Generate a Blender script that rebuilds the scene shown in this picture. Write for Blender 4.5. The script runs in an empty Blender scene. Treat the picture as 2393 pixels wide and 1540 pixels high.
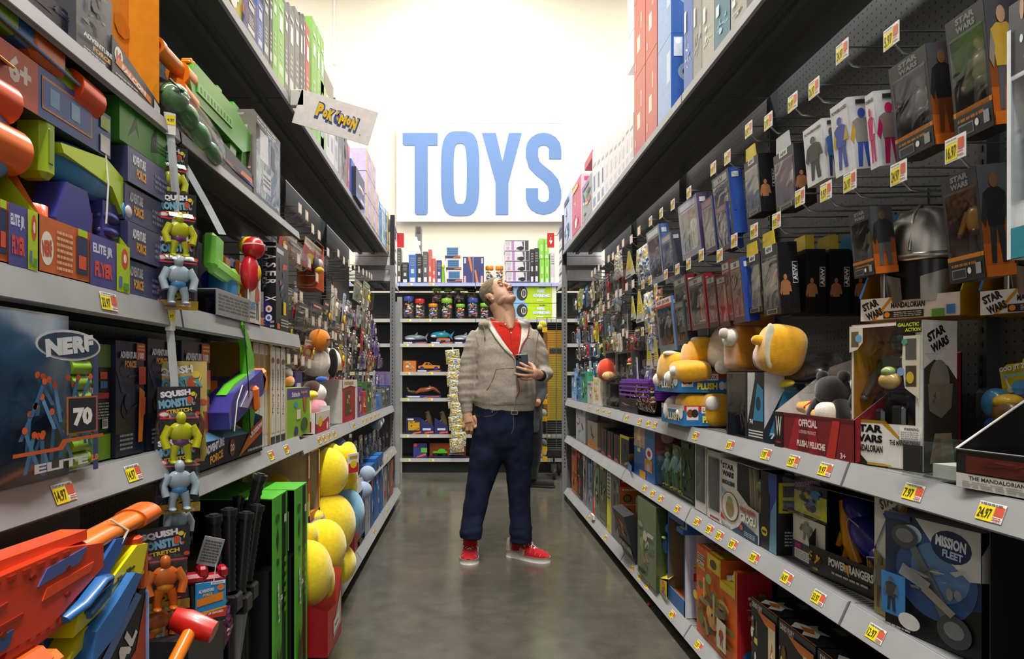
import bpy,math,random
from mathutils import Matrix,Vector,noise
# ---------------------------------------------------------------- camera, world, lamps, exposure
C = bpy.context.scene.collection
SC = bpy.context.scene
F,CU,CV,H = 1655.0,1092.0,880.0,1.15      # focal length and vanishing point (in the 2393 x 1540 frame), eye height
cd = bpy.data.cameras.new('camera');cam = bpy.data.objects.new('camera',cd);C.objects.link(cam)
cam.location = (0,0,H);cam.rotation_euler = (math.pi/2,0,0)
cd.sensor_width = 36;cd.lens = 36*F/2393;cd.shift_x = (1196.5-CU)/2393;cd.shift_y = (CV-770)/2393
cd.clip_start = .02;cd.clip_end = 100
SC.camera = cam
SC.view_settings.view_transform = 'Standard';SC.view_settings.look = 'None';SC.view_settings.gamma = 1
SC.view_settings.use_curve_mapping = False
SC.view_settings.exposure = 0.0
w = bpy.data.worlds.new('world');SC.world = w;w.use_nodes = True
w.node_tree.nodes['Background'].inputs[0].default_value = (1.0,.96,.90,1)
w.node_tree.nodes['Background'].inputs[1].default_value = 0.80
SC.cycles.max_bounces = 8;SC.cycles.transparent_max_bounces = 24
LAMPS = [(0.05,-1.6,6.4,1.2,200),(0.05,1.2,6.4,1.2,200),(0.05,4.0,6.4,1.2,200),(0.05,7.2,6.4,1.2,200),(-3.2,7.2,6.4,1.2,120),(3.4,7.2,6.4,1.2,120)]
for i,(x,y,z,l,e) in enumerate(LAMPS):
 d = bpy.data.lights.new('strip_light','AREA');d.shape = 'RECTANGLE';d.size = .35;d.size_y = l*1.9;d.energy = e;d.color = (1,.965,.90)
 o = bpy.data.objects.new('strip_light',d);o.location = (x,y,z-.07);C.objects.link(o)
# ---------------------------------------------------------------- materials (all read the face colour 'Col')
MATS = {}
def hexc(h):
 if isinstance(h,tuple): return h
 r = []
 h = h.lstrip('#')
 if len(h) == 3: h = h[0]*2+h[1]*2+h[2]*2
 for i in (0,2,4):
  v = int(h[i:i+2],16)/255
  r.append(v/12.92 if v <= .04045 else ((v+.055)/1.055)**2.4)
 return (r[0],r[1],r[2],1.0)
def mat(name,rough=.5,metal=0,var=.0,vscale=30,bump=0,bscale=200,spec=.5,sheen=0,coat=0,clear=0,emit=0):
 m = bpy.data.materials.new(name);m.use_nodes = True;nt = m.node_tree;N = nt.nodes;L = nt.links
 b = N['Principled BSDF'];at = N.new('ShaderNodeAttribute');at.attribute_name = 'Col'
 col = at.outputs['Color']
 if var:
  no = N.new('ShaderNodeTexNoise');no.inputs['Scale'].default_value = vscale;no.inputs['Detail'].default_value = 4
  tc = N.new('ShaderNodeTexCoord');L.new(tc.outputs['Object'],no.inputs['Vector'])
  mr = N.new('ShaderNodeMapRange');mr.inputs['From Min'].default_value = .3;mr.inputs['From Max'].default_value = .7
  mr.inputs['To Min'].default_value = 1-var;mr.inputs['To Max'].default_value = 1+var*.6
  L.new(no.outputs['Fac'],mr.inputs['Value'])
  vm = N.new('ShaderNodeVectorMath');vm.operation = 'SCALE';L.new(col,vm.inputs[0]);L.new(mr.outputs[0],vm.inputs['Scale'])
  col = vm.outputs[0]
 L.new(col,b.inputs['Base Color'])
 b.inputs['Roughness'].default_value = rough;b.inputs['Metallic'].default_value = metal
 b.inputs['Specular IOR Level'].default_value = spec
 b.inputs['Sheen Weight'].default_value = sheen;b.inputs['Coat Weight'].default_value = coat;b.inputs['Coat Roughness'].default_value = .1
 if bump:
  n2 = N.new('ShaderNodeTexNoise');n2.inputs['Scale'].default_value = bscale;n2.inputs['Detail'].default_value = 3
  t2 = N.new('ShaderNodeTexCoord');L.new(t2.outputs['Object'],n2.inputs['Vector'])
  bp = N.new('ShaderNodeBump');bp.inputs['Strength'].default_value = bump;bp.inputs['Distance'].default_value = .004
  L.new(n2.outputs['Fac'],bp.inputs['Height']);L.new(bp.outputs[0],b.inputs['Normal'])
 if clear:
  tr = N.new('ShaderNodeBsdfTransparent');tr.inputs[0].default_value = (.97,.98,.98,1);gl = N.new('ShaderNodeBsdfGlossy');gl.inputs['Roughness'].default_value = .09
  mx = N.new('ShaderNodeMixShader');lw = N.new('ShaderNodeLayerWeight');lw.inputs['Blend'].default_value = .3
  n3 = N.new('ShaderNodeTexNoise');n3.inputs['Scale'].default_value = 12;n3.inputs['Distortion'].default_value = 1.5
  t3 = N.new('ShaderNodeTexCoord');L.new(t3.outputs['Object'],n3.inputs['Vector'])
  bp = N.new('ShaderNodeBump');bp.inputs['Strength'].default_value = .15;bp.inputs['Distance'].default_value = .01
  L.new(n3.outputs['Fac'],bp.inputs['Height']);L.new(bp.outputs[0],gl.inputs['Normal'])
  mr = N.new('ShaderNodeMapRange');mr.inputs['To Min'].default_value = clear;mr.inputs['To Max'].default_value = .3
  L.new(lw.outputs['Facing'],mr.inputs['Value']);L.new(mr.outputs[0],mx.inputs[0])
  L.new(tr.outputs[0],mx.inputs[1]);L.new(gl.outputs[0],mx.inputs[2])
  L.new(mx.outputs[0],N['Material Output'].inputs['Surface'])
 if emit:
  L.new(col,b.inputs['Emission Color']);b.inputs['Emission Strength'].default_value = emit
 MATS[name] = m
 return m
mat('card',rough=.38,var=.10,vscale=40)
mat('plastic',rough=.28,var=.05,vscale=12,coat=.15)
mat('plush',rough=.95,var=.12,vscale=60,bump=.35,bscale=420,sheen=.5,spec=.1)
mat('cloth',rough=.95,var=.16,vscale=90,bump=.5,bscale=700,spec=.15,sheen=.15)
mat('denim',rough=.9,var=.5,vscale=9,bump=.4,bscale=900,spec=.15)
mat('skin',rough=.5,var=.10,vscale=45,bump=.15,bscale=160,spec=.35)
mat('paint',rough=.42,var=.10,vscale=6,spec=.4)
mat('steel',rough=.3,metal=1,var=.05)
mat('clear',clear=.02)
mat('rubber',rough=.7,var=.1)
mat('glow',emit=6)
mat('wallpaint',rough=.9,var=.02,vscale=.8)
def floor_mat():
 m = mat('concrete',rough=.25);nt = m.node_tree;N = nt.nodes;L = nt.links;b = N['Principled BSDF']
 tc = N.new('ShaderNodeTexCoord')
 def nz(s,d,lo,hi,a,c):
  n = N.new('ShaderNodeTexNoise');n.inputs['Scale'].default_value = s;n.inputs['Detail'].default_value = d;L.new(tc.outputs['Object'],n.inputs['Vector'])
  r = N.new('ShaderNodeMapRange');r.inputs['From Min'].default_value = lo;r.inputs['From Max'].default_value = hi;r.inputs['To Min'].default_value = a;r.inputs['To Max'].default_value = c
  L.new(n.outputs['Fac'],r.inputs['Value']);return r.outputs[0]
 a = nz(1.1,6,.3,.7,0,1);c = nz(9,8,.3,.72,.82,1.16);g = nz(330,2,.3,.7,.7,1.3)
 mx = N.new('ShaderNodeMix');mx.data_type = 'RGBA';L.new(a,mx.inputs[0])
 mx.inputs[6].default_value = (.070,.068,.054,1);mx.inputs[7].default_value = (.100,.095,.074,1)
 m1 = N.new('ShaderNodeMath');m1.operation = 'MULTIPLY';L.new(c,m1.inputs[0]);L.new(g,m1.inputs[1])
 vm = N.new('ShaderNodeVectorMath');vm.operation = 'SCALE';L.new(mx.outputs[2],vm.inputs[0]);L.new(m1.outputs[0],vm.inputs['Scale'])
 L.new(vm.outputs[0],b.inputs['Base Color'])
 L.new(nz(2.5,5,.3,.7,.11,.24),b.inputs['Roughness'])
 bp = N.new('ShaderNodeBump');bp.inputs['Strength'].default_value = .04;bp.inputs['Distance'].default_value = .01
 n = N.new('ShaderNodeTexNoise');n.inputs['Scale'].default_value = 14;L.new(tc.outputs['Object'],n.inputs['Vector']);L.new(n.outputs['Fac'],bp.inputs['Height']);L.new(bp.outputs[0],b.inputs['Normal'])
floor_mat()
def pegboard_mat():
 m = mat('pegboard',rough=.55,var=.06,vscale=5);nt = m.node_tree;N = nt.nodes;L = nt.links;b = N['Principled BSDF']
 tc = N.new('ShaderNodeTexCoord');sp = N.new('ShaderNodeSeparateXYZ');L.new(tc.outputs['Object'],sp.inputs[0])
 def md(op,x,y=None,v=None):
  n = N.new('ShaderNodeMath');n.operation = op;L.new(x,n.inputs[0])
  if y is not None: L.new(y,n.inputs[1])
  if v is not None: n.inputs[1].default_value = v
  return n.outputs[0]
 def cell(s): return md('SUBTRACT',md('FRACT',md('MULTIPLY',s,v=1/.0254)),v=.5)
 y = cell(sp.outputs[1]);z = cell(sp.outputs[2])
 r = md('ADD',md('MULTIPLY',y,y),md('MULTIPLY',z,z));hole = md('LESS_THAN',r,v=.018)
 mx = N.new('ShaderNodeMix');mx.data_type = 'RGBA';L.new(hole,mx.inputs[0])
 L.new(b.inputs['Base Color'].links[0].from_socket,mx.inputs[6]);mx.inputs[7].default_value = (.004,.004,.004,1);L.new(mx.outputs[2],b.inputs['Base Color'])
pegboard_mat()
# ---------------------------------------------------------------- mesh builder
TXT = {}
def glyphs(s,off):
 k = (s,off)
 if k not in TXT:
  cu = bpy.data.curves.new('t','FONT');cu.body = s;cu.offset = off;cu.resolution_u = 2;cu.size = 1;cu.fill_mode = 'FRONT'
  ob = bpy.data.objects.new('t',cu);C.objects.link(ob)
  dg = bpy.context.evaluated_depsgraph_get();me = ob.evaluated_get(dg).to_mesh()
  vs = [(v.co.x,v.co.y) for v in me.vertices];fs = [tuple(p.vertices) for p in me.polygons]
  ob.evaluated_get(dg).to_mesh_clear();bpy.data.objects.remove(ob);bpy.data.curves.remove(cu)
  x0 = min(v[0] for v in vs);x1 = max(v[0] for v in vs);y0 = min(v[1] for v in vs);y1 = max(v[1] for v in vs)
  TXT[k] = ([((x-x0)/(x1-x0),(y-y0)/(y1-y0)) for x,y in vs],fs,(x1-x0)/(y1-y0))
 return TXT[k]
class M:
 def __init__(s): s.v = [];s.f = [];s.c = [];s.m = [];s.s = [];s.mk = [];s.T = Matrix.Identity(4)
 def add(s,vs,fs,c,m='card',sm=False):
  n = len(s.v);T = s.T
  s.v += [tuple(T @ Vector(p)) for p in vs]
  if m not in s.mk: s.mk.append(m)
  k = s.mk.index(m);c = hexc(c)
  for q in fs: s.f.append(tuple(i+n for i in q));s.c.append(c);s.m.append(k);s.s.append(sm)
  return s
 def box(s,a,b,c='888',m='card',cf=None):
  x0,y0,z0 = a;x1,y1,z1 = b
  vs = [(x0,y0,z0),(x1,y0,z0),(x1,y1,z0),(x0,y1,z0),(x0,y0,z1),(x1,y0,z1),(x1,y1,z1),(x0,y1,z1)]
  fs = [(0,1,5,4),(2,3,7,6),(3,0,4,7),(1,2,6,5),(4,5,6,7),(3,2,1,0)]
  for i,q in enumerate(fs): s.add([vs[k] for k in q],[(0,1,2,3)],(cf[i] if cf and cf[i] else c),m)
  return s
 def bbox(s,a,b,c='888',m='plastic',r=.006):      # box with chamfered edges
  x = [a[0],b[0]];y = [a[1],b[1]];z = [a[2],b[2]];r = min(r,(x[1]-x[0])*.45,(y[1]-y[0])*.45,(z[1]-z[0])*.45)
  vs = [];idx = {}
  for i in (0,1):
   for j in (0,1):
    for k in (0,1):
     sx,sy,sz = (1-2*i)*r,(1-2*j)*r,(1-2*k)*r
     for ax in range(3):
      p = [x[i]+(0 if ax == 0 else sx),y[j]+(0 if ax == 1 else sy),z[k]+(0 if ax == 2 else sz)]
      idx[(i,j,k,ax)] = len(vs);vs.append(p)
  fs = []
  I = lambda i,j,k,ax: idx[(i,j,k,ax)]
  fs += [(I(0,0,0,0),I(0,0,1,0),I(0,1,1,0),I(0,1,0,0)),(I(1,0,0,0),I(1,1,0,0),I(1,1,1,0),I(1,0,1,0)),
    (I(0,0,0,1),I(1,0,0,1),I(1,0,1,1),I(0,0,1,1)),(I(0,1,0,1),I(0,1,1,1),I(1,1,1,1),I(1,1,0,1)),
    (I(0,0,0,2),I(0,1,0,2),I(1,1,0,2),I(1,0,0,2)),(I(0,0,1,2),I(1,0,1,2),I(1,1,1,2),I(0,1,1,2))]
  for i in (0,1):
   for j in (0,1):
    fs.append((I(i,j,0,0),I(i,j,1,0),I(i,j,1,1),I(i,j,0,1)))
    fs.append((I(0,i,j,1),I(1,i,j,1),I(1,i,j,2),I(0,i,j,2)))
    fs.append((I(i,0,j,0),I(i,1,j,0),I(i,1,j,2),I(i,0,j,2)))
    for k in (0,1): fs.append((I(i,j,k,0),I(i,j,k,1),I(i,j,k,2)))
  return s.add(vs,fs,c,m,False)
 def sell(s,c,r,col='888',m='plastic',e=1.0,e2=None,n=16,nv=10,rot=None):   # (super)ellipsoid
  e2 = e if e2 is None else e2
  pw = lambda v,k: math.copysign(abs(v)**k,v)
  R = rot or Matrix.Identity(3);vs = [];c = Vector(c)
  for i in range(nv+1):
   ph = -math.pi/2+math.pi*i/nv
   for j in range(n):
    th = 2*math.pi*j/n
    p = Vector((r[0]*pw(math.cos(ph),e)*pw(math.cos(th),e2),r[1]*pw(math.cos(ph),e)*pw(math.sin(th),e2),r[2]*pw(math.sin(ph),e)))
    vs.append(c+R @ p)
  fs = [(i*n+j,i*n+(j+1) % n,(i+1)*n+(j+1) % n,(i+1)*n+j) for i in range(nv) for j in range(n)]
  return s.add(vs,fs,col,m,True)
 def tube(s,pts,r,c='888',m='plastic',n=8,cap=True,sm=True):
  pts = [Vector(p) for p in pts];rr = r if isinstance(r,(list,tuple)) else [r]*len(pts);vs = [];u = None
  for i,p in enumerate(pts):
   d = (pts[min(i+1,len(pts)-1)]-pts[max(i-1,0)]).normalized()
   if u is None: u = d.cross(Vector((0,0,1)) if abs(d.z) < .9 else Vector((1,0,0))).normalized()
   else:
    u = (u-d*u.dot(d)).normalized()
   w_ = d.cross(u)
   for j in range(n):
    a = 2*math.pi*j/n;vs.append(p+(u*math.cos(a)+w_*math.sin(a))*rr[i])
  fs = [(i*n+j,i*n+(j+1) % n,(i+1)*n+(j+1) % n,(i+1)*n+j) for i in range(len(pts)-1) for j in range(n)]
  s.add(vs,fs,c,m,sm)
  if cap:
   s.add(vs[:n],[tuple(range(n))[::-1]],c,m);s.add(vs[-n:],[tuple(range(n))],c,m)
  return s
 def lathe(s,prof,c='888',m='plastic',o=(0,0,0),n=20):
  vs = [(o[0]+r*math.cos(2*math.pi*j/n),o[1]+r*math.sin(2*math.pi*j/n),o[2]+z) for r,z in prof for j in range(n)]
  return s.add(vs,[(i*n+j,i*n+(j+1) % n,(i+1)*n+(j+1) % n,(i+1)*n+j) for i in range(len(prof)-1) for j in range(n)],c,m,True)
 def prism(s,poly,y0,y1,c='888',m='card',side=None):      # outline in x,z extruded along y
  n = len(poly);a = [(x,y0,z) for x,z in poly];b = [(x,y1,z) for x,z in poly]
  ar = sum(poly[i][0]*poly[(i+1) % n][1]-poly[(i+1) % n][0]*poly[i][1] for i in range(n))
  q = tuple(range(n)) if ar > 0 else tuple(range(n))[::-1]
  s.add(a,[q],c,m);s.add(b,[q[::-1]],c,m)
  return s.add(a+b,[(i,(i+1) % n,n+(i+1) % n,n+i) for i in range(n)],side or c,m)
 def face(s,o,r,u,W,Hh): return Face(s,Vector(o),Vector(r).normalized(),Vector(u).normalized(),W,Hh)
 def ob(s,name,parent=None,loc=None,rz=0,**kw):
  me = bpy.data.meshes.new(name);me.from_pydata(s.v,[],s.f)
  for k in s.mk: me.materials.append(MATS[k])
  me.polygons.foreach_set('material_index',s.m);me.polygons.foreach_set('use_smooth',s.s)
  at = me.attributes.new('Col','FLOAT_COLOR','FACE');fl = []
  for c in s.c: fl += c
  at.data.foreach_set('color',fl);me.update()
  o = bpy.data.objects.new(name,me);C.objects.link(o)
  if parent: o.parent = parent
  if loc is not None: o.location = loc
  o.rotation_euler = (0,0,rz)
  return tag(o,**kw)
class Face:                                                 # a flat printed face: layers of print 0.25 mm apart
 def __init__(s,m,o,r,u,W,Hh): s.m,s.o,s.r,s.u,s.W,s.H = m,o,r,u,W,Hh;s.n = s.r.cross(s.u);s.k = 1;s.mt = 'card'
 def P(s,x,y): return s.o+s.r*(x*s.W)+s.u*(y*s.H)+s.n*(.0003*s.k)
 def poly(s,pts,c): s.m.add([s.P(x,y) for x,y in pts],[tuple(range(len(pts)))],c,s.mt);s.k += 1;return s
 def rect(s,x0,y0,x1,y1,c): return s.poly([(x0,y0),(x1,y0),(x1,y1),(x0,y1)],c)
 def ell(s,x,y,rx,ry,c,n=18): return s.poly([(x+rx*math.cos(2*math.pi*i/n),y+ry*math.sin(2*math.pi*i/n)) for i in range(n)],c)
 def text(s,t,x,y,w_,h,c,rot=0,off=.02,out=None,ow=.012):     # centred at x, y; w_, h as shares of the face (w_ 0: natural width)
  if out: s.text(t,x,y,w_,h,out,rot,off+.05);
  vs,fs,asp = glyphs(t,off);hh = h*s.H;ww = w_*s.W if w_ else hh*asp
  if out is None or True: pass
  ca,sa = math.cos(math.radians(rot)),math.sin(math.radians(rot));o = []
  for a,b in vs:
   p,q = (a-.5)*ww,(b-.5)*hh
   o.append(s.o+s.r*(x*s.W+p*ca-q*sa)+s.u*(y*s.H+p*sa+q*ca)+s.n*(.0003*s.k))
  s.m.add(o,fs,c,s.mt);s.k += 1;return s
 def lines(s,x0,y0,x1,y1,n,c,seed=1):              # rows of small print
  R = random.Random(seed);k = s.k
  for i in range(n):
   y = y1-(y1-y0)*(i+.5)/n;h = (y1-y0)/n*.25;x = x0
   while x < x1-.02*(x1-x0):
    e = min(x1,x+(x1-x0)*R.uniform(.06,.22));s.k = k;s.rect(x,y-h,e,y+h,c);x = e+(x1-x0)*.03
    if x > x0+(x1-x0)*R.uniform(.8,1.1): break
  s.k = k+1;return s
 def bars(s,x0,y0,x1,y1):                               # barcode
  s.rect(x0,y0,x1,y1,'f4f2ee');k = s.k;R = random.Random(3);x = x0+.08*(x1-x0)
  while x < x1-.1*(x1-x0):
   wd = (x1-x0)*R.uniform(.01,.04);s.k = k;s.rect(x,y0+.2*(y1-y0),x+wd,y1-.1*(y1-y0),'111');x += wd*2.2
  s.k = k+1;return s
 def art(s,x0,y0,x1,y1,seed,pal,n=16):               # loose printed illustration
  R = random.Random(seed);w_,h = x1-x0,y1-y0
  for i in range(n):
   q = R.random();c = R.choice(pal);x = x0+w_*R.uniform(.12,.88);y = y0+h*R.uniform(.1,.9)
   sx = w_*R.uniform(.05,.26)*(1-.4*i/n);sy = h*R.uniform(.04,.2)*(1-.4*i/n)
   cl = lambda p: (min(max(p[0],x0),x1),min(max(p[1],y0),y1))
   if q < .4: pts = [(x+sx*math.cos(k*.785+.3),y+sy*math.sin(k*.785+.3)) for k in range(8)]
   elif q < .8:
    a = R.uniform(0,3.14);l1 = R.uniform(.7,1.6)
    pts = [(x+(dx*math.cos(a)*l1-dy*math.sin(a)*.35)*sx,y+(dx*math.sin(a)*l1+dy*math.cos(a)*.35)*sy) for dx,dy in ((-1,-1),(1,-.6),(1.2,.8),(-.7,1))]
   else: pts = [(x+sx*R.uniform(-1,1),y+sy*R.uniform(-1,1)) for k in range(3)]
   s.poly([cl(p) for p in pts],c)
  return s
 def figure(s,x,y,w_,h,pal,skin='a87858'):            # printed standing person
  a,b,c_ = (pal*3)[:3];g = lambda u,v: (x+u*w_,y+v*h)
  s.poly([g(-.3,.0),(g(-.12,0)),g(.0,.42),g(-.25,.48)],b).poly([g(.12,.0),g(.34,0),g(.26,.48),g(.0,.42)],b)
  s.poly([g(-.3,.42),g(.3,.42),g(.42,.78),g(.2,.84),g(-.2,.84),g(-.42,.78)],a)
  s.poly([g(-.42,.78),g(-.56,.5),g(-.42,.4),g(-.3,.62)],c_).poly([g(.42,.78),g(.56,.5),g(.2,.52),g(.28,.62)],c_)
  s.ell(x,y+h*.92,w_*.17,h*.085,skin,12);return s
# ---------------------------------------------------------------- naming
def tag(o,label=None,cat=None,group=None,kind=None):
 if label: o['label'] = label
 if cat: o['category'] = cat
 if group: o['group'] = group
 if kind: o['kind'] = kind
 return o
def empty(name,loc,rz=0,**kw):
 o = bpy.data.objects.new(name,None);C.objects.link(o);o.location = loc;o.rotation_euler = (0,0,rz);o.empty_display_size = .05
 return tag(o,**kw)
def kids(o): return [c for c in bpy.data.objects if c.parent == o] if False else KID.get(o.name,[])
KID = {}
def tree(o):
 for c in bpy.data.objects:
  if c.parent: KID.setdefault(c.parent.name,[]).append(c)
def dup(o,loc=None,rot=None,label=None,sc=None):
 def cp(a,par):
  n = a.copy();C.objects.link(n)
  if par: n.parent = par
  for c in list(a.children): cp(c,n)
  return n
 r = cp(o,None)
 if loc is not None: r.location = loc
 if rot is not None: r.rotation_euler = rot
 if label: r['label'] = label
 if sc: r.scale = sc
 return r
ORD = 'first second third fourth fifth sixth seventh eighth ninth tenth eleventh twelfth thirteenth fourteenth fifteenth sixteenth seventeenth eighteenth nineteenth twentieth'.split()
def yof(u,X): return F*X/(u-CU)
def zof(v,Y): return H-(v-CV)*Y/F
def xof(u,Y): return (u-CU)*Y/F
# ---------------------------------------------------------------- room
YB = [-.72,.50,1.72,2.94,4.16,5.38,6.60]      # bay joints of both gondola runs
PR,PL = 1.28,-1.10                                 # pegboard planes
WALL = 9.2
M().box((-7,-5,-.05),(7,WALL,0),'777','concrete').ob('floor',kind='structure')
M().box((-7,WALL,0),(7,WALL+.1,7),'e4dcc8','wallpaint').ob('wall_back',kind='structure')
M().box((-7,-5,7.2),(7,WALL,7.3),'e8e6e0','wallpaint').ob('ceiling',kind='structure')
M().box((-1.74,WALL-.012,5.2),(-1.71,WALL,7.2),'e9e6de','wallpaint').ob('trim_1',kind='structure')
for i,(x,y,z,l,e) in enumerate(LAMPS):
 t = empty('strip_lamp',(x,y,z),label='white strip lamp fixture above the aisle, %s of six' % ORD[i],cat='lamp',group='ceiling strip lamps')
 M().box((-.2,-l,0),(.2,l,.06),'e8e8e8','paint').ob('housing',t)
 M().box((-.17,-l+.03,-.02),(.17,l-.03,0),'fff4e0','glow').ob('diffuser',t)
 for q in (-.7,.7): M().tube([(0,l*q,.06),(0,l*q,7.2-z)],.006,'999','steel').ob('hanger',t)
def price(m,s,x,y,z,tx='9.97',k=1.0,tilt=.012):        # price label on a lip; s: -1 on the left run (faces +x), 1 on the right run (faces -x)
 r = Vector((0,-s,0));u = Vector((s*tilt,0,.05)).normalized()
 W,Hh = .062*k,.034*k
 f = m.face(Vector((x,y,z))-r*W/2-u*Hh/2,r,u,W,Hh)
 f.rect(0,0,1,1,'ece8e0');f.rect(0,0,.62,.8,'f2dc1c').rect(.64,.35,.98,.85,'d2563a')
 f.text(tx,.3,.4,.5,.55,'3a3408',0,.02);f.lines(.05,.82,.9,.98,1,'777');f.lines(.66,.05,.96,.3,2,'a33')
PX = ['9.97','14.97','24.97','16.97','19.97','12.97','29.97','7.97','26.97','5.97','33.97','8.97']
def deck(s,X,z,y0,y1,label,us=(),P=None,lip=.05,lc='848487',dark='5a5e62',holes=False,name='shelf',slots=False,tilt=.012,lipd=.004,cat='shelf'):
 P = P if P is not None else (PR if s > 0 else PL)-s*.033
 t = empty(name,(X,(y0+y1)/2,z),label=label,cat=cat)
 O = (X,(y0+y1)/2,z);m = M();m.T = Matrix.Translation((-O[0],-O[1],-O[2]))
 a,b = (X,P) if s > 0 else (P,X)
 bx = lambda xa,xb,za,zb,c,mm='paint': m.box((min(xa,xb),y0+.003,za),(max(xa,xb),y1-.003,zb),c,mm)
 topc = '77787a' if slots else '55585a'
 if holes:
  x1,x2 = X+s*.028,X+s*.068
  bx(X,x1,z-.010,z,dark);bx(x2,P,z-.010,z,dark)
  n = 70;dy = (y1-y0-.006)/n;rows = [(x1+s*.010*k,x1+s*.010*(k+1)) for k in range(4)]
  for k,(xa,xb) in enumerate(rows):
   if k in (0,2): m.add([(xa,y0,z-.004),(xb,y0,z-.004),(xb,y1,z-.004),(xa,y1,z-.004)],[(0,1,2,3)],dark,'paint')
   else:
    for j in range(n):
     ya = y0+.003+dy*j+(dy*.5 if k == 3 else 0);yb = ya+dy*.55
     m.add([(xa,ya,z-.004),(xb,ya,z-.004),(xb,yb,z-.004),(xa,yb,z-.004)],[(0,1,2,3)],dark,'paint')
 else: bx(X,P,z-.010,z,topc)
 bx(X+s*.003,P,z-.013,z-.0105,dark)
 for q in (.115,.235): bx(X+s*q,X+s*(q+.028),z-.032,z-.0135,dark)
 bx(X+s*.09,X+s*.093,z-.026,z-.0135,dark)
 if slots:
  for q in range(3):
   for j in range(int((y1-y0)/.016)):
    ya = y0+.01+j*.016;xa = X+s*(.035+q*.03)
    m.add([(xa,ya,z+.0006),(xa+s*.02,ya,z+.0006),(xa+s*.02,ya+.006,z+.0006),(xa,ya+.006,z+.0006)][::(1 if s > 0 else -1)],[(0,1,2,3)],'1c1d1e','paint')
 m.ob('deck',t)
 m = M();m.T = Matrix.Translation((-O[0],-O[1],-O[2]))
 pr = [(X+s*.004,z+lipd),(X,z+lipd),(X-s*tilt,z-lip),(X-s*(tilt-.006),z-lip-.004),(X+s*.004,z-.012)]
 m.prism(pr,y0+.004,y1-.004,lc,'paint')
 m.prism([(X-s*.001,z+lipd-.002),(X-s*.0025,z+lipd-.002),(X-s*(tilt+.0025),z-lip+.002),(X-s*(tilt+.001),z-lip)],y0+.006,y1-.006,'9c9c9f','paint')
 m.ob('price_rail',t)
 for i,uu in enumerate(us):
  y = yof(uu,X-s*tilt*.5)
  if y0+.04 < y < y1-.04:
   m = M();m.T = Matrix.Translation((-O[0],-O[1],-O[2]))
   price(m,s,X-s*(tilt*.5+.0035),y,z-lip*.5+lipd*.5,PX[(i*5+int(uu)) % 12],tilt=tilt*.05/lip);m.ob('price_label',t)
 return t
def side_run(s):
 P = PR if s > 0 else PL;sd = 'right' if s > 0 else 'left'
 nm = ['behind the camera side','nearest','second','third','fourth','fifth']
 for i in range(6):
  y0,y1 = YB[i],YB[i+1]
  t = empty('pegboard_panel',(P,(y0+y1)/2,0),label='dark pegboard back panel of the %s shelving, %s bay' % (sd,nm[i] if i else 'bay beside the camera'),cat='panel',group='pegboard panels of the %s shelving' % sd)
  xa,xb = (P,P+.04) if s > 0 else (P-.04,P)
  M().box((xa-P,y0-(y0+y1)/2+.002,.02),(xb-P,y1-(y0+y1)/2-.002,2.34),'55585a','pegboard').ob('board',t)
  m = M();m.box((-.03,y0-(y0+y1)/2-.015,0.02),(.03,y0-(y0+y1)/2+.015,2.36),'3c3f42','paint')
  for k in range(60): m.box((-.031*s-.001,y0-(y0+y1)/2-.003,.2+k*.034),(-.031*s+.001,y0-(y0+y1)/2+.003,.215+k*.034),'0a0a0a','paint')
  m.ob('upright',t)
 # kick plates
 X = .93 if s > 0 else -.65
 for i in range(6):
  a,b = (X+.07,P) if s > 0 else (P,X-.07)
  M().box((a,YB[i]+.002,0),(b,YB[i+1]-.002,.075),'232426','paint').ob('kick_plate',label='dark kick plate under the %s shelving, %s bay' % (sd,nm[i] if i else 'bay beside the camera'),cat='kick plate',group='kick plates of the %s shelving' % sd)
side_run(1);side_run(-1)
bay = ['bay beside the camera','nearest bay','second bay','third bay','fourth bay','farthest bay']
for i in range(6):
 y0,y1 = YB[i],YB[i+1];b = bay[i]
 deck(1,.893,2.32,y0,y1,'high black top shelf of the right run, '+b,holes=True,lip=.035,lc='8a8a9c',tilt=.002)
 deck(-1,-.745,2.32,y0,y1,'high black top shelf of the left run, '+b,holes=True,lip=.035,lc='8a8a9c',tilt=.002)
 deck(1,.93,.938-(.0 if i else .0),y0,y1,'grey chest-high shelf of the right run, '+b,us=[1378,1398,1411,1425,1466,1497,1517,1532,1628,1709,1793,1857,1932,2138,2320],lip=.055,tilt=.02,slots=True)
 deck(1,.93,.60,y0,y1,'grey knee-high shelf of the right run, '+b,us=[1508,1527,1546,1585,1632,1661,1684,1716,1766,1842,1916,2050],lip=.055,tilt=.025,slots=True)
 deck(1,.93,.115,y0,y1,'grey base shelf of the right run, '+b,us=[1377,1417,1479,1497,1515,1573,1635],lip=.05,tilt=.03,slots=True)
 if i >= 3:
  deck(-1,-.70,.88,y0,y1,'grey waist-high shelf of the left run, '+b,us=[632,668,745,756,768,780,826,848,856,866,876,884],lip=.055,tilt=.02,slots=True)
  deck(-1,-.68,.50,y0,y1,'grey knee-high shelf of the left run, '+b,us=[742,765,787,809,880,895,905,915],lip=.055,tilt=.025,slots=True)
 deck(-1,-.65,.115,y0,y1,'grey base shelf of the left run, '+b,us=[822,874,904],lip=.05,tilt=.03,slots=True)
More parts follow.
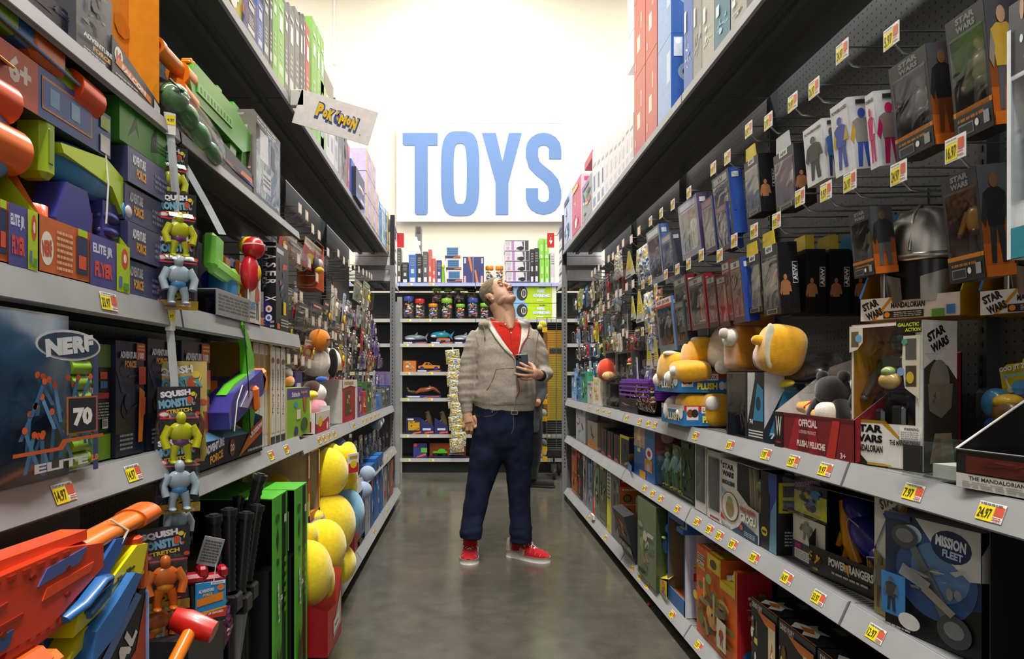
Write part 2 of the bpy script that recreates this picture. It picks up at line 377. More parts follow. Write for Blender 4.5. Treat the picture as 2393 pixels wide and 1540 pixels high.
for i in (0,1,2):
 y0,y1 = YB[i],YB[i+1];b = bay[i]
 deck(-1,-.70,(.978,.978,.90)[i],y0,y1,'grey waist-high shelf of the left run, '+b,us=[145,308,632,668,700],lip=.055,tilt=.02,slots=True)
 deck(-1,-.70,1.318,y0,y1,'grey middle shelf with a pale price rail, left run, '+b,us=[250],lip=.05,tilt=.008,lc='969598')
 deck(-1,-.70,1.745,y0,y1,'dark shelf with '+('black' if i == 2 else 'a pale')+' edge holding toy blasters, left run, '+b,lip=.028,tilt=.004,lc='15151a' if i == 2 else '8e8c90',holes=(i < 2))
# end-of-aisle frames and their stacked cartons
for s,sd,x in ((-1,'left',-.70),(1,'right',.91)):
 t = empty('end_frame',(x,6.63,0),label='grey steel end frame with black upper post closing the %s shelving run' % sd,cat='frame')
 M().box((-.022,-.02,0),(.022,.03,2.19),'7c7e80','paint').ob('post',t)
 M().box((-.020,-.018,2.19),(.020,.028,2.66),'18191b','paint').ob('black_post',t)
 M().box((min(0,s*.38),-.015,2.15),(max(0,s*.38),.02,2.19),'7c7e80','paint').ob('rail',t)
 M().box((min(0,s*.38),-.004,.1),(max(0,s*.38),.004,.9),'66686a','paint').ob('infill_panel',t)
 m = M()
 for k in range(50): m.box((-.004,-.0215,.3+k*.034),(.004,-.0205,.318+k*.034),'222','paint')
 m.ob('slots',t)
 d = deck(s,x,2.05,6.67,7.12,'short black end shelf under the stacked white cartons, %s run' % sd,P=x+s*.4)
 for k in range(5):
  m = M();a,b = (x+s*.01,x+s*.36);c = 'f0eef2' if k < 4 else '6f5aa8';z = 2.055+k*.117
  m.box((min(a,b),6.69,z),(max(a,b),7.10,z+.112),c,cf=[c,c,c,c,c,c])
  f = m.face((a,6.69 if s < 0 else 7.10,z),(0,1 if s < 0 else -1,0),(0,0,1),.41,.112)
  if k < 4: f.rect(0,.82,1,1,'4a5590').rect(0,0,1,.06,'9a9aa8').rect(.06,.3,.4,.36,'aab')
  else: f.rect(.0,.0,1,.4,'5560a8').text('TOYS',.5,.6,.5,.3,'eee') if False else f.rect(0,0,1,.45,'4b58a0')
  m.ob('carton',label='%s carton in the stack on the %s end shelf, %s from the top' % ('purple' if k == 4 else 'white',sd,ORD[4-k]),cat='box',group='cartons on the end shelves')
for s,xx,px in ((-1,xof(936,7.16),-.70),(1,xof(1287,7.16),.91)):
 m = M();y = 7.16;m.box((xx-.035,y,2.455),(xx+.035,y+.006,2.60),'cc2127')
 f = m.face((xx-.035,y-.0005,2.455),(1,0,0),(0,0,1),.07,.145)
 if s > 0: f.rect(.47,.35,.57,.72,'f4f4f4').poly([(.52,.2),(.3,.45),(.38,.52),(.52,.36),(.66,.52),(.74,.45)],'f4f4f4')
 m.tube([(xx,y+.008,2.58),(px,y+.008,2.58),(px,6.66,2.58)],.004,'888','steel',5)
 m.ob('hanging_sign',label='small red sign %s' % ('with a white down arrow by the right end frame' if s > 0 else 'without arrow by the left end frame'),cat='sign')
# ---------------------------------------------------------------- TOYS sign
YS = 9.10
def toys():
 x0,x1,z0,z1 = xof(926,YS),xof(1474,YS),zof(517,YS),zof(291,YS)
 t = empty('wall_sign',(x0,YS,z0),label='large white TOYS sign with blue capital letters high on the back wall',cat='sign')
 W,Hh = x1-x0,z1-z0;s = 1/(YS and (F/YS))
 m = M();m.box((0,0,0),(W,.05,Hh),'fbfbfb','wallpaint');m.ob('board',t)
 m = M();m.T = Matrix.Translation((-x0,-YS,-z0))
 U = lambda u: xof(u,YS);V = lambda v: zof(v,YS);B = '6482b2'
 def pr(pts): m.prism([(U(u),V(v)) for u,v in pts],YS-.012,YS-.0005,B,'wallpaint')
 pr([(941,311),(1023,311),(1023,340),(1000,340),(1000,497),(996,502),(973,502),(969,497),(969,340),(945,340),(941,336)])
 def ring(cx,cy,rx,ry,e,wx,n=40):
  o = [];i = []
  for k in range(n):
   a = 2*math.pi*k/n;p = lambda v: math.copysign(abs(v)**e,v)
   o.append((cx+rx*p(math.cos(a)),cy+ry*p(math.sin(a))));i.append((cx+(rx-wx)*p(math.cos(a)),cy+(ry-wx*.95)*p(math.sin(a))))
  for k in range(n): j = (k+1) % n;pr([o[k],o[j],i[j],i[k]])
 ring(1075.5,406,45,99,.55,30)
 pr([(1126,311),(1159,311),(1174,377),(1189,311),(1219,311),(1188,428),(1188,502),(1158,502),(1158,428)])
 # S as a broad stroke
 pts = []
 for k in range(9): a = math.radians(0-180*k/8*1.0);pts.append((1270+27*math.cos(a),349+24*math.sin(a)))
 pts = [(1297,372)]+pts+[(1243,366),(1248,385),(1262,399),(1279,412),(1292,427),(1297,447)]
 for k in range(9): a = math.radians(180*k/8);pts.append((1270+27*math.cos(a),463+24*math.sin(a)))
 pts += [(1243,440)]
 L,R_ = [],[]
 for k,(a,b) in enumerate(pts):
  p,q = pts[max(k-1,0)],pts[min(k+1,len(pts)-1)];dx,dy = q[0]-p[0],q[1]-p[1];l = math.hypot(dx,dy)
  L.append((a-dy/l*14.5,b+dx/l*14.5));R_.append((a+dy/l*14.5,b-dx/l*14.5))
 for k in range(len(pts)-1): pr([L[k],L[k+1],R_[k+1],R_[k]])
 m.ob('letters',t)
 m = M();m.T = Matrix.Translation((-x0,-YS,-z0));f = m.face((U(1356),YS-.001,V(392)),(1,0,0),(0,0,1),U(1450)-U(1356),V(302)-V(392))
 f.ell(.5,.5,.5,.5,'f0dcd6',32);m.ob('printed_spot',t)
 m = M();m.T = Matrix.Translation((-x0,-YS,-z0));m.tube([(U(1012),YS+.02,V(287)),(U(1312),YS+.02,V(287))],.008,'aaa','paint')
 for u in (1040,1165,1290): m.tube([(U(u),YS+.02,V(283)),(U(u),YS+.02,V(294))],.006,'aaa','paint')
 m.ob('hanging_rail',t)
toys()
# ---------------------------------------------------------------- back fixture
BF = 8.45
BZ = [zof(v,BF) for v in (662,746,804,870,931,1016,1072)]
def back_fixture():
 cols = [-1.70,-.806,.10,1.0,1.9]
 t = empty('back_gondola',(0,BF+.3,0),label='grey steel wall shelving frame across the end of the aisle',cat='shelving')
 for i,x in enumerate(cols):
  m = M();m.box((x-.03,BF-.005-(BF+.3),0 if i == 1 else .1),(x+.03,BF+.02-(BF+.3),2.2 if i != 1 else 2.1),'8b8c8e','paint') if i == 1 else m.box((x-.02,.27,0),(x+.02,.3,2.2),'4a4c4e','paint')
  m.ob('upright',t)
 M().box((-1.7,.28,.05),(1.9,.30,2.22),'3b3d40','pegboard').ob('back_board',t)
 M().box((-1.7,-.24,0),(1.9,-.22,.10),'1b1c1e','paint').ob('kick_plate',t)
 names = ['top shelf with a pale blue edge','shelf holding the clear jars','shelf of shark toys','shelf of toy trucks','shelf of brown toy animals','shelf of toy dinosaurs','base shelf']
 for k,z in enumerate(BZ):
  for i in range(len(cols)-1):
   x0,x1 = cols[i]+.003,cols[i+1]-.003;xm = (x0+x1)/2
   q = empty('shelf',(xm,BF,z),label='%s of the back wall shelving, %s section' % (names[k],('left','centre','right','far right')[i]),cat='shelf')
   M().box((x0-xm,0,-.012),(x1-xm,.56,0),'aeb4d8' if k == 0 else '5c5e60','paint').box((x0-xm,0,-.030),(x1-xm,.54,-.0125),'26282a','paint').ob('deck',q)
   M().box((x0-xm,-.012,-.036),(x1-xm,0,.006),'aab2e0' if k == 0 else 'b8b6b2','paint').ob('price_rail',q)
   R = random.Random(k*7+i)
   for j in range(R.choice((2,3,4)) if i < 3 else 0):
    m = M();f = m.face((x0-xm+.05+.24*j+R.uniform(0,.08),-.013,-.028),(1,0,0),(0,0,1),.055,.028);f.rect(0,0,1,1,'f0ead0').rect(0,.1,.62,.9,'f0da2a').text('7.97',.3,.5,.5,.5,'444');m.ob('price_label',q)
 q = M();q.box((xof(922,7.6),7.6,0),(xof(934,7.6),7.64,zof(705,7.6)),'8d8e8c','paint')
 q.ob('steel_post',label='plain grey steel post standing between the left run and the back shelving',cat='post')
back_fixture()
# ---------------------------------------------------------------- product builders (local frame: x to the viewer's right, front at y=0, z up)
def place(s,X,uL,uR,z,vt=None,vb=None):
 """front face on the plane X between the sight lines uL and uR; returns position, turn, width, height"""
 yL,yR = yof(uL,s*abs(X)),yof(uR,s*abs(X));yn = min(yL,yR)
 if z is None: z = zof(vb,yn)
 h = (zof(vt,yn)-z) if vt is not None else None
 return (s*abs(X),yL,z),-s*math.pi/2,abs(yL-yR),h
def shell(m,w,d,h,c,side=None,top=None,back=None): m.box((0,0,0),(w,d,h),c,'card',cf=[c,back or c,side or c,side or c,top or c,top or c])
def sides(m,w,d,h): return (m.face((0,0,0),(1,0,0),(0,0,1),w,h),m.face((w,0,0),(0,1,0),(0,0,1),d,h),
        m.face((0,d,0),(0,-1,0),(0,0,1),d,h),m.face((0,0,h),(1,0,0),(0,1,0),w,d))
DARK = ['1a1a1f','2a2c33','555a60','8a8780','c8c2b4']
WARM = ['c8641e','e8a03a','7a3a18','f0d060','3a2a20']
COOL = ['27508c','4c86c4','9cc4e4','e8eef2','1a2c50']
GREENS = ['3f8a2c','9ccc3c','244a20','d8e070','1c2a18']
MIX = ['c8372d','f0c832','3f7ac0','3c9a4a','f2efe6','28252a','e07f2a','8a5aa8']
PINK = ['d84a8a','f0a8c4','f6e8ee','8a3a6a','f0d060']
def box(label,s,X,uL,uR,z,vt,d,c,front=None,side=None,top=None,group=None,name='toy_box',cat='box',lean=0,yaw=0,sc=None,tc=None,seed=0,pal=None,vb=None,loc=None,w=None,h=None):
 if loc is None: loc,rz,w,h = place(s,X,uL,uR,z,vt,vb)
 else: rz = -s*math.pi/2
 m = M();shell(m,w,d,h,c,sc,tc);a,b1,b0,t = sides(m,w,d,h);b = b1 if s > 0 else b0
 if front: front(a)
 elif pal: a.art(.06,.08,.94,.8,seed,pal,14).rect(.08,.84,.7,.93,pal[-1]).lines(.08,.03,.9,.07,1,'999',seed)
 if side: side(b)
 elif pal: b.art(.08,.3,.92,.85,seed+1,pal,9).lines(.12,.06,.88,.26,4,'9a9a9a',seed).rect(.12,.88,.7,.95,pal[0])
 if top: top(t)
 o = m.ob(name,None,loc,rz+yaw,label=label,cat=cat,group=group);o.rotation_euler[0] = lean
 return o
def man3(m,x,y,z,h,pal=('333','555','222'),skin='b98a68',arms=.3,legs=.14,mt='plastic'):     # small toy figure
 a,b,c = (list(pal)*3)[:3];k = h
 for q in (-1,1):
  m.tube([(x+q*.07*k,y,z+.46*k),(x+q*(.07+legs*.3)*k,y-.01*k,z+.25*k),(x+q*(.07+legs*.5)*k,y,z+.04*k)],[.065*k,.052*k,.04*k],b,mt,7)
  m.sell((x+q*(.07+legs*.5)*k,y-.03*k,z+.025*k),(.04*k,.08*k,.027*k),c,mt,.7,n=8,nv=5)
  m.tube([(x+q*.14*k,y,z+.76*k),(x+q*(.17+arms*.2)*k,y-.02*k,z+.6*k),(x+q*(.16+arms*.3)*k,y-.08*k,z+.46*k)],[.048*k,.042*k,.034*k],a,mt,7)
  m.sell((x+q*(.16+arms*.3)*k,y-.09*k,z+.44*k),(.032*k,)*3,skin,mt,n=8,nv=5)
 m.sell((x,y,z+.63*k),(.15*k,.09*k,.19*k),a,mt,.8,n=12,nv=8)
 m.sell((x,y,z+.46*k),(.12*k,.08*k,.07*k),b,mt,.8,n=10,nv=6)
 m.tube([(x,y,z+.8*k),(x,y,z+.86*k)],.035*k,skin,mt,7)
 m.sell((x,y-.01*k,z+.91*k),(.06*k,.068*k,.082*k),skin,mt,n=12,nv=8)
 m.sell((x,y+.012*k,z+.935*k),(.064*k,.066*k,.072*k),c,mt,n=10,nv=6)
 return m
def winbox(label,s,X,uL,uR,vt,vb,d,c,fig=('333','555','222'),skin='b98a68',side=None,head=None,foot=None,back='2a2c30',hh=.18,fh=.12,group=None,tilt=.0,z=None,name='figure_box',yaw=0,loc=None,w=None,h=None,sc=None,flap=None,clear=True,figh=.95,hang=False,single=False):
 """window carton with a figure inside; tilt leans its top into the aisle"""
 if loc is None: loc,rz,w,h = place(s,X,uL,uR,z,vt,vb)
 else: rz = -s*math.pi/2
 t = empty(name,loc,rz+yaw,label=label,cat='box',group=group);t.rotation_euler[0] = tilt
 b = .07*w;z0,z1 = fh*h,h*(1-hh)
 m = M();e = .0015
 m.box((0,0,0),(e,d,h),sc or c).box((w-e,0,0),(w,d,h),sc or c).box((e,d-e,0),(w-e,d,h),back).box((e,0,0),(w-e,d-e,e),c).box((e,0,h-e),(w-e,d-e,h),c)
 m.box((e,0,0),(w-e,e,z0),c).box((e,0,z1),(w-e,e,h),c).box((e,0,z0),(b,e,z1),c).box((w-b,0,z0),(w-e,e,z1),c)
 a,b1,b0,tp = sides(m,w,d,h);sf = b1 if s > 0 else b0
 if head: head(a)
 if foot: foot(a)
 if side: side(sf)
 fb = m.face((e,d-2*e,0),(1,0,0),(0,0,1),w-2*e,h);fb.art(.1,.2,.9,.9,int(abs(uL or 7)*7),[back,'3a3c40','44403c','2c3438'],6)
 if flap: m.prism([(w*.15,h),(w*.85,h),(w*.8,h+w*.35),(w*.2,h+w*.35)],.0,.004,flap)
 m.ob('carton',t)
 fz = (z1-z0)*figh;m = M();man3(m,w/2,d*.5,z0+.004,fz,fig,skin,arms=.25,legs=.12);m.ob('figure',t)
 if clear: M().box((b*.9,-.0012,z0-.004),(w-b*.9,-.0004,z1+.004),'e8eef0','clear').ob('window',t)
 return t
def blister(label,s,X,uL,uR,vt,vb,d,c,fig=None,front=None,skin='b98a68',group=None,tilt=.0,shape='rect',bub=(.12,.08,.88,.72),loc=None,w=None,h=None,yaw=0,name='blister_pack',cat='toy pack',stuff=None,bc='e8eef0',roll=0,parts=True,pal=None):
 if loc is None: loc,rz,w,h = place(s,X,uL,uR,None,vt,vb)
 else: rz = -s*math.pi/2
 m = M();y = d
 if shape == 'rect': P = [(0,0),(w,0),(w,h*.97),(w*.6,h),(w*.4,h),(0,h*.97)]
 elif shape == 'wedge': P = [(0,0),(w,0),(w*.6,h),(w*.4,h)]
 elif shape == 'fancy': P = [(w*.05,0),(w*.95,0),(w,h*.1),(w*.93,h*.5),(w,h*.8),(w*.9,h*.93),(w*.62,h*.95),(w*.6,h),(w*.4,h),(w*.38,h*.95),(w*.12,h*.93),(0,h*.82),(w*.07,h*.5),(0,h*.08)]
 m.prism(P,y,y+.002,c);f = m.face((0,y,0),(1,0,0),(0,0,1),w,h)
 sd = int(abs((uL or 3)*13+(vt or 5)*7))
 if front: front(f)
 else:
  pal = pal or MIX;f.art(.08,.1,.92,.92,sd,pal,9).rect(.15,.8,.85,.9,pal[sd % len(pal)]).text('TOYS'[:0] or 'x',.5,.85,.01,.01,c) if False else f.art(.1,.1,.9,.75,sd,pal,8).rect(.12,.8,.88,.9,pal[sd % len(pal)]).rect(.2,.83,.8,.87,'f0ece4')
 x0,z0,x1,z1 = bub
 if not parts:
  if fig: man3(m,w*(x0+x1)/2,d*.45,h*z0+.003,h*(z1-z0)*.92,fig,skin)
  m.bbox((w*x0,0,h*z0),(w*x1,y-.001,h*z1),bc,'clear',r=.008)
  o = m.ob(name,None,loc,rz+yaw,label=label,cat=cat,group=group);o.rotation_euler = (tilt,roll,rz+yaw);return o
 t = empty(name,loc,rz+yaw,label=label,cat=cat,group=group);t.rotation_euler = (tilt,roll,rz+yaw)
 m.ob('card',t)
 if fig: m = M();man3(m,w*(x0+x1)/2,d*.45,h*z0+.003,h*(z1-z0)*.92,fig,skin);m.ob('figure',t)
 if stuff: m = M();stuff(m,w,d,h);m.ob('toy',t)
 M().bbox((w*x0,0,h*z0),(w*x1,y-.001,h*z1),bc,'clear',r=.01).ob('bubble',t)
 return t
def bag(label,s,X,uL,uR,vt,vb,d,c,front=None,pal=MIX,group=None,tilt=0,name='toy_bag',mt='plastic',loc=None,w=None,h=None,seed=1,roll=0,yaw=0,cat='bag'):
 if loc is None: loc,rz,w,h = place(s,X,uL,uR,None,vt,vb)
 else: rz = -s*math.pi/2
 m = M();nx,nz = (12,18) if pal else (8,12);R = random.Random(seed);J = [[R.uniform(-1,1) for _ in range(nx+1)] for _ in range(nz+1)]
 def pt(i,j,sg):
  x,z = i/nx,j/nz;b = (math.sin(math.pi*x)*math.sin(math.pi*min(1,z*1.02)))**.6 if 0 < z < 1 and 0 < x < 1 else 0
  return (w*x,d/2-sg*(d/2)*b*(1+.22*J[j][i]),h*z+.004*J[j][i]*(0 < z < 1))
 for sg in (1,-1):
  vs = [pt(i,j,sg) for j in range(nz+1) for i in range(nx+1)]
  if not pal:
   qs = [(j*(nx+1)+i,j*(nx+1)+i+1,(j+1)*(nx+1)+i+1,(j+1)*(nx+1)+i) for j in range(nz) for i in range(nx)]
   m.add(vs,[q if sg > 0 else q[::-1] for q in qs],c,mt,True);continue
  for j in range(nz):
   for i in range(nx):
    q = (j*(nx+1)+i,j*(nx+1)+i+1,(j+1)*(nx+1)+i+1,(j+1)*(nx+1)+i);q = q if sg > 0 else q[::-1]
    cc = c if j < 1 or j > nz-2 or not pal else (pal+[c])[int((noise.noise(Vector((i*.42+seed*7.3,j*.42,seed)))*1.3+.5)*(len(pal)+1)+(i*j % 3 == 0)) % (len(pal)+1)]
    m.add([vs[k] for k in q],[(0,1,2,3)],cc,mt,True)
 if front: front(m.face((0,-.002,0),(1,0,0),(0,0,1),w,h))
 o = m.ob(name,None,loc,rz,label=label,cat=cat,group=group);o.rotation_euler = (tilt,roll,rz+yaw);return o
PEGN = [0]
def peg(s,u,v,label=None,bay=None,tagc=True,x=.93,L=None):
 """display hook with its price tag; (u, v) is where the tag shows"""
 X = s*x;y = yof(u,X);z = zof(v,y)
 P = PR if s > 0 else PL
 L = abs(P)-x
 t = empty('peg_hook',(P,y,z),-s*math.pi/2,label=label,cat='hook',group='display hooks of the %s shelving' % ('right' if s > 0 else 'left'))
 M().tube([(0,0,-.045),(0,-L*.86,-.05),(0,-L*.93,-.047),(0,-L*.98,-.03)],.0028,'9a9c9c','steel',6).box((-.012,-.004,-.06),(.012,0,.012),'8a8c8c','steel').ob('hook_wire',t)
 M().tube([(0,0,.004),(0,-L*.6,.0),(0,-L,.0)],.0022,'9a9c9c','steel',5).ob('tag_wire',t)
 if tagc:
  m = M();m.box((-.028,-L-.003,-.034),(.028,-L-.001,.012),'e6e2da');f = m.face((-.028,-L-.003,-.034),(1,0,0),(0,0,1),.056,.046)
  if tagc == 2: f.rect(0,0,1,1,'e6b89c').rect(.1,.1,.9,.9,'f0ddc8')
  else: f.rect(.05,.06,.62,.78,'f2dc1c').rect(.66,.4,.95,.85,'d2563a').text(PX[int(u) % 12],.33,.4,.5,.5,'3a3408',0,.02).lines(.06,.82,.6,.95,1,'888').lines(.66,.08,.94,.34,2,'a55')
  m.ob('price_tag',t)
 return t
def plush_blob(m,c,r,col,e=.8,mt='plush',rot=None,n=28,nv=18): return m.sell(c,r,col,mt,e,n=n,nv=nv,rot=rot)
def rot3(x=0,y=0,z=0): return (Matrix.Rotation(math.radians(z),3,'Z') @ Matrix.Rotation(math.radians(y),3,'Y') @ Matrix.Rotation(math.radians(x),3,'X'))
def sw(f,x,y,w,h,c='111',rot=0):
 a = math.radians(rot);dx,dy = h*.27*math.sin(a)*f.H/f.W,h*.27*math.cos(a)
 return f.text('STAR',x-dx,y+dy,w,h*.42,c,rot,.055).text('WARS',x+dx,y-dy,w,h*.42,c,rot,.055)
def spines(label,s,X,z,u0,u1,tops,cols,dp,group,name='game_box',tx=None,gap=0,words=('second',)):
 """a row of thin boxes standing with their spines to the aisle"""
 pass
# ================================================================ RIGHT RUN
# ---- high shelf, from the far end towards the camera
Z = 2.321
def spine_art(seed,ink='f4f2ee',ac='888'):
 def f(a):
  R = random.Random(seed);a.rect(.2,.1,.8,.22,ink).lines(.3,.26,.7,.5,4,ink,seed).rect(.25,.6+R.random()*.1,.75,.8,ac)
  a.rect(.2,.86,.8,.9,ink)
 return f
box('pale blue carton with a yellow spot at the far end of the right top shelf',1,.893,1318,1335,Z,440,.2,'b8c8e8',pal=COOL,sc='c8d4ec')
box('pink patterned doll carton on the far right top shelf',1,.893,1337,1358,Z,405,.2,'d8486c',pal=PINK,sc='f2c8d4')
o = box('clear-fronted grey doll carton beside the pink one on the top shelf',1,.893,1360,1383,Z,402,.2,'9a9c9e',pal=DARK+MIX)
box('small red box lying on the clear-fronted doll carton',1,.893,1366,1384,2.715,350,.12,'c81f28',front=lambda a: a.rect(.1,.2,.9,.8,'d84848'),sc='d01c24',vb=None)
us = [1384,1394,1404,1413,1423,1433,1443,1452,1461,1471,1481]
for i in range(10):
 box('slim white game box, %s from the far end of the white row' % ORD[i],1,.893,us[i]+.3,us[i+1]-.3,Z,[338,332,325,318,311,305,298,288,270,262][i],.26,'efecec',
  front=(lambda a,i=i: a.rect(.2,.05,.8,.2,'8c96b4' if i < 3 else 'd8d4d8').rect(.3,.3,.7,.55,'5a7a9c' if i < 3 else 'dcd6dc').rect(.2,.7,.8,.75,'c4b8bc')),sc='e2e0e2' if i < 9 else '8a9098',group='white game boxes on the right top shelf')
for i in range(4):
 y = 3.62;x = 1.0;zz = 2.86+i*.195
 m = M();m.box((0,0,0),(.40,.21,.19),'f2f0ea',cf=['f2f0ea','f2f0ea','4a78b8','4a78b8','f2f0ea','ddd'])
 b = m.face((.40,0,0),(0,1,0),(0,0,1),.21,.19);b.ell(.6,.62,.34,.3,'55524c').ell(.66,.55,.22,.18,'c8b8a8').rect(.25,.08,1,.3,'f4f4f0').rect(.42,.06,.62,.36,'e8c832').rect(.05,.1,.12,.3,'c8d8ea')
 m.ob('toy_box',None,(x-.09,y+.40,zz),-math.pi/2,label='blue and white helmet carton stacked above the white boxes, %s from the top' % ORD[3-i],cat='box',group='stacked helmet cartons')
box('tan support carton under the stack of blue helmet cartons',1,.93,1452,1478,Z,262,.22,'ebe6dc',sc='e4e0da') if False else None
for i,(a,b,zz,h) in enumerate([(1482,1508,Z,.40),(1509,1535,Z,.40),(1482,1508,Z+.403,.40),(1509,1535,Z+.403,.40),(1482,1508,Z+.806,.3),(1509,1535,Z+.806,.3)]):
 lo,rz,w_,_ = place(1,.893,a,b,zz)
 box('tall coral red carton in the red block, %s' % ['bottom far','bottom near','middle far','middle near','top far','top near'][i],1,.893,a,b,zz,None,.2,'c8574a',front=lambda f: f.rect(.3,.3,.55,.5,'f0dcd6').rect(.6,.55,.7,.75,'eabdb4').rect(.12,.1,.2,.2,'eabdb4'),loc=lo,w=w_,h=h,sc='b84238',group='red cartons on the right top shelf')
for i,(zz,h) in enumerate([(Z,.335),(Z+.337,.34)]):
 lo,rz,w_,_ = place(1,.893,1537,1568,zz)
 box('blue headphone carton with a grey picture side, %s of two stacked' % ('lower' if i == 0 else 'upper'),1,.893,0,0,zz,None,.2,'8fb0e0',loc=lo,w=w_,h=h,sc='2f5fae',
  side=lambda f: f.ell(.45,.5,.3,.14,'8ea0b4').ell(.45,.5,.2,.08,'2a3440').rect(.5,.1,.9,.3,'222c48').lines(.55,.12,.86,.28,4,'c8c83c').rect(.06,.7,.25,.95,'d8e4f4').ell(.15,.9,.06,.04,'fff'),front=lambda f: f.rect(.7,.4,.95,.8,'c8d8f4'))
for i,(a,b,t_,c,sc,lb) in enumerate([(1598,1619,-60,'2f62b4','2854a0','bright blue game carton with white lettering'),(1620,1640,-60,'8c8c88','6a6a66','grey carton standing upright'),(1641,1669,-60,'a8a69c','8c8a84','beige-grey carton with a long picture'),(1670,1706,-60,'1e6a84','15485c','teal carton with pale drawings'),(1708,1745,-60,'a0a098','888','see-through doll carton with yellow hair print')]):
 box(lb+' on the right top shelf',1,.893,a,b,Z,t_,.2,c,front=(lambda f,i=i: f.art(.1,.15,.9,.5,40+i,[['d8e4f4','5a8ad0'],['b8b8b0','707070'],['d8d4c8','888680','e8e4d8'],['6ab0c4','b8dce4'],['e8d890','d8d4cc','706c60']][i],10).rect(.15,.55,.35,.75,'f0f0ec')),sc=sc)
# ---- display hooks, top row to bottom row
hooks = [[(2085,73),(1970,110),(1904,197),(1854,230),(1797,275),(1751,295),(1701,361),(1668,387),(1611,444),(1573,473),(1546,493),(1521,512),(1494,535),(1476,555),(1457,564),(1445,579),(1433,595),(1423,601),(1409,612),(1400,622),(1391,630),(1384,637)],
   [(2235,333),(2102,392),(1988,413),(1932,437),(1871,452),(1816,507),(1764,532),(1717,555),(1683,590),(1640,590),(1610,611),(1584,623),(1557,636),(1520,650),(1503,660),(1480,659),(1465,666),(1451,680),(1441,683),(1422,689)],
   [(1533,669),(1423,709),(1411,716),(1397,722),(1385,730),(1375,738)],
   [(1466,777),(1457,773),(1502,770),(1520,764)]]
k = 0
for r,row in enumerate(hooks):
 for i,(u,v) in enumerate(row):
  peg(1,u,v,'display hook with price tag, right side, %s row, %s from the camera' % (('top','second','third','lowest')[r],ORD[min(i,19)] if i < 20 else ('twenty-first','twenty-second')[i-20]),tagc=1 if u > 1500 else 2)
  k += 1
# ---- hung goods, nearest bay
def swhead(a): a.rect(0,.82,1,1,'2b2c30');sw(a,.52,.915,.5,.13,'7a7c80')
def swfoot(a): a.rect(0,.2,1,.24,'d8821e').rect(0,0,1,.2,'232427').lines(.1,.13,.8,.18,1,'a86820').rect(.1,.03,.5,.12,'8a8c90').rect(.12,.04,.48,.11,'2b2c30').ell(.6,.09,.05,.03,'e8e8e8').rect(.78,.05,.92,.15,'9a9ca0')
def swside(pal,skin): return lambda b: b.rect(0,.0,1,.3,'b85a18').rect(0,.3,1,.5,'8a4a1c').rect(0,.5,1,1,'4a4c50').figure(.5,.12,.9,.8,pal,skin).rect(0,0,1,.1,'c8681c')
for (lb,uL,uR,vt,vb,fig,skin,Xx,pal) in [
 ('black window box with green-vested figure, upper row beside the pink hero box',2098,2186,100,338,('4a4a34','2a2a30','1a1a1c'),'7a5238',.97,('1c1c20','6a3a18','26262a')),
 ('black window box with a hooded tan figure, highest in the nearest bay',2236,2326,-8,292,('8a7450','6a5a40','4a3c2c'),'c09878',.97,('c8a040','5a5a60','8a8478')),
 ('black window box overlapping the silver helmet, with a dark-coated man on its side',2222,2306,385,648,('b8862c','3c2c20','1c1c1c'),'6a4a34',.97,('1c1c22','2c2c30','26262a')),
 ('black figure box left of the silver helmet display',1998,2046,482,640,('8a7a3c','3a3a3a','222'),'6a5a40',.985,('303034','55585c','222'))]:
 winbox(lb,1,Xx,uL,uR,vt,vb,.055,'2b2c30',fig,skin,side=swside(pal,skin),head=swhead,foot=swfoot,back='4c5250',tilt=.10,sc='3a2c24')
winbox('tall white and blue figure box with a sword-bearing hero print at the right picture edge',1,.90,2358,2440,-40,590,.08,'dfe6ea',('3a6aa8','555','222'),'c89878',back='b8cad4',
  head=lambda a: a.rect(0,.7,.3,1,'4a4c50').poly([(0,.7),(.5,.95),(.5,.6),(0,.5)],'4a88b8').text('LUKE SKYWALKER',.15,.62,.05,.3,'e8e8e8',0) if False else a.rect(0,.72,1,1,'3c3e44').art(.2,.7,1,1,5,['4a88b8','c89878','e8eef4','7a6a50'],9),
  foot=lambda a: a.poly([(0,0),(.6,0),(.9,.12),(0,.12)],'2a8a9c').rect(0,.0,.12,.9,'e8eef2'),tilt=0,hh=.3,fh=.22)
def aew(b): b.rect(0,0,1,1,'17181b');f = b;f.figure(.3,.05,.55,.5,('b07850','1c1c20','b07850'),'b98058');f.rect(.68,.42,.95,.72,'dcdcdc').rect(.70,.43,.93,.71,'17181b').text('AEW',.815,.57,.85,.06,'f2f2f2',90,.04)
def aewh(a): a.rect(.3,.9,.7,1,'d8d8d8').text('AEW',.5,.95,.3,.06,'222',0,.03)
for i,(lb,uL,uR,vt,vb,Xx,hd,sk) in enumerate([
 ('black wrestler window box with a silver flap, top hook row',1815,1862,334,476,.97,'b8bcc0','c88a58'),
 ('black wrestler window box with a yellow flap, top hook row',1746,1779,358,494,.97,'d8c020','b98058'),
 ('black wrestler window box in the second hook row, front of the four gold-flapped boxes',1786,1826,566,733,.97,'d4b81c','b08060'),
 ('black wrestler window box with gold flap, second hook row, just beyond the front gold-flapped one',1748,1783,590,728,.97,'d4b81c','a87850')]):
 winbox(lb,1,Xx,uL,uR,vt,vb,.06,'1a1b1e',('b08060','26262c','1a1a1a'),sk,side=aew,head=aewh,foot=lambda a: a.rect(.2,.02,.8,.09,'a89858').rect(.24,.03,.76,.08,'222'),back='2c2c30',tilt=.06,flap=hd)
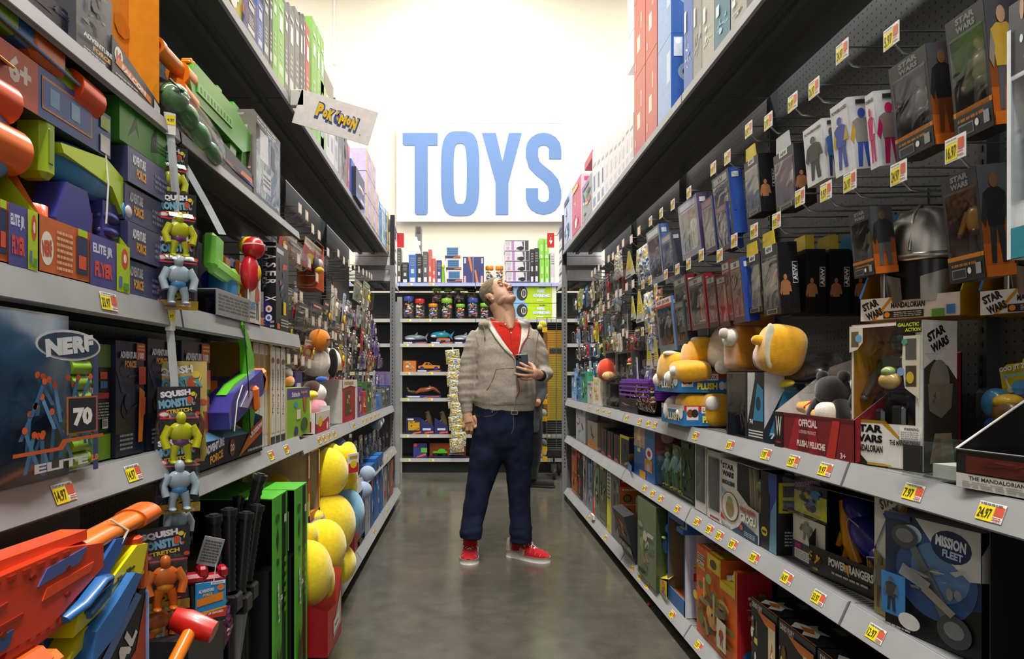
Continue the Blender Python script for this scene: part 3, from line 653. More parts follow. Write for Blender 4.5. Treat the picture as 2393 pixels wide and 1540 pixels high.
for i in range(3):
 Y = yof(1826,.97);lo = (.97+.075*(i+1),Y+.1,zof(733,Y))
 m = M();shell(m,.1,.062,.20,'17181b');a,b1,b0,t = sides(m,.1,.062,.20);aew(b1)
 m.prism([(.01,.2),(.095,.2),(.09,.245),(.02,.245)],.002,.03,'d4b81c' if i < 2 else '2a9ad0',side='e0c83c' if i < 2 else '38a8d8')
 m.ob('toy_box',None,lo,-math.pi/2,label='black wrestler box behind the front one on the same hook, %s back, %s flap' % (ORD[i+1],'blue' if i == 2 else 'gold'),cat='box')
def prf(a): a.rect(0,0,1,1,'e6e6ea').text('POWER',.3,.9,.45,.05,'222',0,.03).text('RANGERS',.72,.9,.45,.05,'222',0,.03)
for i,(lb,uL,uR,vt,vb,pal,pic,sk) in enumerate([
 ('white hero figure box with a dark armoured figure, farthest of the three hero boxes',1888,1932,276,416,('3a3c40','26282c','2c2e30'),('3a6aa8','2a3c6a','8a90a0'),'55585c'),
 ('white hero figure box with a blue armoured figure, middle of the three hero boxes',1954,1994,226,396,('3c50b0','3c50b0','c8a838'),('8c8c88','3c58b4','c8a040'),'3c50b0'),
 ('white hero figure box with a pink armoured figure, nearest of the three hero boxes',2036,2056,212,388,('c8206c','c8206c','e8b8c8'),('8c7c78','c01c64','c01c64'),'c8206c')]):
 lo,rz,w_,h_ = place(1,.97,uL,uR,None,vt,vb)
 o = box(lb,1,.97,uL,uR,None,vt,.075 if i else .05,'e6e6ea',vb=vb,tc='c8c8d0',sc='d8d8dc',front=lambda a,pal=pal,sk=sk: prf(a) or a.figure(.5,.08,.8,.72,pal,sk),
  side=lambda b,pic=pic,sk=sk: b.rect(0,.0,.78,.88,'d4d4d8').figure(.42,.03,.75,.8,pic,sk).rect(.8,0,1,.75,'1c1c20').text('LIGHTNING',.9,.3,1.4,.045,'d8d8d8',90,.02).rect(.25,.89,.7,.95,'2c2c30'),lean=.09,name='figure_box')
# second bay: window boxes and clear packs
for i,(lb,uL,uR,vt,vb,c,side,fig,sk,hdr) in enumerate([
 ('blue-sided wrestler window box hanging in the top row beside the first black ones',1677,1716,390,545,'2c2f36','2f55b0',('8a6a50','2a2a2a','1a1a1a'),'b98a68','a8a8a8'),
 ('clear wrestler pack with blue side, second hook row, beside the gold-flapped boxes',1718,1744,600,752,'55423f','2c4fa8',('6a2a22','8a2a22','1a1a1a'),'b98a68','b8b8b8'),
 ('clear wrestler pack with a red print, second hook row, beyond the blue-sided one',1698,1716,606,748,'6a4644','8a3a34',('a87858','5a2a28','222'),'b98a68','b8b8b8'),
 ('purple-brown figure pack with blue edge in the top row, nearest of three alike',1682,1707,470,580,'4a3440','2c4a9c',('6a5040','3a2a30','222'),'a87858','8a5a6a'),
 ('purple-brown figure pack with blue edge in the top row, middle of three alike',1650,1676,455,585,'4a3440','2c4a9c',('6a5a50','3a2a30','222'),'a87858','8a5a6a'),
 ('white and lavender figure pack in the top row, farthest of three alike',1596,1640,450,588,'8a8ca0','5a4a78',('d8d4d0','b8b4b0','888'),'c8a888','c8c8e0'),
 ('clear wrestler pack with a dark figure, third hook row, nearest of four',1684,1706,640,762,'3c2426','5a1f22',('3a3030','2a2020','111'),'8a5a40','8a8a8a'),
 ('clear wrestler pack with a brown figure, third hook row, second of four',1660,1681,640,762,'3c2426','5a1f22',('5a4638','3a2a20','111'),'8a5a40','8a8a8a'),
 ('clear wrestler pack with an orange-trousered figure, third hook row, third of four',1618,1655,638,766,'5a4a48','9a1f22',('b89878','c8431e','e8e0d8'),'c89878','9a9a9a'),
 ('clear wrestler pack with figure in white boots, third hook row, farthest of four',1585,1614,640,772,'5c5450','7a1f22',('b89878','8a5a44','e8e0d8'),'c89878','9a9a9a'),
 ('soldier figure pack with a pale blue stripe, top hook row',1522,1552,522,655,'8a92a0','5a7ab8',('6a6c60','4a4c48','222'),'8a7058','d8dcdc'),
 ('grey soldier figure pack beside the pale blue striped one, top hook row',1556,1578,540,655,'60656c','4a5060',('4a4c48','3a3c38','222'),'8a7058','aaa'),
 ('long soldier figure pack with a red and white header and blue stripe, third hook row',1543,1580,690,818,'7c8690','5a82c0',('8a8c80','5a5c58','222'),'8a7058','e8e6e2'),
 ('dark soldier figure pack right of the red-headed one, third hook row',1584,1606,700,805,'44484e','363a44',('4a4c48','3a3c38','222'),'8a7058','777')]):
 def hd(a,hdr=hdr,i=i):
  a.rect(.1,.86,.9,.96,hdr)
  if i == 12: a.rect(0,.84,1,1,'e8e6e2').rect(0,.84,1,.88,'c8281f').text('GI JOE',.5,.93,.8,.07,'b02020',0,.04)
  elif i in (0,1,2,6,7,8,9): a.text('W',.5,.91,.3,.07,'333',0,.03)
 winbox(lb,1,.96,uL,uR,vt,vb,.05,c,fig,sk,side=lambda b,side=side,i=i: b.rect(0,0,1,1,side).art(.1,.1,.9,.6,90+i,[side,'a89080','6a5a54'],5).rect(.2,.85,.7,.93,'d8dce4'),head=hd,back='4a4648',tilt=.10,name='figure_box')
wedge = lambda f: f.poly([(.0,0),(1,0),(.9,.25),(.1,.25)],'e6e2d4').poly([(.12,.25),(.88,.25),(.56,1),(.44,1)],'e6d22c').lines(.3,.3,.7,.55,4,'a8962c').text('Toys',.5,.7,.2,.1,'55501c',90,.02) if False else f.poly([(.0,0),(1,0),(.9,.25),(.1,.25)],'e6e2d4').poly([(.12,.25),(.88,.25),(.56,1),(.44,1)],'e6d22c').lines(.3,.3,.7,.55,4,'a8962c').rect(.1,.04,.6,.1,'3c3c34')
for i,(uL,uR,vt,vb,row) in enumerate([(1450,1472,578,640,'top'),(1474,1484,582,636,'top'),(1463,1474,690,745,'third'),(1475,1494,672,750,'third'),(1497,1506,680,745,'third'),(1498,1513,785,862,'lowest'),(1515,1528,785,864,'lowest'),(1530,1540,790,850,'lowest')]):
 blister('wedge-shaped pack with a yellow spike card, %s hook row, %s along' % (row,ORD[i]),1,.96,uL,uR,vt,vb,.03,'e0d8a8',None,wedge,shape='wedge',bub=(.2,.03,.8,.3),tilt=.05,parts=False,group='yellow spike packs')
for i,(lb,uL,uR,vt,vb,c,pal) in enumerate([
 ('crinkled blue and yellow figure bag in the top hook row',1484,1518,560,650,'d8dce0',['e8c832','3f7ac0','e8eef0','2a4a80','c8c8c0']),
 ('crinkled white and yellow figure bag in the third hook row',1500,1522,678,773,'d8d4c0',['e8c832','3f7ac0','e8eef0','a8a090','c8c8c0']),
 ('crinkled brown and red figure bag in the third hook row',1524,1544,672,775,'8a5a30',['c89a3a','a82a2a','6a3a1c','e8c832','3a5a98']),
 ('silver foil figure pouch at the head of the spike packs, top hook row',1432,1449,582,645,'c4c4d0',['e8e8f0','a8a8b8','e8d870'])]):
 bag(lb,1,.96,uL,uR,vt,vb,.04,c,pal=pal,tilt=.05,seed=i+3)
# far bays: small packs, five rows
R = random.Random(11);kk = 0
PN3 = ['red and black','dark red','pale blue','tan','charcoal','green and yellow','light blue']
PL3 = [['c8281f','2a2a2c','e8c832','3a3a3c'],['26262a','c8281f','55585c'],['e8eef0','9cb4cc','3f7ac0'],['d8c8a0','8a6a44','f0e8d8'],['2a2c30','44484c','c8c8c4'],['3c9a4a','26262a','e8d22c'],['7aa0c8','d8e4ec','445']]
for r,(ra,hh) in enumerate([(.80,.17),(.60,.14),(.45,.15),(.30,.14),(.12,.16)]):
 y = 6.45;nn = -1
 while y > 3.75:
  wd = R.uniform(.09,.15)
  if y < 4.6 and r in (0,1,2): break
  z1 = 1.15+ra*.95+R.uniform(-.02,.02);h = hh*R.uniform(.8,1.1)
  pi_ = R.randrange(7);pal = PL3[pi_];kk += 1;nn += 1
  blister('small %s toy pack, right side, %s row down, %s from aisle end' % (PN3[pi_],ORD[r],ORD[nn] if nn < 20 else 'twenty-'+ORD[nn-20]),1,0,kk,0,kk*3,None,R.choice((.03,.05)),R.choice(pal),(R.choice(pal),R.choice(pal),'222'),loc=(.97+R.uniform(-.02,.05),y,z1-h),w=wd,h=h,parts=False,group='small packs far along the right pegboard',pal=pal,tilt=.05)
  y -= wd+R.uniform(.005,.02)
# ---- chest-high shelf (z .938)
Z = .940
R = random.Random(5)
BX = lambda lb,uL,uR,vt,d,c,**k: box(lb,1,k.pop('X',.95),uL,uR,k.pop('z',Z),vt,d,c,**k)
for i,(uL,uR,vt,c,pal,lb) in enumerate([
 (1336,1346,872,'8ab4d8',COOL,'pale blue window carton, first from the aisle end on the right chest-high shelf'),
 (1347,1357,880,'4a7ab0',COOL,'mid blue figure carton, second from the aisle end on the right chest-high shelf'),
 (1358,1372,868,'3c9a7c',GREENS+COOL,'green and blue figure carton, third from the aisle end, right chest-high shelf'),
 (1373,1386,892,'c8c4ba',MIX,'small white carton, fourth from the aisle end, right chest-high shelf'),
 (1387,1403,882,'e8e0d0',['e8a03a','f4f0e8','d8d0c0','e8d22c'],'white and orange carton under the red plush, right chest-high shelf')]):
 BX(lb,uL,uR,vt,.12,c,pal=pal,seed=i*9+2)
def plush(lb,loc,build,rz=0,name='plush_toy',group=None,cat='plush toy'):
 t = empty(name,loc,rz,label=lb,cat=cat,group=group);build(t);return t
def redp(t):
 m = M();plush_blob(m,(0,0,.09),(.085,.085,.085),'d8442a',.95).ob('body',t)
 m = M();plush_blob(m,(.05,-.07,.11),(.035,.03,.022),'f0ece4',1).ob('patch',t)
 m = M();plush_blob(m,(-.02,-.09,.05),(.045,.03,.03),'e8b87c',1);plush_blob(m,(.045,-.08,.03),(.03,.03,.04),'c8261c').ob('arm',t)
plush('round red plush with a pale patch sitting on cartons, right chest-high shelf',(.99,4.95,Z+.165),redp)
m = M();plush_blob(m,(0,0,0),(.09,.07,.035),'d8442a',1);plush_blob(m,(0,0,-.02),(.095,.075,.012),'f0d030',1)
m.ob('plush_hat',None,(1.05,4.25,1.245),.2,label='round red plush hat with a yellow rim lying on the doll boxes',cat='plush hat')
for i,(uL,uR,vt,zz,c,fig,sk,lb) in enumerate([
 (1414,1440,818,1.10,'55504c',('e08aa8','e08aa8','f0d860'),'f0c8a8','window box with a doll in a pink dress and yellow hair'),
 (1441,1478,818,1.10,'3c3a3c',('3c9a3c','2c4aa0','4a3020'),'f0c8a8','window box with a doll in green shirt and blue trousers'),
 (1404,1424,882,Z,'44423f',('8a8a88','555','333'),'b98a68','grey glossy window box below the pink dress doll box'),
 (1425,1448,884,Z,'232224',('3a3a3c','333','222'),'8a6a50','black window box left of the purple cards')]):
 lo,rz,w_,h_ = place(1,.97,uL,uR,zz,vt)
 winbox(lb+', right chest-high shelf',1,.97,uL,uR,0,0,.12,c,fig,sk,back='3a3634' if i != 0 else '4a4440',loc=lo,w=w_,h=h_,hh=.06,fh=.05,side=lambda b: b.art(.1,.1,.9,.9,5,['55504c','8a8480','2a2a2a'],8))
for i in range(9):
 lo,rz,w_,h_ = place(1,.95,1452,1520,Z+.085+i*.0125)
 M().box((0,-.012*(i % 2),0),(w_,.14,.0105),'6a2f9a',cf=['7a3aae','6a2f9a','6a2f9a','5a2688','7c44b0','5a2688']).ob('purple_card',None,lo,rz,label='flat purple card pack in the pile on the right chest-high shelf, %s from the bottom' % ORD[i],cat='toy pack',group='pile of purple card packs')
BX('low dark carton under the pile of purple card packs',1449,1490,912,.14,'241c30',front=lambda a: a.art(.1,.1,.9,.9,3,['6a2f9a','c89a50','28203a'],8),sc='181420') 
for i in range(4):
 bag('glossy black foil pouch by the purple cards, %s from the far end' % ORD[i],1,.945,1484+i*9,1492+i*9,895+i*2,962+i*2,.05,'2a2426',pal=['3a3436','a85a4a','c8b8a8','1a1818'],seed=i+60,group='black foil pouches',tilt=.1)
# stacked display trays with yellow plush
def tray(lb,near,wid,dep,z,h,c,name='display_tray',bot='c83a2c'):
 x,y = near;t = empty(name,(x,y+wid,z),-math.pi/2,label=lb,cat='display tray')
 m = M();e = .003
 m.box((0,0,0),(wid,e,h),c).box((0,dep-e,0),(wid,dep,h),c).box((0,e,0),(e,dep-e,h),c).box((wid-e,e,0),(wid,dep-e,h),c).box((e,e,0),(wid-e,dep-e,e),c)
 a,b,b0,tp = sides(m,wid,dep,h)
 b.rect(0,.72,1,1,bot).rect(.05,.3,.28,.95,'f0e0e0').ell(.12,.62,.07,.2,'8a4a30').ell(.21,.62,.07,.2,'3a2a2a').rect(.34,.62,.78,.95,'f4e6e0').text('LANKYBOX',.56,.79,.38,.2,'333',0,.02).text('PLUSH',.56,.32,.4,.36,'f0e058',0,.06,'2a2a2a')
 b.ell(.85,.35,.06,.22,'f0f0f4').ell(.95,.35,.06,.2,'b8d8ec')
 a.rect(0,.75,1,1,'d8d0d0').text('PLUSH',.5,.4,.6,.4,'e0d8b0',0,.05,'1c3a5a').ell(.88,.6,.08,.28,'eee').ell(.15,.6,.08,.2,'e8a0a0')
 m.ob('tray',t);return t
tray('lower blue display tray with yellow plush, overhanging the chest-high shelf edge',(.897,2.93),.34,.21,.9445,.085,'2f7ab8')
tray('upper blue display tray of yellow plush stacked on the lower one',(.885,2.96),.38,.21,1.083,.082,'2f7ab8')
Yl,Wp = 'e0a41c','ece4da'
def cube_plush(lb,c,r,col=Yl,rot=None,extra=None,e=.62):
 t = empty('plush_toy',c,label=lb,cat='plush toy')
 m = M();plush_blob(m,(0,0,0),r,col,e,rot=rot).ob('body',t)
 if extra:
  for nm,cc,rr,co in extra: m = M();plush_blob(m,cc,rr,co,.9,n=16,nv=10).ob(nm,t)
 return t
cube_plush('yellow plush cushion at the far end of the upper display tray',(.955,3.22,1.185),(.075,.085,.075),rot=rot3(10,5,20),extra=[('paw',(-.07,.06,-.05),(.025,.025,.03),Wp),('patch',(-.04,-.02,.07),(.03,.03,.012),Wp)])
cube_plush('yellow plush cushion tilted up at the back of the upper display tray',(1.03,3.10,1.245),(.08,.09,.07),rot=rot3(-12,10,10),extra=[('patch',(-.03,-.03,.066),(.03,.03,.012),Wp)])
cube_plush('yellow plush lying flat over the front of the upper display tray',(.95,3.02,1.175),(.075,.095,.042),rot=rot3(8,-6,0),extra=[('paw',(-.06,.075,-.03),(.028,.035,.03),Wp),('tag',(-.07,0,-.0),(.012,.04,.02),'d8e4ec')],e=.55)
cube_plush('big white plush cushion leaning behind the yellow ones',(1.10,2.97,1.275),(.07,.11,.105),Wp,rot=rot3(0,20,10),e=.8,extra=[('foot',(-.06,-.09,-.085),(.03,.04,.03),Wp)])
cube_plush('brown-orange square plush with a white face band standing upright',(1.04,2.62,1.255),(.07,.085,.085),'c07e1e',rot=rot3(0,0,0),e=.35,extra=[('face_band',(-.065,-.0,.04),(.02,.07,.035),Wp),('nose',(-.09,0,.055),(.018,.02,.02),'c8c0b4')])
cube_plush('brown-orange plush lid piece on top of the square plush',(1.04,2.62,1.365),(.07,.085,.03),'b87418',e=.3)
cube_plush('large yellow plush with a white zip-like band, right of the square plush',(.99,2.24,1.235),(.07,.088,.08),rot=rot3(5,12,-10),e=.7,extra=[('band',(-.055,-.055,.01),(.018,.012,.07),'d8d4b8'),('bump',(-.075,-.01,.03),(.02,.018,.016),Yl),('foot',(0,.09,-.02),(.05,.03,.05),'c8a8d8')])
cube_plush('white and orange plush at the far end of the lower display tray',(.95,3.20,1.0),(.06,.055,.065),'e0dcd2',e=.8,extra=[('side_patch',(.03,-.05,0),(.05,.03,.06),'c8821e')])
cube_plush('yellow plush filling the middle of the lower display tray',(.965,3.04,1.015),(.06,.085,.066),e=.55,extra=[('nose',(-.06,-.02,-.02),(.015,.02,.018),Wp)])
cube_plush('yellow plush at the near end of the lower display tray',(1.04,2.96,1.01),(.06,.05,.07),e=.6,extra=[('face_patch',(-.03,-.045,.03),(.03,.014,.03),Wp)])
# soldier boxes
def gij(a): a.rect(0,0,1,.2,'1c1c20').text('GI JOE',.22,.13,.36,.08,'e8e8e8',0,.05).rect(.42,.15,.98,.165,'ddd').rect(.42,.115,.98,.13,'ddd').rect(.42,.08,.98,.095,'ddd').lines(.05,.02,.5,.06,1,'a33')
def gijside(b): b.rect(0,0,1,1,'202c3c').poly([(0,.2),(.45,.75),(.45,1),(0,1)],'c8ccd4').poly([(.1,.1),(.95,.1),(.95,.7),(.5,.85)],'3a88b8').ell(.6,.45,.2,.16,'1c3a58').rect(.4,.1,.8,.35,'1c3a58').text('74',.25,.1,.25,.08,'e8f0f4',0,.03)
winbox('large window box with a soldier figure, three white stripes and blue art, chest-high shelf',1,.935,1698,1745,868,0,.12,'26282c',('4a4c44','5a5448','2a2a26'),'8a7058',back='565a52',hh=.03,fh=.02,z=Z)
BX('black carton with three white stripes beside the soldier window, chest-high shelf',1747,1786,870,.14,'24262c',front=lambda a: a.poly([(0,.25),(.45,.9),(.45,1),(0,1)],'c8c8c4').poly([(.35,.3),(.95,.3),(.95,.75),(.6,.85)],'3a88b8').ell(.66,.55,.14,.1,'1c3a58').text('74',.25,.28,.2,.07,'e8f0f4',0,.04).rect(.1,.14,.95,.16,'ddd').rect(.1,.10,.95,.12,'ddd').rect(.1,.06,.95,.08,'ddd'),side=gijside,X=.935)
BX('blue soldier art carton standing behind the wrestling plush tray',1790,1850,868,.1,'2c5a8a',X=1.08,front=lambda a: a.poly([(.02,.2),(.3,.9),(.35,1),(0,1)],'c8ccd4').poly([(.15,.1),(.95,.1),(.95,.8),(.5,.9)],'3a88b8').ell(.55,.5,.16,.14,'1c3a58').rect(.4,.15,.7,.4,'1c3a58').text('74',.2,.14,.2,.08,'e8f0f4',0,.04),sc='223',z=Z)
m = M();m.bbox((-.09,-.14,0),(.09,.14,.012),'b8a83c','clear').bbox((-.085,-.13,.012),(.085,.13,.06),'ccc060','clear',r=.03);m.sell((0,0,.03),(.05,.08,.022),'1c1c22','plastic');m.sell((-.06,.05,.02),(.02,.05,.012),'e8d22c','plastic')
o = m.ob('vehicle_pack',None,(1.07,2.2,1.14),0,label='yellow tinted clear pack with a dark toy vehicle leaning behind the big yellow plush',cat='toy pack');o.rotation_euler = (0,-.5,.2)
M().box((0,0,0),(.16,.1,.006),'33231f').ob('header_card',None,(.99,2.47,1.16),-math.pi/2,label='dark card lying on the soldier boxes left of the big yellow plush',cat='card')
# wrestling plush tray
def wwe():
 y0,x0,wd,dp,h = 2.141,.93,.438,.26,.105
 t = empty('display_tray',(x0,y0,Z),-math.pi/2,label='dark red display tray of black plush with white sloping sides, chest-high shelf',cat='display tray')
 m = M();e = .003;c = '7a1420'
 m.box((0,0,0),(wd,e,h),c).box((0,e,0),(wd,dp,e),'d8d2cc').box((0,dp-e,0),(wd,dp,.27),'e0dcd8',cf=['e4e0dc']*6)
 for x in (0,wd-e): m.T = Matrix.Identity(4);m.add([(x,0,0),(x,dp,0),(x,dp,.27),(x,.17,.24),(x,0,h)],[(0,1,2,3,4)],'ddd6d0');m.add([(x+e,0,0),(x+e,dp,0),(x+e,dp,.27),(x+e,.17,.24),(x+e,0,h)],[(4,3,2,1,0)],'8a1824' if x else 'ddd6d0')
 a = m.face((0,0,0),(1,0,0),(0,0,1),wd,h)
 a.poly([(.2,0),(.32,1),(.38,1),(.34,0)],'a81c2c').poly([(.5,0),(.45,1),(.55,1),(.62,0)],'a01828').poly([(.7,0),(.78,1),(.86,1),(.8,0)],'b82a24').rect(0,.94,1,1,'5a0c14')
 a.rect(.0,0,.13,1,'1c1418').text('W',.065,.6,.09,.55,'e8e8e8',0,.01).rect(.03,.12,.1,.17,'b02028')
 a.text('OFFICIAL',.48,.78,.24,.2,'e8d8d4',0,.045).text('LICENSED PRODUCT',.48,.55,.22,.09,'d8b8b4',0,.02).text('PLUSH / PELUCHE',.52,.24,.36,.17,'ecdcd8',0,.045).text('3+',.9,.13,.06,.14,'e8d8d4',0,.03)
 m.ob('tray',t)
wwe()
def bear(t,c='18191b'):
 m = M();plush_blob(m,(0,0,.03),(.05,.045,.055),c);plush_blob(m,(0,-.01,.11),(.045,.042,.042),c);plush_blob(m,(-.045,-.02,.05),(.02,.03,.045),c,rot=rot3(0,25,0));plush_blob(m,(.045,-.02,.05),(.02,.03,.045),c,rot=rot3(0,-25,0));plush_blob(m,(-.035,-.01,.15),(.017,.012,.017),c);plush_blob(m,(.035,-.01,.15),(.017,.012,.017),c)
 m.ob('body',t)
 m = M();plush_blob(m,(0,-.05,.10),(.024,.018,.02),'d8ccb8',n=12,nv=8).ob('muzzle',t)
 m = M();plush_blob(m,(-.05,-.04,.012),(.02,.02,.02),'d8ccb8',n=12,nv=8).ob('paw',t)
plush('black plush animal with a pale muzzle, left one in the dark red tray',(1.03,1.98,1.0),bear,-1.2)
plush('black plush animal leaning in the near corner of the dark red tray',(1.05,1.80,1.03),bear,-2.0)
plush('black plush animal in the middle of the dark red tray with a white belt',(1.09,1.88,1.03),lambda t: (bear(t,'202123'),M().bbox((-.03,-.055,.02),(.03,-.035,.055),'c8c0b0','cloth').ob('belt',t)),-1.5)
def arm(t): m = M();m.tube([(0,0,0),(.05,0,.0),(.12,.0,-.02)],[.016,.02,.022],'e8a828','plush',12).ob('arm',t);m = M();plush_blob(m,(.15,0,-.01),(.03,.03,.03),'e8e2d4').ob('paw',t);m = M();m.tube([(.06,-.02,.0),(.075,0,.022),(.09,.02,0)],.004,'b82020','cloth').ob('lacing',t)
plush('yellow plush arm with a white paw over the front of the dark red tray',(.99,2.10,1.06),arm,-math.pi/2)
# large white figure box with a caped figure
def mando():
 w_,d,h = .183,.108,.335;t = empty('figure_box',(.937,1.728,Z),-math.pi/2+.37,label='large white window box with an armoured caped doll and mustard stripes, chest-high shelf',cat='box')
 m = M();e = .002;wh = 'e4e0da'
 m.box((0,0,0),(e,d,h),'c8821e').box((w_-e,0,0),(w_,d,h),wh).box((e,d-e,0),(w_-e,d,h),'e08c30').box((e,0,0),(w_-e,d-e,e),wh).box((e,0,h-e),(w_-e,d-e,h),'c8a070')
 m.box((0,0,0),(w_,e,h*.30),wh).box((0,0,h*.3),(.006,e,h),wh).box((w_*.9,0,h*.3),(w_,e,h),wh).box((0,0,h*.975),(w_,e,h),wh)
 a,b,_,tp = sides(m,w_,d,h)
 a.poly([(.0,.3),(.0,.32),(.5,.32),(.72,.2),(.72,.18),(.45,.3)],'b88a20')
 sw(a,.25,.225,.42,.13);a.text('MANDALORIAN',.25,.12,.43,.05,'222',0,.04).text('THE MANDALORIAN',.76,.175,.4,.035,'222',0,.03)
 a.poly([(.1,.0),(.55,.0),(.5,.02),(.25,.02),(.15,.07),(.05,.07),(.0,.04),(.0,.02)],'2a2620').poly([(.25,.005),(.6,.005),(.58,.018),(.25,.018)],'c8a020').ell(.09,.045,.045,.025,'d89a1c').rect(.7,.2,.97,.29,'f2f0ec').lines(.72,.205,.95,.26,4,'aaa').text('WARNING:',.86,.275,.2,.02,'333',0,.02)
 a.rect(.66,.92,.99,1,'23241f').text('GALACTIC',.82,.975,.28,.025,'d0d838',0,.04).text('ACTION',.88,.94,.2,.025,'d0d838',0,.04)
 a.poly([(.78,.55),(.96,.48),(.98,.9),(.76,.9),(.74,.72)],'d8cfb8').rect(.79,.56,.93,.7,'4a4438').rect(.79,.74,.93,.88,'5a5a54').ell(.85,.62,.05,.04,'c8a838').ell(.78,.86,.04,.02,'5a9a7a').ell(.73,.66,.05,.028,'7a9ac8')
 a.poly([(-.0,.8),(.12,.82),(.2,.87),(.2,.97),(.0,.99)],'d8cfb8').rect(.03,.84,.14,.95,'6a5a44').ell(.14,.9,.05,.028,'6aa8c8')
 b.poly([(0,.8),(.0,1),(1,1),(1,.95),(.25,.72)],'d4d0cc').poly([(.0,.78),(.5,.78),(1,.96),(1,1),(0,1)],'dad6d2');sw(b,.42,.88,.55,.15,'1c1c1c',25)
 b.poly([(0,0),(1,0),(1,.6),(.7,.7),(.3,.74),(0,.68)],'37332f').ell(.45,.6,.3,.14,'8a8478').poly([(.1,.58),(.85,.58),(.8,.42),(.5,.35),(.15,.4)],'7a7468')
 b.poly([(.15,.05),(.9,.05),(.8,.25),(.3,.25)],'a89878')
 m.ob('carton',t)
 m = M();cx,cy = w_*.52,d*.5;z0 = h*.1
 man3(m,cx,cy,z0,h*.84,('4a443c','2c2a2a','2a2a2c'),'55575a',arms=.45,legs=.3)
 m.sell((cx,cy,z0+h*.84*.92),(.026,.028,.03),'74777c','steel',.8);m.box((cx-.02,cy-.0295,z0+h*.76),(cx+.02,cy-.026,z0+h*.775),'0a0a0a','plastic')
 m.bbox((cx-.03,cy-.04,z0+h*.58),(cx+.03,cy-.02,z0+h*.68),'9a9ca0','steel',.008)
 m.bbox((cx-.05,cy-.035,z0+.05),(cx-.025,cy-.015,z0+.1),'6a6c70','steel',.006).bbox((cx+.0,cy-.045,z0+.05),(cx+.035,cy-.025,z0+.11),'6a6c70','steel',.006)
 m.tube([(cx-.035,cy-.03,z0+h*.48),(cx,cy-.05,z0+h*.45),(cx+.04,cy-.03,z0+h*.47)],.008,'3a2a18','plastic')
 m.ob('figure',t)
 m = M();m.sell((cx+.008,cy-.055,z0+h*.5),(.026,.02,.02),'b09458','plastic').sell((cx+.008,cy-.06,z0+h*.56),(.016,.014,.012),'8aa060','plastic');m.ob('small_doll',t)
 M().box((.006,-.001,h*.3),(w_*.9,-.0004,h*.97),'fff','clear').ob('window',t)
mando()
# upper helmet displays
def helmet(lb,x,y,z,yaw,k=1.0):
 w_,d,h = .22*k,.16*k,.29*k;t = empty('helmet_box',(x,y,z),-math.pi/2+yaw,label=lb,cat='box')
 m = M();e = .002
 m.box((0,0,0),(w_,e,.055*k),'d8d4ce').box((0,d-e,0),(w_,d,h),'d8b41c').box((0,0,0),(w_,d,e),'c8821e')
 for xx,q in ((0,0),(w_,1)):
  m.add([(xx,0,0),(xx,d,0),(xx,d,h),(xx,d*.55,h*.62),(xx,0,.055*k)],[(0,1,2,3,4)],'b87a1a' if q == 0 else 'd8b01c')
  m.add([(xx,0,.055*k),(xx-.004*(1-2*q),-.0,.06*k),(xx,d*.55,h*.64)],[(0,1,2)],'3a88c8' if q == 0 else 'e8c820')
 a = m.face((0,0,0),(1,0,0),(0,0,1),w_,.055*k)
 a.poly([(.0,0),(.12,0),(.32,1),(.0,1)],'e8e4de').poly([(.12,0),(.16,0),(.36,1),(.32,1)],'c8821e');sw(a,.13,.5,.18,.85,'1c1c1c',22);a.text('MANDALORIAN',.5,.62,.34,.26,'1c1c1c',0,.04).rect(.25,.06,.66,.38,'222').lines(.36,.1,.64,.34,3,'aaa').ell(.29,.22,.03,.12,'d8821e')
 a.rect(.74,.02,.86,.35,'5a9a3a').rect(.88,.1,.96,.5,'3a78b8')
 bk = m.face((0,d-e-.0002,0),(1,0,0),(0,0,1),w_,h);bk.poly([(0,.85),(.12,1),(0,1)],'2a78c0').rect(0,.45,.14,.9,'2a78c0').ell(.09,.82,.07,.06,'8ac0e8').lines(.2,.9,.5,.97,3,'a8881c')
 m.ob('carton',t)
 m = M();cx,cy = w_*.56,d*.42
 # generic riding-style helmet: smooth dome, brim line, cheek guards
 prof = [(.002,.122),(.025,.119),(.05,.108),(.069,.088),(.08,.06),(.086,.03),(.088,0)]
 m.lathe([(r*k,zz*k) for r,zz in prof[::-1]],'b4b2ac','steel',(cx,cy,.155*k),32)
 m.lathe([(.088*k,0),(.093*k,-.004*k),(.093*k,-.014*k),(.087*k,-.018*k)][::-1],'a4a29c','steel',(cx,cy,.155*k),32)
 m.tube([(cx,cy-.089*k,.16*k),(cx,cy-.068*k,.247*k),(cx,cy-.03*k,.277*k),(cx,cy+.03*k,.279*k)],.004*k,'bab8b2','steel',6)
 m.ob('helmet_shell',t)
 m = M();m.lathe([(.078*k,-.11*k),(.081*k,-.016*k)],'15161a','plastic',(cx,cy,.155*k),28);m.ob('liner',t)
 for q in (-1,1):
  m = M();n = 8;vs = []
  for i in range(n+1):
   a_ = math.radians(-90+q*(14+i*9));top = -.058+.004*i;bot = -.115+.0*i
   for zz,rr in ((top,.09),(bot,.083)): vs.append((cx+rr*k*math.cos(a_),cy+rr*k*math.sin(a_),(.155+zz)*k))
  m.add(vs,[(2*i,2*i+1,2*i+3,2*i+2) for i in range(n)],'8a8680','steel',True);m.ob('cheek_guard',t)
 M().tube([(cx-.075*k,cy-.05*k,.155*k-.03*k),(cx-.078*k,cy-.045*k,.03*k)],.008*k,'a8a6a0','steel',8).ob('ear_rod',t)
helmet('open helmet display box with a silver domed helmet on yellow card',1.0,1.80,1.29,.62)
helmet('second open helmet display box, half hidden behind the black figure box',1.13,1.56,1.285,.55,.95)
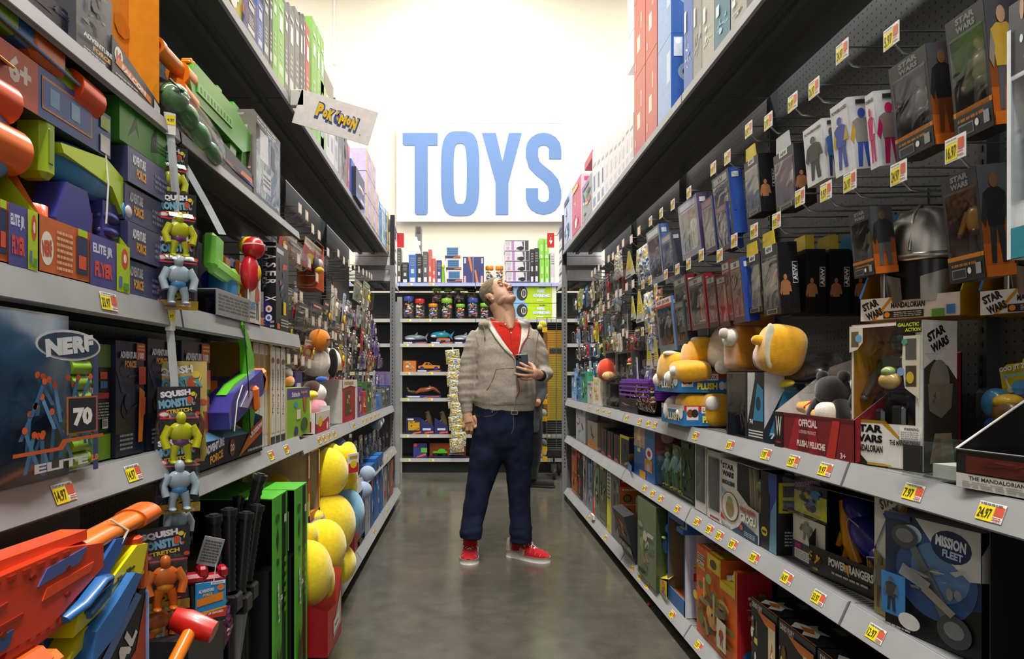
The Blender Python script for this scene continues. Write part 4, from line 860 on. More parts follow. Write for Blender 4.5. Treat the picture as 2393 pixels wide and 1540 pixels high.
def goo(f): f.art(.05,.05,.95,.75,77,['e8d22c','3a7ac8','c8281f','f0ece0','5aa0d8','8a5ab0'],24).text('GOO JIT ZU',.3,.88,.5,.08,'f0f0e8',8,.05,'222').text('DEEP GOO SEA',.32,.79,.46,.05,'5ab0e0',8,.04).text('2 IN 1',.85,.86,.22,.08,'d82a2a',5,.04)
def gootoy(m,w,d,h):
 m.sell((w*.22,d*.5,h*.42),(w*.17,d*.4,h*.2),'1f6a98','plastic').sell((w*.5,d*.45,h*.3),(w*.2,d*.5,h*.2),'6a4420','plastic').sell((w*.48,d*.4,h*.45),(w*.16,d*.42,h*.1),'d0a828','plastic').sell((w*.75,d*.5,h*.22),(w*.15,d*.4,h*.15),'4a3a3c','plastic').sell((w*.3,d*.5,h*.14),(w*.2,d*.4,h*.12),'1c4a8a','plastic')
blister('yellow card with glossy blue and brown squashy toys behind the empty clear tray',1,1.10,2262,2400,835,1030,.07,'e0c828',None,goo,shape='fancy',bub=(.08,.03,.92,.62),stuff=gootoy)
m = M();m.box((0,0,0),(.17,.002,.075),'fff','clear').box((0,.10,0),(.17,.102,.075),'fff','clear').box((0,0,0),(.002,.1,.075),'fff','clear').box((.168,0,0),(.17,.1,.075),'fff','clear').box((0,0,0),(.17,.1,.002),'fff','clear').box((0,0,.073),(.17,.1,.075),'fff','clear')
m.box((.004,-.001,.01),(.05,0,.065),'2c2c2e').box((.055,.02,.003),(.16,.09,.03),'c8c8c4')
m.ob('clear_box',None,(.905,1.475,.945),-math.pi/2+.25,label='empty clear plastic box lying on the price rail of the chest-high shelf',cat='box')
def blk(): 
 t = empty('display_tray',(.915,1.325,.945),-math.pi/2+.15,label='black open display tray with a white lower label at the right picture edge',cat='display tray');m = M();w_,d,h = .28,.2,.07
 for x0,y0,x1,y1,hh in ((0,0,w_,.003,h),(0,0,.003,d,h),(w_-.003,0,w_,d,h),(0,d-.003,w_,d,h+.12)): m.box((x0,y0,0),(x1,y1,hh),'1c1a1b')
 m.add([(0,0,h),(0,d,h),(0,d,h+.12)],[(0,1,2)],'201e1f').add([(.003,0,h),(.003,d,h+.12),(.003,d,h)],[(0,1,2)],'201e1f');m.box((0,0,0),(w_,d,.003),'222').tube([(0,0,h),(0,d,h+.12)],.003,'d8d4ce','card',5).tube([(0,0,h),(w_,0,h)],.002,'55585c','card',5)
 a = m.face((0,0,0),(1,0,0),(0,0,1),w_,h);a.rect(0,0,1,.38,'d8d4ce').text('THE MANDALORIAN',.3,.28,.4,.1,'333',0,.02).lines(.05,.04,.7,.2,3,'999').rect(.08,.42,.9,.85,'5a2018').art(.1,.45,.6,.85,4,['4a1a14','6a2a20','2a2020'],8)
 m.ob('tray',t)
blk()
# ---- knee-high shelf (z .60)
Z = .602
BX('white and blue clear pack at the far end of the right knee-high shelf',1346,1368,957,.1,'c8ccd0',pal=['c8d4e0','8ab0d8','b8303a','9aa4ac'],X=.96)
BX('clear doll box with an orange base, right knee-high shelf',1373,1396,990,.12,'a89c88',front=lambda a: a.rect(0,0,1,.25,'d8842a').art(.1,.3,.9,.9,5,['c8b090','55504a','3a5a8a'],9),side=lambda b: b.rect(0,0,1,.12,'e8e4dc').art(.1,.15,.9,.9,6,['c8b090','3a6ab0','55504a','c8502a'],9),X=.96)
for i in range(3):
 u = [(1404,1417),(1419,1432),(1434,1448)][i]
 BX('narrow black carton with a red cord on its front, %s from the far end' % ORD[i],u[0],u[1],1004+i*7,.13,'2c2c2a',front=lambda a: a.art(.1,.15,.9,.95,8,['55584c','3a3c38','6a6a5c'],7).poly([(.1,.02),(.9,.02),(.7,.12),(.3,.12)],'d01c22').rect(.45,.1,.55,.9,'b82028'),sc='1f1f20',X=.96,group='black cartons with red cords')
BX('black carton with a yellow edge and a blue and orange picture side, right knee-high shelf',1449,1470,1022,.14,'20222a',front=lambda a: a.rect(0,0,.12,1,'d8c82c').rect(0,.9,1,1,'d8c82c').art(.2,.1,.9,.8,3,['3a4a38','22262e'],6),side=lambda b: b.rect(0,.97,1,1,'d8c82c').rect(.2,.75,.8,.85,'c8ccd4').art(.1,.1,.9,.6,9,['e89a1c','2a3a8a','6a3aa0','3a6ac0'],12),sc='1c2440',X=.96)
def boxy():
 lo,rz,w_,h_ = place(1,.95,1482,1530,Z,985);t = empty('toy_box',lo,rz,label='pink-topped blue carton with a heart bubble and an open blue tray in front',cat='box')
 m = M();m.box((0,0,0),(w_,.16,h_),'2f6ab0',cf=['2f6ab0','2f6ab0','a86a68','8a4a5c','c88a94','888']);a,b,_,tp = sides(m,w_,.16,h_)
 a.rect(0,.5,.55,1,'c09a8c').text('LB',.25,.62,.3,.2,'e8e0a8',90,.03).ell(.75,.45,.16,.1,'f0ece8').ell(.75,.45,.08,.05,'c01c34').rect(.55,.15,.9,.35,'d8923a').ell(.72,.22,.1,.06,'c8b8e0').rect(.3,0,.6,.12,'e0a020')
 b.rect(0,.55,1,1,'8a4a58').rect(0,0,1,.45,'2f6ab0').ell(.4,.75,.2,.1,'c8a0a0');m.ob('carton',t)
 m = M();m.add([(-.16,-.0,.0),(.09,-.035,.0),(.09,-.035,.05),(-.16,0,.05)],[(0,1,2,3)],'2f6ab0').add([(-.16,0,.05),(-.06,-.02,.10),(-.04,.05,.11),(-.14,.06,.06)],[(0,1,2,3)],'a8842c').add([(-.17,-.01,.04),(-.17,.04,.045),(-.21,.03,.02),(-.21,-.01,.02)],[(0,1,2,3)],'f0e090').add([(-.16,.0,0),(-.16,.1,0),(-.16,.1,.06),(-.16,0,.05)],[(0,1,2,3)],'255a98')
 m.ob('open_flap',t)
boxy()
def green_pack(f): f.rect(0,0,.35,1,'9ac82c').text('DINO',.17,.6,.5,.12,'1c2a10',90,.04).art(.35,.1,1,.95,12,GREENS+['a8c0b8'],12).rect(.5,0,.8,.08,'e8b81c')
for i,(a,b,vt,vb,c,lb) in enumerate([(1530,1548,1043,1135,'a8c870','with the lime lettered card'),(1550,1566,1030,1150,'8a9c7c','in the middle, taller and grey-green'),(1568,1588,1025,1165,'9aa884','with a yellow price flag')]):
 blister('clear green monster pack '+lb+', knee-high shelf',1,.95,a,b,vt,None,.09,c,('7ab0b8','3c8a6a','e8d84a'),green_pack,skin='8ac0b0',bub=(.2,.04,.98,.9),loc=(lambda p: (p[0][0],p[0][1],Z))(place(1,.95,a,b,Z,vt)),w=place(1,.95,a,b,Z,vt)[2],h=place(1,.95,a,b,Z,vt)[3],pal=GREENS)
BX('dark green dinosaur pack with a yellow corner label, knee-high shelf',1592,1622,1030,.11,'26361f',pal=['2f4a26','1c2a18','4a6a34','3a5a50'],sc='1c2a18',X=.97)
winbox('white framed window carton with a red curve, far one of two on the knee-high shelf',1,.945,1624,1650,1032,0,.13,'d4d0cc',('7a8a80','5a6a60','3a4a44'),'a89a88',back='5a6460',z=Z,hh=.08,fh=.14,side=lambda b: b.rect(0,0,1,1,'cac6c0').poly([(.2,.75),(.4,.7),(.5,.4),(.35,.35)],'b81c2c'))
winbox('white framed window carton with a dark caped doll, near one of two',1,.94,1653,1684,1058,0,.13,'d8d4d0',('3a3a3c','3a2a2a','222'),'55504c',back='6a5c5c',z=Z,hh=.1,fh=.14,side=lambda b: b.rect(0,.85,1,.9,'a83a3a'),foot=lambda a: a.rect(.2,.03,.9,.06,'a83a3a'))
def grogu():
 lo,rz,w_,h_ = place(1,.945,1686,1772,Z,1096);t = empty('doll_box',(lo[0],lo[1],lo[2]),rz,label='white open-sided doll box with a sandy doll and a round picture, knee-high shelf',cat='box')
 m = M();e = .002;d = .13;wh = 'dedad4'
 m.prism([(0,0),(w_,0),(w_,h_*.42),(w_*.75,h_*.45),(w_*.45,h_*.6),(w_*.45,h_),(0,h_)],0,e,wh)
 m.box((0,e,0),(e,d,h_),wh).box((e,d-e,0),(w_,d,h_),'6a1a22').box((e,e,0),(w_,d-e,e),wh).box((e,e,h_-e),(w_-e,d-e,h_),wh).box((w_-e,e,0),(w_,d-e,h_*.42),'3a5a74')
 a = m.face((0,0,0),(1,0,0),(0,0,1),w_,h_)
 sw(a,.2,.84,.34,.2);a.text('MANDALORIAN',.21,.66,.36,.07,'222',0,.04)
 a.poly([(0,.5),(.45,.3),(.45,.45),(0,.58)],'8ab8d8').poly([(.3,.0),(1,.0),(1,.12),(.6,.2),(.5,.1)],'2a4a60').ell(.27,.33,.24,.21,'8a5040',28).ell(.27,.33,.225,.195,'e8e0d0',28)
 a.ell(.27,.3,.12,.13,'a08a60').ell(.27,.42,.08,.06,'9ab070')
 a.text('GROGU',.76,.27,.4,.12,'f4f0ea',0,.06,'2a2420').text('WILD RIDIN',.74,.38,.4,.06,'b8442a',0,.05).ell(.6,.12,.04,.035,'d85a2a').lines(.68,.03,.95,.1,3,'a8c0cc').rect(.03,.02,.3,.04,'999').poly([(0,.22),(.1,.15),(.18,.1),(.0,.12)],'c0342c')
 m.ob('carton',t)
 m = M();cx = w_*.78;m.sell((cx,d*.5,h_*.42),(.045,.04,.085),'a08c68','cloth').sell((cx,d*.45,h_*.72),(.04,.036,.03),'7f9060','plastic').tube([(cx-.03,d*.4,h_*.55),(cx-.06,d*.3,h_*.4)],[.018,.014],'a08c68','cloth')
 m.ob('doll',t)
 for q in (.16,.27): m = M();m.tube([(w_*(.5+q),.03,h_*.4),(w_*(.48+q),.03,h_*.75),(w_*(.43+q),.035,h_*.93),(w_*(.36+q),.04,h_*.9)],.011,'8f8470','plastic').ob('strap',t)
grogu()
BX('tall blue and black hero carton with a yellow bat-like badge, knee-high shelf',1778,1815,1110,.12,'20242c',front=lambda a: a.rect(.5,.3,1,1,'2c4aa0').poly([(.0,0),(.55,0),(.6,.7),(.3,.9),(0,.4)],'15161a').poly([(.55,0),(1,0),(1,.7),(.65,.5)],'6a9ab8').ell(.25,.22,.2,.06,'e0c820').poly([(.1,.23),(.4,.23),(.33,.19),(.25,.21),(.17,.19)],'15161a'),
 side=lambda b: b.rect(.1,.35,.9,.5,'15161a').rect(.05,.52,.95,.9,'d0c020').rect(.15,.55,.85,.68,'22242a').rect(.15,.72,.85,.86,'22242a').lines(.2,.1,.8,.3,5,'aaa'),sc='1c1f26',X=.95)
def gpack(f): f.rect(0,.45,1,1,'1f2220').rect(0,.5,1,.72,'c8c62c').art(.15,.5,.85,.8,51,['6a4a3c','4a6a5c','8a5a3c','4a8ac8','3a2a24'],12).rect(0,.2,1,.47,'cfcbb8').figure(.45,.24,.4,.2,('8a8a80','7a7a72','6a6a62'),'8a8a80').rect(0,0,1,.2,'2c3a58').rect(.08,.03,.92,.13,'d8d4cc').lines(.1,.04,.9,.12,4,'999').rect(.1,.14,.3,.19,'a8205a').text('GOO JIT ZU',.45,.92,.7,.07,'a8a890',10,.05).text('GOOSHIFTERS',.5,.82,.8,.05,'b070b0',10,.04)
blister('curved dark pack with grey armoured figure print and white base label, knee-high shelf',1,.94,1818,1890,1103,None,.05,'1f2220',None,gpack,bub=(.1,.5,.9,.9),loc=(.94,yof(1818,.94),Z),w=place(1,.94,1818,1890,Z,1108)[2],h=.29)
def prbox():
 w_,d,h = .36,.2,.24;t = empty('dinosaur_box',(.965,2.0,Z),-math.pi/2+.12,label='black open display carton with a blue and orange winged dinosaur, knee-high shelf',cat='box');m = M();e = .003
 m.box((0,0,0),(w_,e,.075),'15161a').box((0,d-e,0),(w_,d,h),'4a3034').box((0,0,0),(w_,d,e),'15161a').box((0,0,h),(w_,d,h+e),'2a1c1e')
 for x in (0,w_-e): m.box((x,0,0),(x+e,d,h),'1c1d22') if x == 0 and False else m.add([(x,0,0),(x,d,0),(x,d,h),(x,d*.5,h),(x,0,.09)],[(0,1,2,3,4)],'1c1d22')
 a = m.face((0,0,0),(1,0,0),(0,0,1),w_,.075);a.art(.0,.05,.2,.95,7,['c8921c','8a6a1c','e0b83a','22242a'],12).text('POWER',.36,.68,.2,.3,'d8d4cc',0,.04).text('RANGERS',.62,.68,.26,.3,'d8d4cc',0,.04).lines(.3,.25,.7,.4,1,'aaa').rect(.78,.35,.98,.95,'7ab0d8').ell(.88,.6,.05,.15,'c83a2c').rect(.78,.02,.88,.25,'4a8a3c').rect(.9,.02,.98,.25,'3a78b8').poly([(.44,.8),(.5,.4),(.49,.8)],'e8a01c')
 bk = m.face((0,d-e-.001,0),(1,0,0),(0,0,1),w_,h);bk.art(.05,.3,.95,.95,9,['6a4a44','8a6a5c','4a3034','a88a78'],12).rect(.6,.62,.85,.85,'a8937a').poly([(.38,.75),(.44,.75),(.42,.82)],'111')
 m.ob('carton',t)
 m = M();B,O = '2f2f8c','d8901c'
 m.sell((w_*.42,d*.42,h*.5),(.09,.05,.045),B,'plastic',rot=rot3(0,35,0)).sell((w_*.62,d*.4,h*.32),(.075,.045,.035),B,'plastic',rot=rot3(0,30,0)).sell((w_*.25,d*.42,h*.78),(.05,.035,.03),B,'plastic',rot=rot3(0,40,0))
 for q in (0,.03,.06): m.prism([(w_*.5+q,h*.5),(w_*.8+q,h*.62),(w_*.9,h*.45-q),(w_*.7,h*.3)],d*.45+q,d*.5+q,'34349a','plastic').prism([(w_*.45,h*.62),(w_*.62,h*.78),(w_*.78,h*.66),(w_*.6,h*.52)],d*.5-q*.4,d*.53-q*.4,'3c3ca8','plastic')
 m.tube([(w_*.14,d*.35,h*.85),(w_*.22,d*.3,h*.62),(w_*.26,d*.3,h*.4),(w_*.34,d*.3,h*.2)],[.012,.018,.02,.014],O,'plastic',10).tube([(w_*.2,d*.28,h*.5),(w_*.15,d*.26,h*.35)],[.012,.008],O,'plastic').tube([(w_*.26,d*.28,h*.36),(w_*.22,d*.26,h*.22)],[.012,.008],O,'plastic').tube([(w_*.5,d*.3,h*.3),(w_*.53,d*.28,h*.12)],[.014,.009],O,'plastic')
 m.ob('dinosaur',t)
 m = M();m.tube([(w_*.3,d*.2,h*.66),(w_*.36,d*.15,h*.72),(w_*.42,d*.25,h*.62)],.0016,'d8d4cc','plastic',5).tube([(w_*.55,d*.2,h*.12),(w_*.58,d*.12,h*.38),(w_*.68,d*.14,h*.4),(w_*.78,d*.2,h*.3)],.0016,'d8d4cc','plastic',5).ob('tie',t)
prbox()
def swv():
 w_,d,h = .34,.26,.30;t = empty('helmet_box',(.955,1.655,Z),-math.pi/2+.05,label='white-cornered dark box with a yellow stripe and a black mask inside, knee-high shelf',cat='box');m = M();e = .003
 m.prism([(0,0),(.05,0),(.05,h*.55),(.12,h),(0,h)],0,e,'d4d0cc').prism([(.05,.1),(.075,.12),(.075,h*.8),(.13,h),(.12,h),(.05,h*.55)],0,e,'c89a1c').box((0,d,0),(w_,d+e,h),'1f1f22').box((0,0,0),(w_,d,e),'1c1c1e').box((0,0,h),(w_,d,h+e),'b8b4b0').box((w_-e,0,0),(w_,d,h),'1c1c1e').box((0,0,0),(e,d,h),'c8c4c0')
 a = m.face((0,0,0),(1,0,0),(0,0,1),w_,h);a.k = 12;a.poly([(0,.5),(.14,.78),(.36,1),(0,1)],'d8d4d0');sw(a,.16,.84,.17,.2,'1c1c1c',30);a.poly([(0,0),(.2,0),(.16,.4),(.0,.5)],'8a7a3c').figure(.07,.05,.14,.4,('6a6a64','4a4a48','8a8a80'),'55585c')
 m.ob('carton',t)
 m = M();m.sell((.17,.1,.2),(.075,.075,.08),'2a2b2e','plastic',.8).lathe([(.09,-.09),(.08,-.03),(.078,0)],'1c1d20','plastic',(.17,.1,.16),24).box((.11,.02,.15),(.2,.03,.165),'55585c','plastic').prism([(.10,.06),(.24,.06),(.2,.15),(.13,.15)],.035,.045,'3a3b3e','plastic');m.ob('mask',t)
swv()
def fleet(lb,x,y,yaw,full=True):
 w_,d,h = .235,.11,.25;t = empty('vehicle_box',(x,y,Z),-math.pi/2+yaw,label=lb,cat='box')
 m = M();m.box((0,0,0),(w_,d,h),'1a2a44',cf=['1f3454','111','1a1c20','141518','c8c4c0','111'])
 a,b,_,tp = sides(m,w_,d,h)
 a.poly([(0,.0),(1,0),(1,.4),(.5,.25),(0,.35)],'14161c').ell(.55,.55,.42,.35,'34568c',24).ell(.6,.6,.3,.24,'5a80b0',24).ell(.3,.85,.12,.08,'b8d0e8').ell(.3,.85,.06,.04,'f0f4fc')
 a.poly([(.35,1),(1,1),(1,.62),(.9,.6),(.55,.8)],'d0d0d0').ell(.72,.83,.2,.13,'22305a').text('MISSION',.72,.86,.3,.09,'e8eef8',-4,.05,'22305a').text('FLEET',.74,.77,.2,.06,'b8ccf0',-4,.04).rect(0,.95,.3,1,'2a3a7a')
 G = ['8a8d90','5a5e62','b0b2b0','3a3e44','747880']
 a.poly([(.22,.85),(.34,.8),(.8,.22),(.68,.16)],'6a6e74').ell(.24,.82,.15,.1,'4a4e54',18).ell(.24,.83,.1,.06,'7a7e84').ell(.76,.17,.17,.13,'4a4e54',18).ell(.76,.18,.1,.07,'85898e').art(.3,.4,.9,.68,31,G,16).poly([(.25,.6),(.55,.5),(.5,.42),(.2,.5)],'8f9296').poly([(.45,.42),(.75,.28),(.8,.33),(.5,.48)],'9a9488')
 a.rect(.0,.12,.28,.48,'3a78b8').figure(.12,.15,.16,.3,('3a3e44','2c3036','5a5e64'),'55585c').ell(.33,.12,.12,.07,'d0d0cc').lines(.03,.02,.35,.05,1,'aaa')
 b.poly([(0,.82),(.3,1),(1,1),(1,.85),(.35,.6),(0,.62)],'c8c8c8');sw(b,.55,.87,.62,.17,'222',25)
 for q in (.32,.5): b.rect(.15,q-.13,.85,q+.02,'c0c4c4').rect(.2,q-.11,.8,q,'7a8084').poly([(.25,q-.1),(.7,q-.02),(.75,q-.06)],'3a3e44')
 b.lines(.5,.03,.9,.06,1,'999');m.ob('carton',t)
fleet('dark blue starship carton with a white corner, nearest on the knee-high shelf',.93,1.575,.20)
fleet('dark starship carton half hidden right of the dark blue one',1.10,1.50,.15)
BX('black carton with white lettering at the lower right picture edge, knee-high shelf',2350,2440,1280,.1,'15161a',X=1.10,front=lambda a: a.poly([(.1,.1),(.6,.1),(.6,.55),(.1,.55)],'3a4a78') and sw(a,.4,.75,.6,.2,'ddd'))
for i in range(3): M().prism([(0,0),(.08,0),(.075,.16),(.055,.2),(.02,.19)],0,.004,'6a6a68' if i else '8a8a86').ob('header_card',None,(1.12+.07*i,1.62+.02*i,Z+.12),-math.pi/2+.4,label='grey rounded pack top behind the starship cartons, %s from the aisle' % ORD[i],cat='card',group='grey pack tops')
# ---- base shelf (z .115)
Z = .118
for i,(a,b,vt,c,pal,lb) in enumerate([(1336,1348,1050,'a8582a',WARM,'orange and black carton'),(1350,1360,1056,'2a2624',DARK+['c8281f'],'black carton'),(1362,1372,1060,'8a8088',DARK,'mauve grey carton'),(1374,1384,1065,'7a8a9c',COOL,'blue-grey carton'),
  (1387,1400,1070,'7a8a6c',GREENS+['c8c4b0'],'sage green carton'),(1402,1416,1080,'5c6450',['4a5240','8a9070','3a4030','c8b838'],'olive carton')]):
 BX('%s in the far row, right base shelf, %s from the end' % (lb,ORD[i]),a,b,vt,.2,c,pal=pal,seed=i+20,lean=.0,X=.95)
M().prism([(0,0),(.05,0),(.03,.16)],-.006,.0,'d01c1c').box((0,-.02,0),(.1,-.007,.03),'e8e4dc','card').ob('red_tag',None,(.925,5.2,Z),-math.pi/2,label='red pointed tag with a white strip at the far right base shelf',cat='tag')
BX('very slim carton with a bright yellow spine, right base shelf',1418,1427,1094,.2,'d8cc38',front=lambda a: a.rect(0,.5,1,1,'c8cbb0').rect(.2,.1,.8,.4,'f0e020').lines(.2,.5,.8,.95,8,'666'),sc='c8c4a0',X=.94)
BX('tall playset carton with a red and orange side showing round vehicle pictures',1429,1448,1108,.17,'6a6c6c',front=lambda a: a.art(.05,.05,.95,.95,66,['55585a','7a7c78','8a8a80','4a4a48'],10),
 side=lambda b: [b.rect(0,.82,1,1,'b82a20'),b.rect(0,.27,1,.82,'d8762a'),b.rect(0,0,1,.27,'d8b82c'),b.rect(.1,.88,.5,.95,'eee'),[b.ell(x,y,.16,.06,'3a342c') and b.ell(x,y,.12,.045,'8a7a5c') for x in (.28,.74) for y in (.45,.65)],b.lines(.1,.75,.9,.8,1,'f0e8d8'),b.lines(.1,.55,.9,.57,1,'e0e8f0'),b.ell(.25,.12,.12,.05,'8a8a5c')],X=.94,sc='d8762a')
BX('small orange and black carton tipped on its corner, right base shelf',1456,1486,1205,.06,'26242a',front=lambda a: a.art(.1,.4,.95,.95,13,['e8a01c','d84a1c','3a5a9c','f0e8d8'],12).rect(0,.1,1,.35,'1c1c20').text('POWER',.27,.24,.42,.14,'ddd',0,.04).text('RANGERS',.75,.24,.44,.14,'ddd',0,.04),X=.925,lean=.25)
winbox('open grey carton with a glowing green monster pack inside, right base shelf',1,.93,1486,1516,1180,0,.2,'55585c',('8ac02c','a8c81c','2a3a10'),'9ad03c',back='a8c81c',z=Z,hh=.04,fh=.04,sc='8ab02c')
BX('green picture carton hanging out over the right base shelf edge',1490,1533,1187,.05,'6a7858',X=.905,front=lambda a: a.art(.05,.05,.95,.8,15,['8a9c70','4a5a3c','9a7a5c','55704c','b8b8a8'],14).rect(.1,.05,.4,.1,'222'),sc='3a4a30')
def ytray(t):
 m = M();m.add([(0,0,0),(.2,-.01,0),(.2,-.01,.09),(.0,0,.05)],[(0,1,2,3)],'d8c020').add([(.0,.0,.05),(.2,0,.1),(.14,.07,.12),(.02,.06,.1)],[(0,1,2,3)],'e8d030').add([(0,.002,.0),(.02,.12,0),(.02,.12,.22),(0,.0,.16)],[(0,1,2,3)],'d8c020').poly if False else m.add([(0,0,0),(.2,-.01,0),(.2,-.01,.09),(.0,0,.05)],[(0,1,2,3)],'d8c020').add([(.0,.0,.05),(.2,0,.1),(.14,.07,.12),(.02,.06,.1)],[(0,1,2,3)],'e8d030').add([(0,.002,.0),(.02,.12,0),(.02,.12,.22),(0,.0,.16)],[(0,1,2,3)],'d8c020')
 f = m.face((.1,-.008,.01),(1,-.05,0),(0,0,1),.09,.07);f.ell(.4,.6,.25,.3,'c8503a').text('3+',.4,.6,.25,.25,'f0e8d0',0,.03).rect(.0,.0,1,.2,'8a5ab0');m.ob('tray',t)
 m = M();m.sell((.09,.07,.22),(.045,.045,.06),'2c7ac0','plastic').sell((.06,.05,.30),(.03,.03,.03),'3a8ad0','plastic').sell((.11,.05,.16),(.03,.03,.05),'6a7a3c','plastic').sell((.05,.03,.22),(.02,.02,.04),'2c6ab0','plastic').sell((.08,.01,.265),(.018,.01,.006),'d8e060','plastic');m.ob('monster',t)
plush('yellow open tray with a blue crouching toy monster, right base shelf',(.925,yof(1536,.925),Z+.002),ytray,-math.pi/2,name='display_tray',cat='display tray')
def toystory():
 lo,rz,w_,h_ = place(1,.93,1560,1598,Z,1215);w_ += .02;d = .14;t = empty('figure_box',lo,rz,label='open blue-framed window box with a white cloud-blue side, right base shelf',cat='box');m = M();e = .004
 B = '2a62b0'
 m.box((0,0,h_-.03),(w_,e,h_),B).box((0,0,0),(.01,e,h_),B).box((w_-.012,0,0),(w_,e,h_),'3a72c0').box((0,0,0),(w_,e,.07),'3a6aa8').box((0,d,0),(w_,d+e,h_),'8a6a44').box((0,0,h_),(w_,d,h_+e),B).box((e,e,e),(w_-e,d,.05),'b8652a').box((0,0,0),(e,d,h_),'6a5a44')
 m.box((w_-e,0,0),(w_,d,h_),'d0d4e4',cf=['d0d4e4']*6)
 b = m.face((w_,0,0),(0,1,0),(0,0,1),d,h_);b.rect(0,0,1,1,'d4d6e2').poly([(.1,1),(.35,1),(.3,0),(.2,0)],'b0b8dc').poly([(.6,1),(.9,1),(.8,0),(.65,0)],'a8b2d8').rect(.05,.88,.7,1,'2a62b0').rect(.25,.38,1,.46,'b8283a').text('TOY',.6,.5,.7,.1,'f0d028',0,.06,'2a4aa0').text('STORY',.62,.42,.6,.045,'f0d028',0,.04)
 f = m.face((0,d-.001,0),(1,0,0),(0,0,1),w_,h_);f.rect(.15,.35,.85,.9,'9c7c54').rect(.35,.5,.7,.75,'7a5c3a').rect(.38,.53,.67,.72,'9c7c54').rect(.0,.0,1,.33,'b86a34')
 m.ob('carton',t)
 m = M();m.box((0,-.01,.0),(.09,.15,.02),B).box((.01,.0,.0205),(.07,.1,.0215),'d8c030').box((.02,.02,.022),(.06,.08,.0225),'b8283a');o = m.ob('blue_lid',t,(w_-.085,-.002,h_-.06))
toystory()
def matchbox():
 w_,d,h = place(1,.935,1628,1723,Z,1343)[2],.12,.352;lo = place(1,.935,1628,1723,Z,1343)[0]
 t = empty('playset_box',lo,-math.pi/2,label='tall orange playset carton with a red side and yellow cut-out corner, base shelf',cat='box');m = M()
 O,Rd,Y = 'd8641c','b0222a','e0c820'
 nx,nd,nz = w_*.62,w_*.93,h*.80     # notch
 m.prism([(0,0),(w_,0),(w_,h),(nd,h),(nd,nz),(nx,nz),(nx,h),(0,h)],0,d,O,'card')
 a,b,_,tp = sides(m,w_,d,h)
 a.rect(.3,.82,.6,.99,Y).rect(nx/w_-.01,.72,.63,1,Y).rect(.62,.72,.94,.80,Y).rect(.93,.72,.96,.99,Y).ell(.45,.9,.08,.05,'5a4a20').rect(.04,.86,.24,.92,'d8d4cc').rect(.05,.87,.23,.91,'2a2a2a').text('MATCHBOX',.14,.89,.16,.022,'eee',0,.03).text('ACTION',.13,.82,.2,.045,'eee',0,.05,'222').text('DRIVERS',.16,.775,.2,.035,'e8d838',0,.04)
 a.art(.02,.02,.98,.68,21,['8a5a2c','a8743a','6a6a3c','8a8a5c','5a5a44','b8843c','c89a4a','4a4a38'],46).rect(.3,.5,.34,.72,'c8a038').rect(.55,.3,.6,.62,'9a8a5c').rect(.65,.12,.86,.42,'c8c0a8').figure(.76,.16,.1,.2,('a83a2c','8a2a24','5a3a2c'),'c89878').ell(.1,.45,.06,.05,'c8b838').ell(.46,.75,.07,.05,'6a9a4a')
 b.rect(0,0,1,1,Rd).art(.2,.6,.9,.82,8,['8a7a5c','c8a85a','5a7a3c','e0d8c0'],12).rect(.3,.53,.95,.58,'c8642a').text('ma',.5,.555,.25,.03,'f0e8d8',0,.04).text('ACTION',.68,.48,.6,.035,'e8e8e0',0,.05).text('DRIVERS',.68,.43,.6,.035,'e0d040',0,.05).text('CONSTRUCTION',.75,.35,.5,.025,'e0b040',0,.03).ell(.5,.18,.35,.06,'3a68a8')
 m.ob('carton',t)
 m = M();m.box((nx+.001,.002,nz),(nd-.001,d-.002,nz+.002),Y).tube([(nx+.02,.02,nz+.01),(nx+.02,.1,nz+.01)],.012,'f0ece4').bbox((nx+.03,.03,nz+.002),(nd-.012,.1,nz+.03),'ece8dc','card');m.ob('card_insert',t)
 m = M();tt = m.face((0,0,h+.0004),(1,0,0),(0,1,0),nx,d);tt.rect(.5,.05,.95,.95,Y).text('MATCHBOX',.3,.4,.4,.14,'f4e8d8',0,.03).lines(.1,.1,.45,.3,2,'f4e8d8').art(.55,.1,.9,.9,3,['8a7a5c','c8641c','3a3a2c'],6);m.ob('lid_print',t)
matchbox()
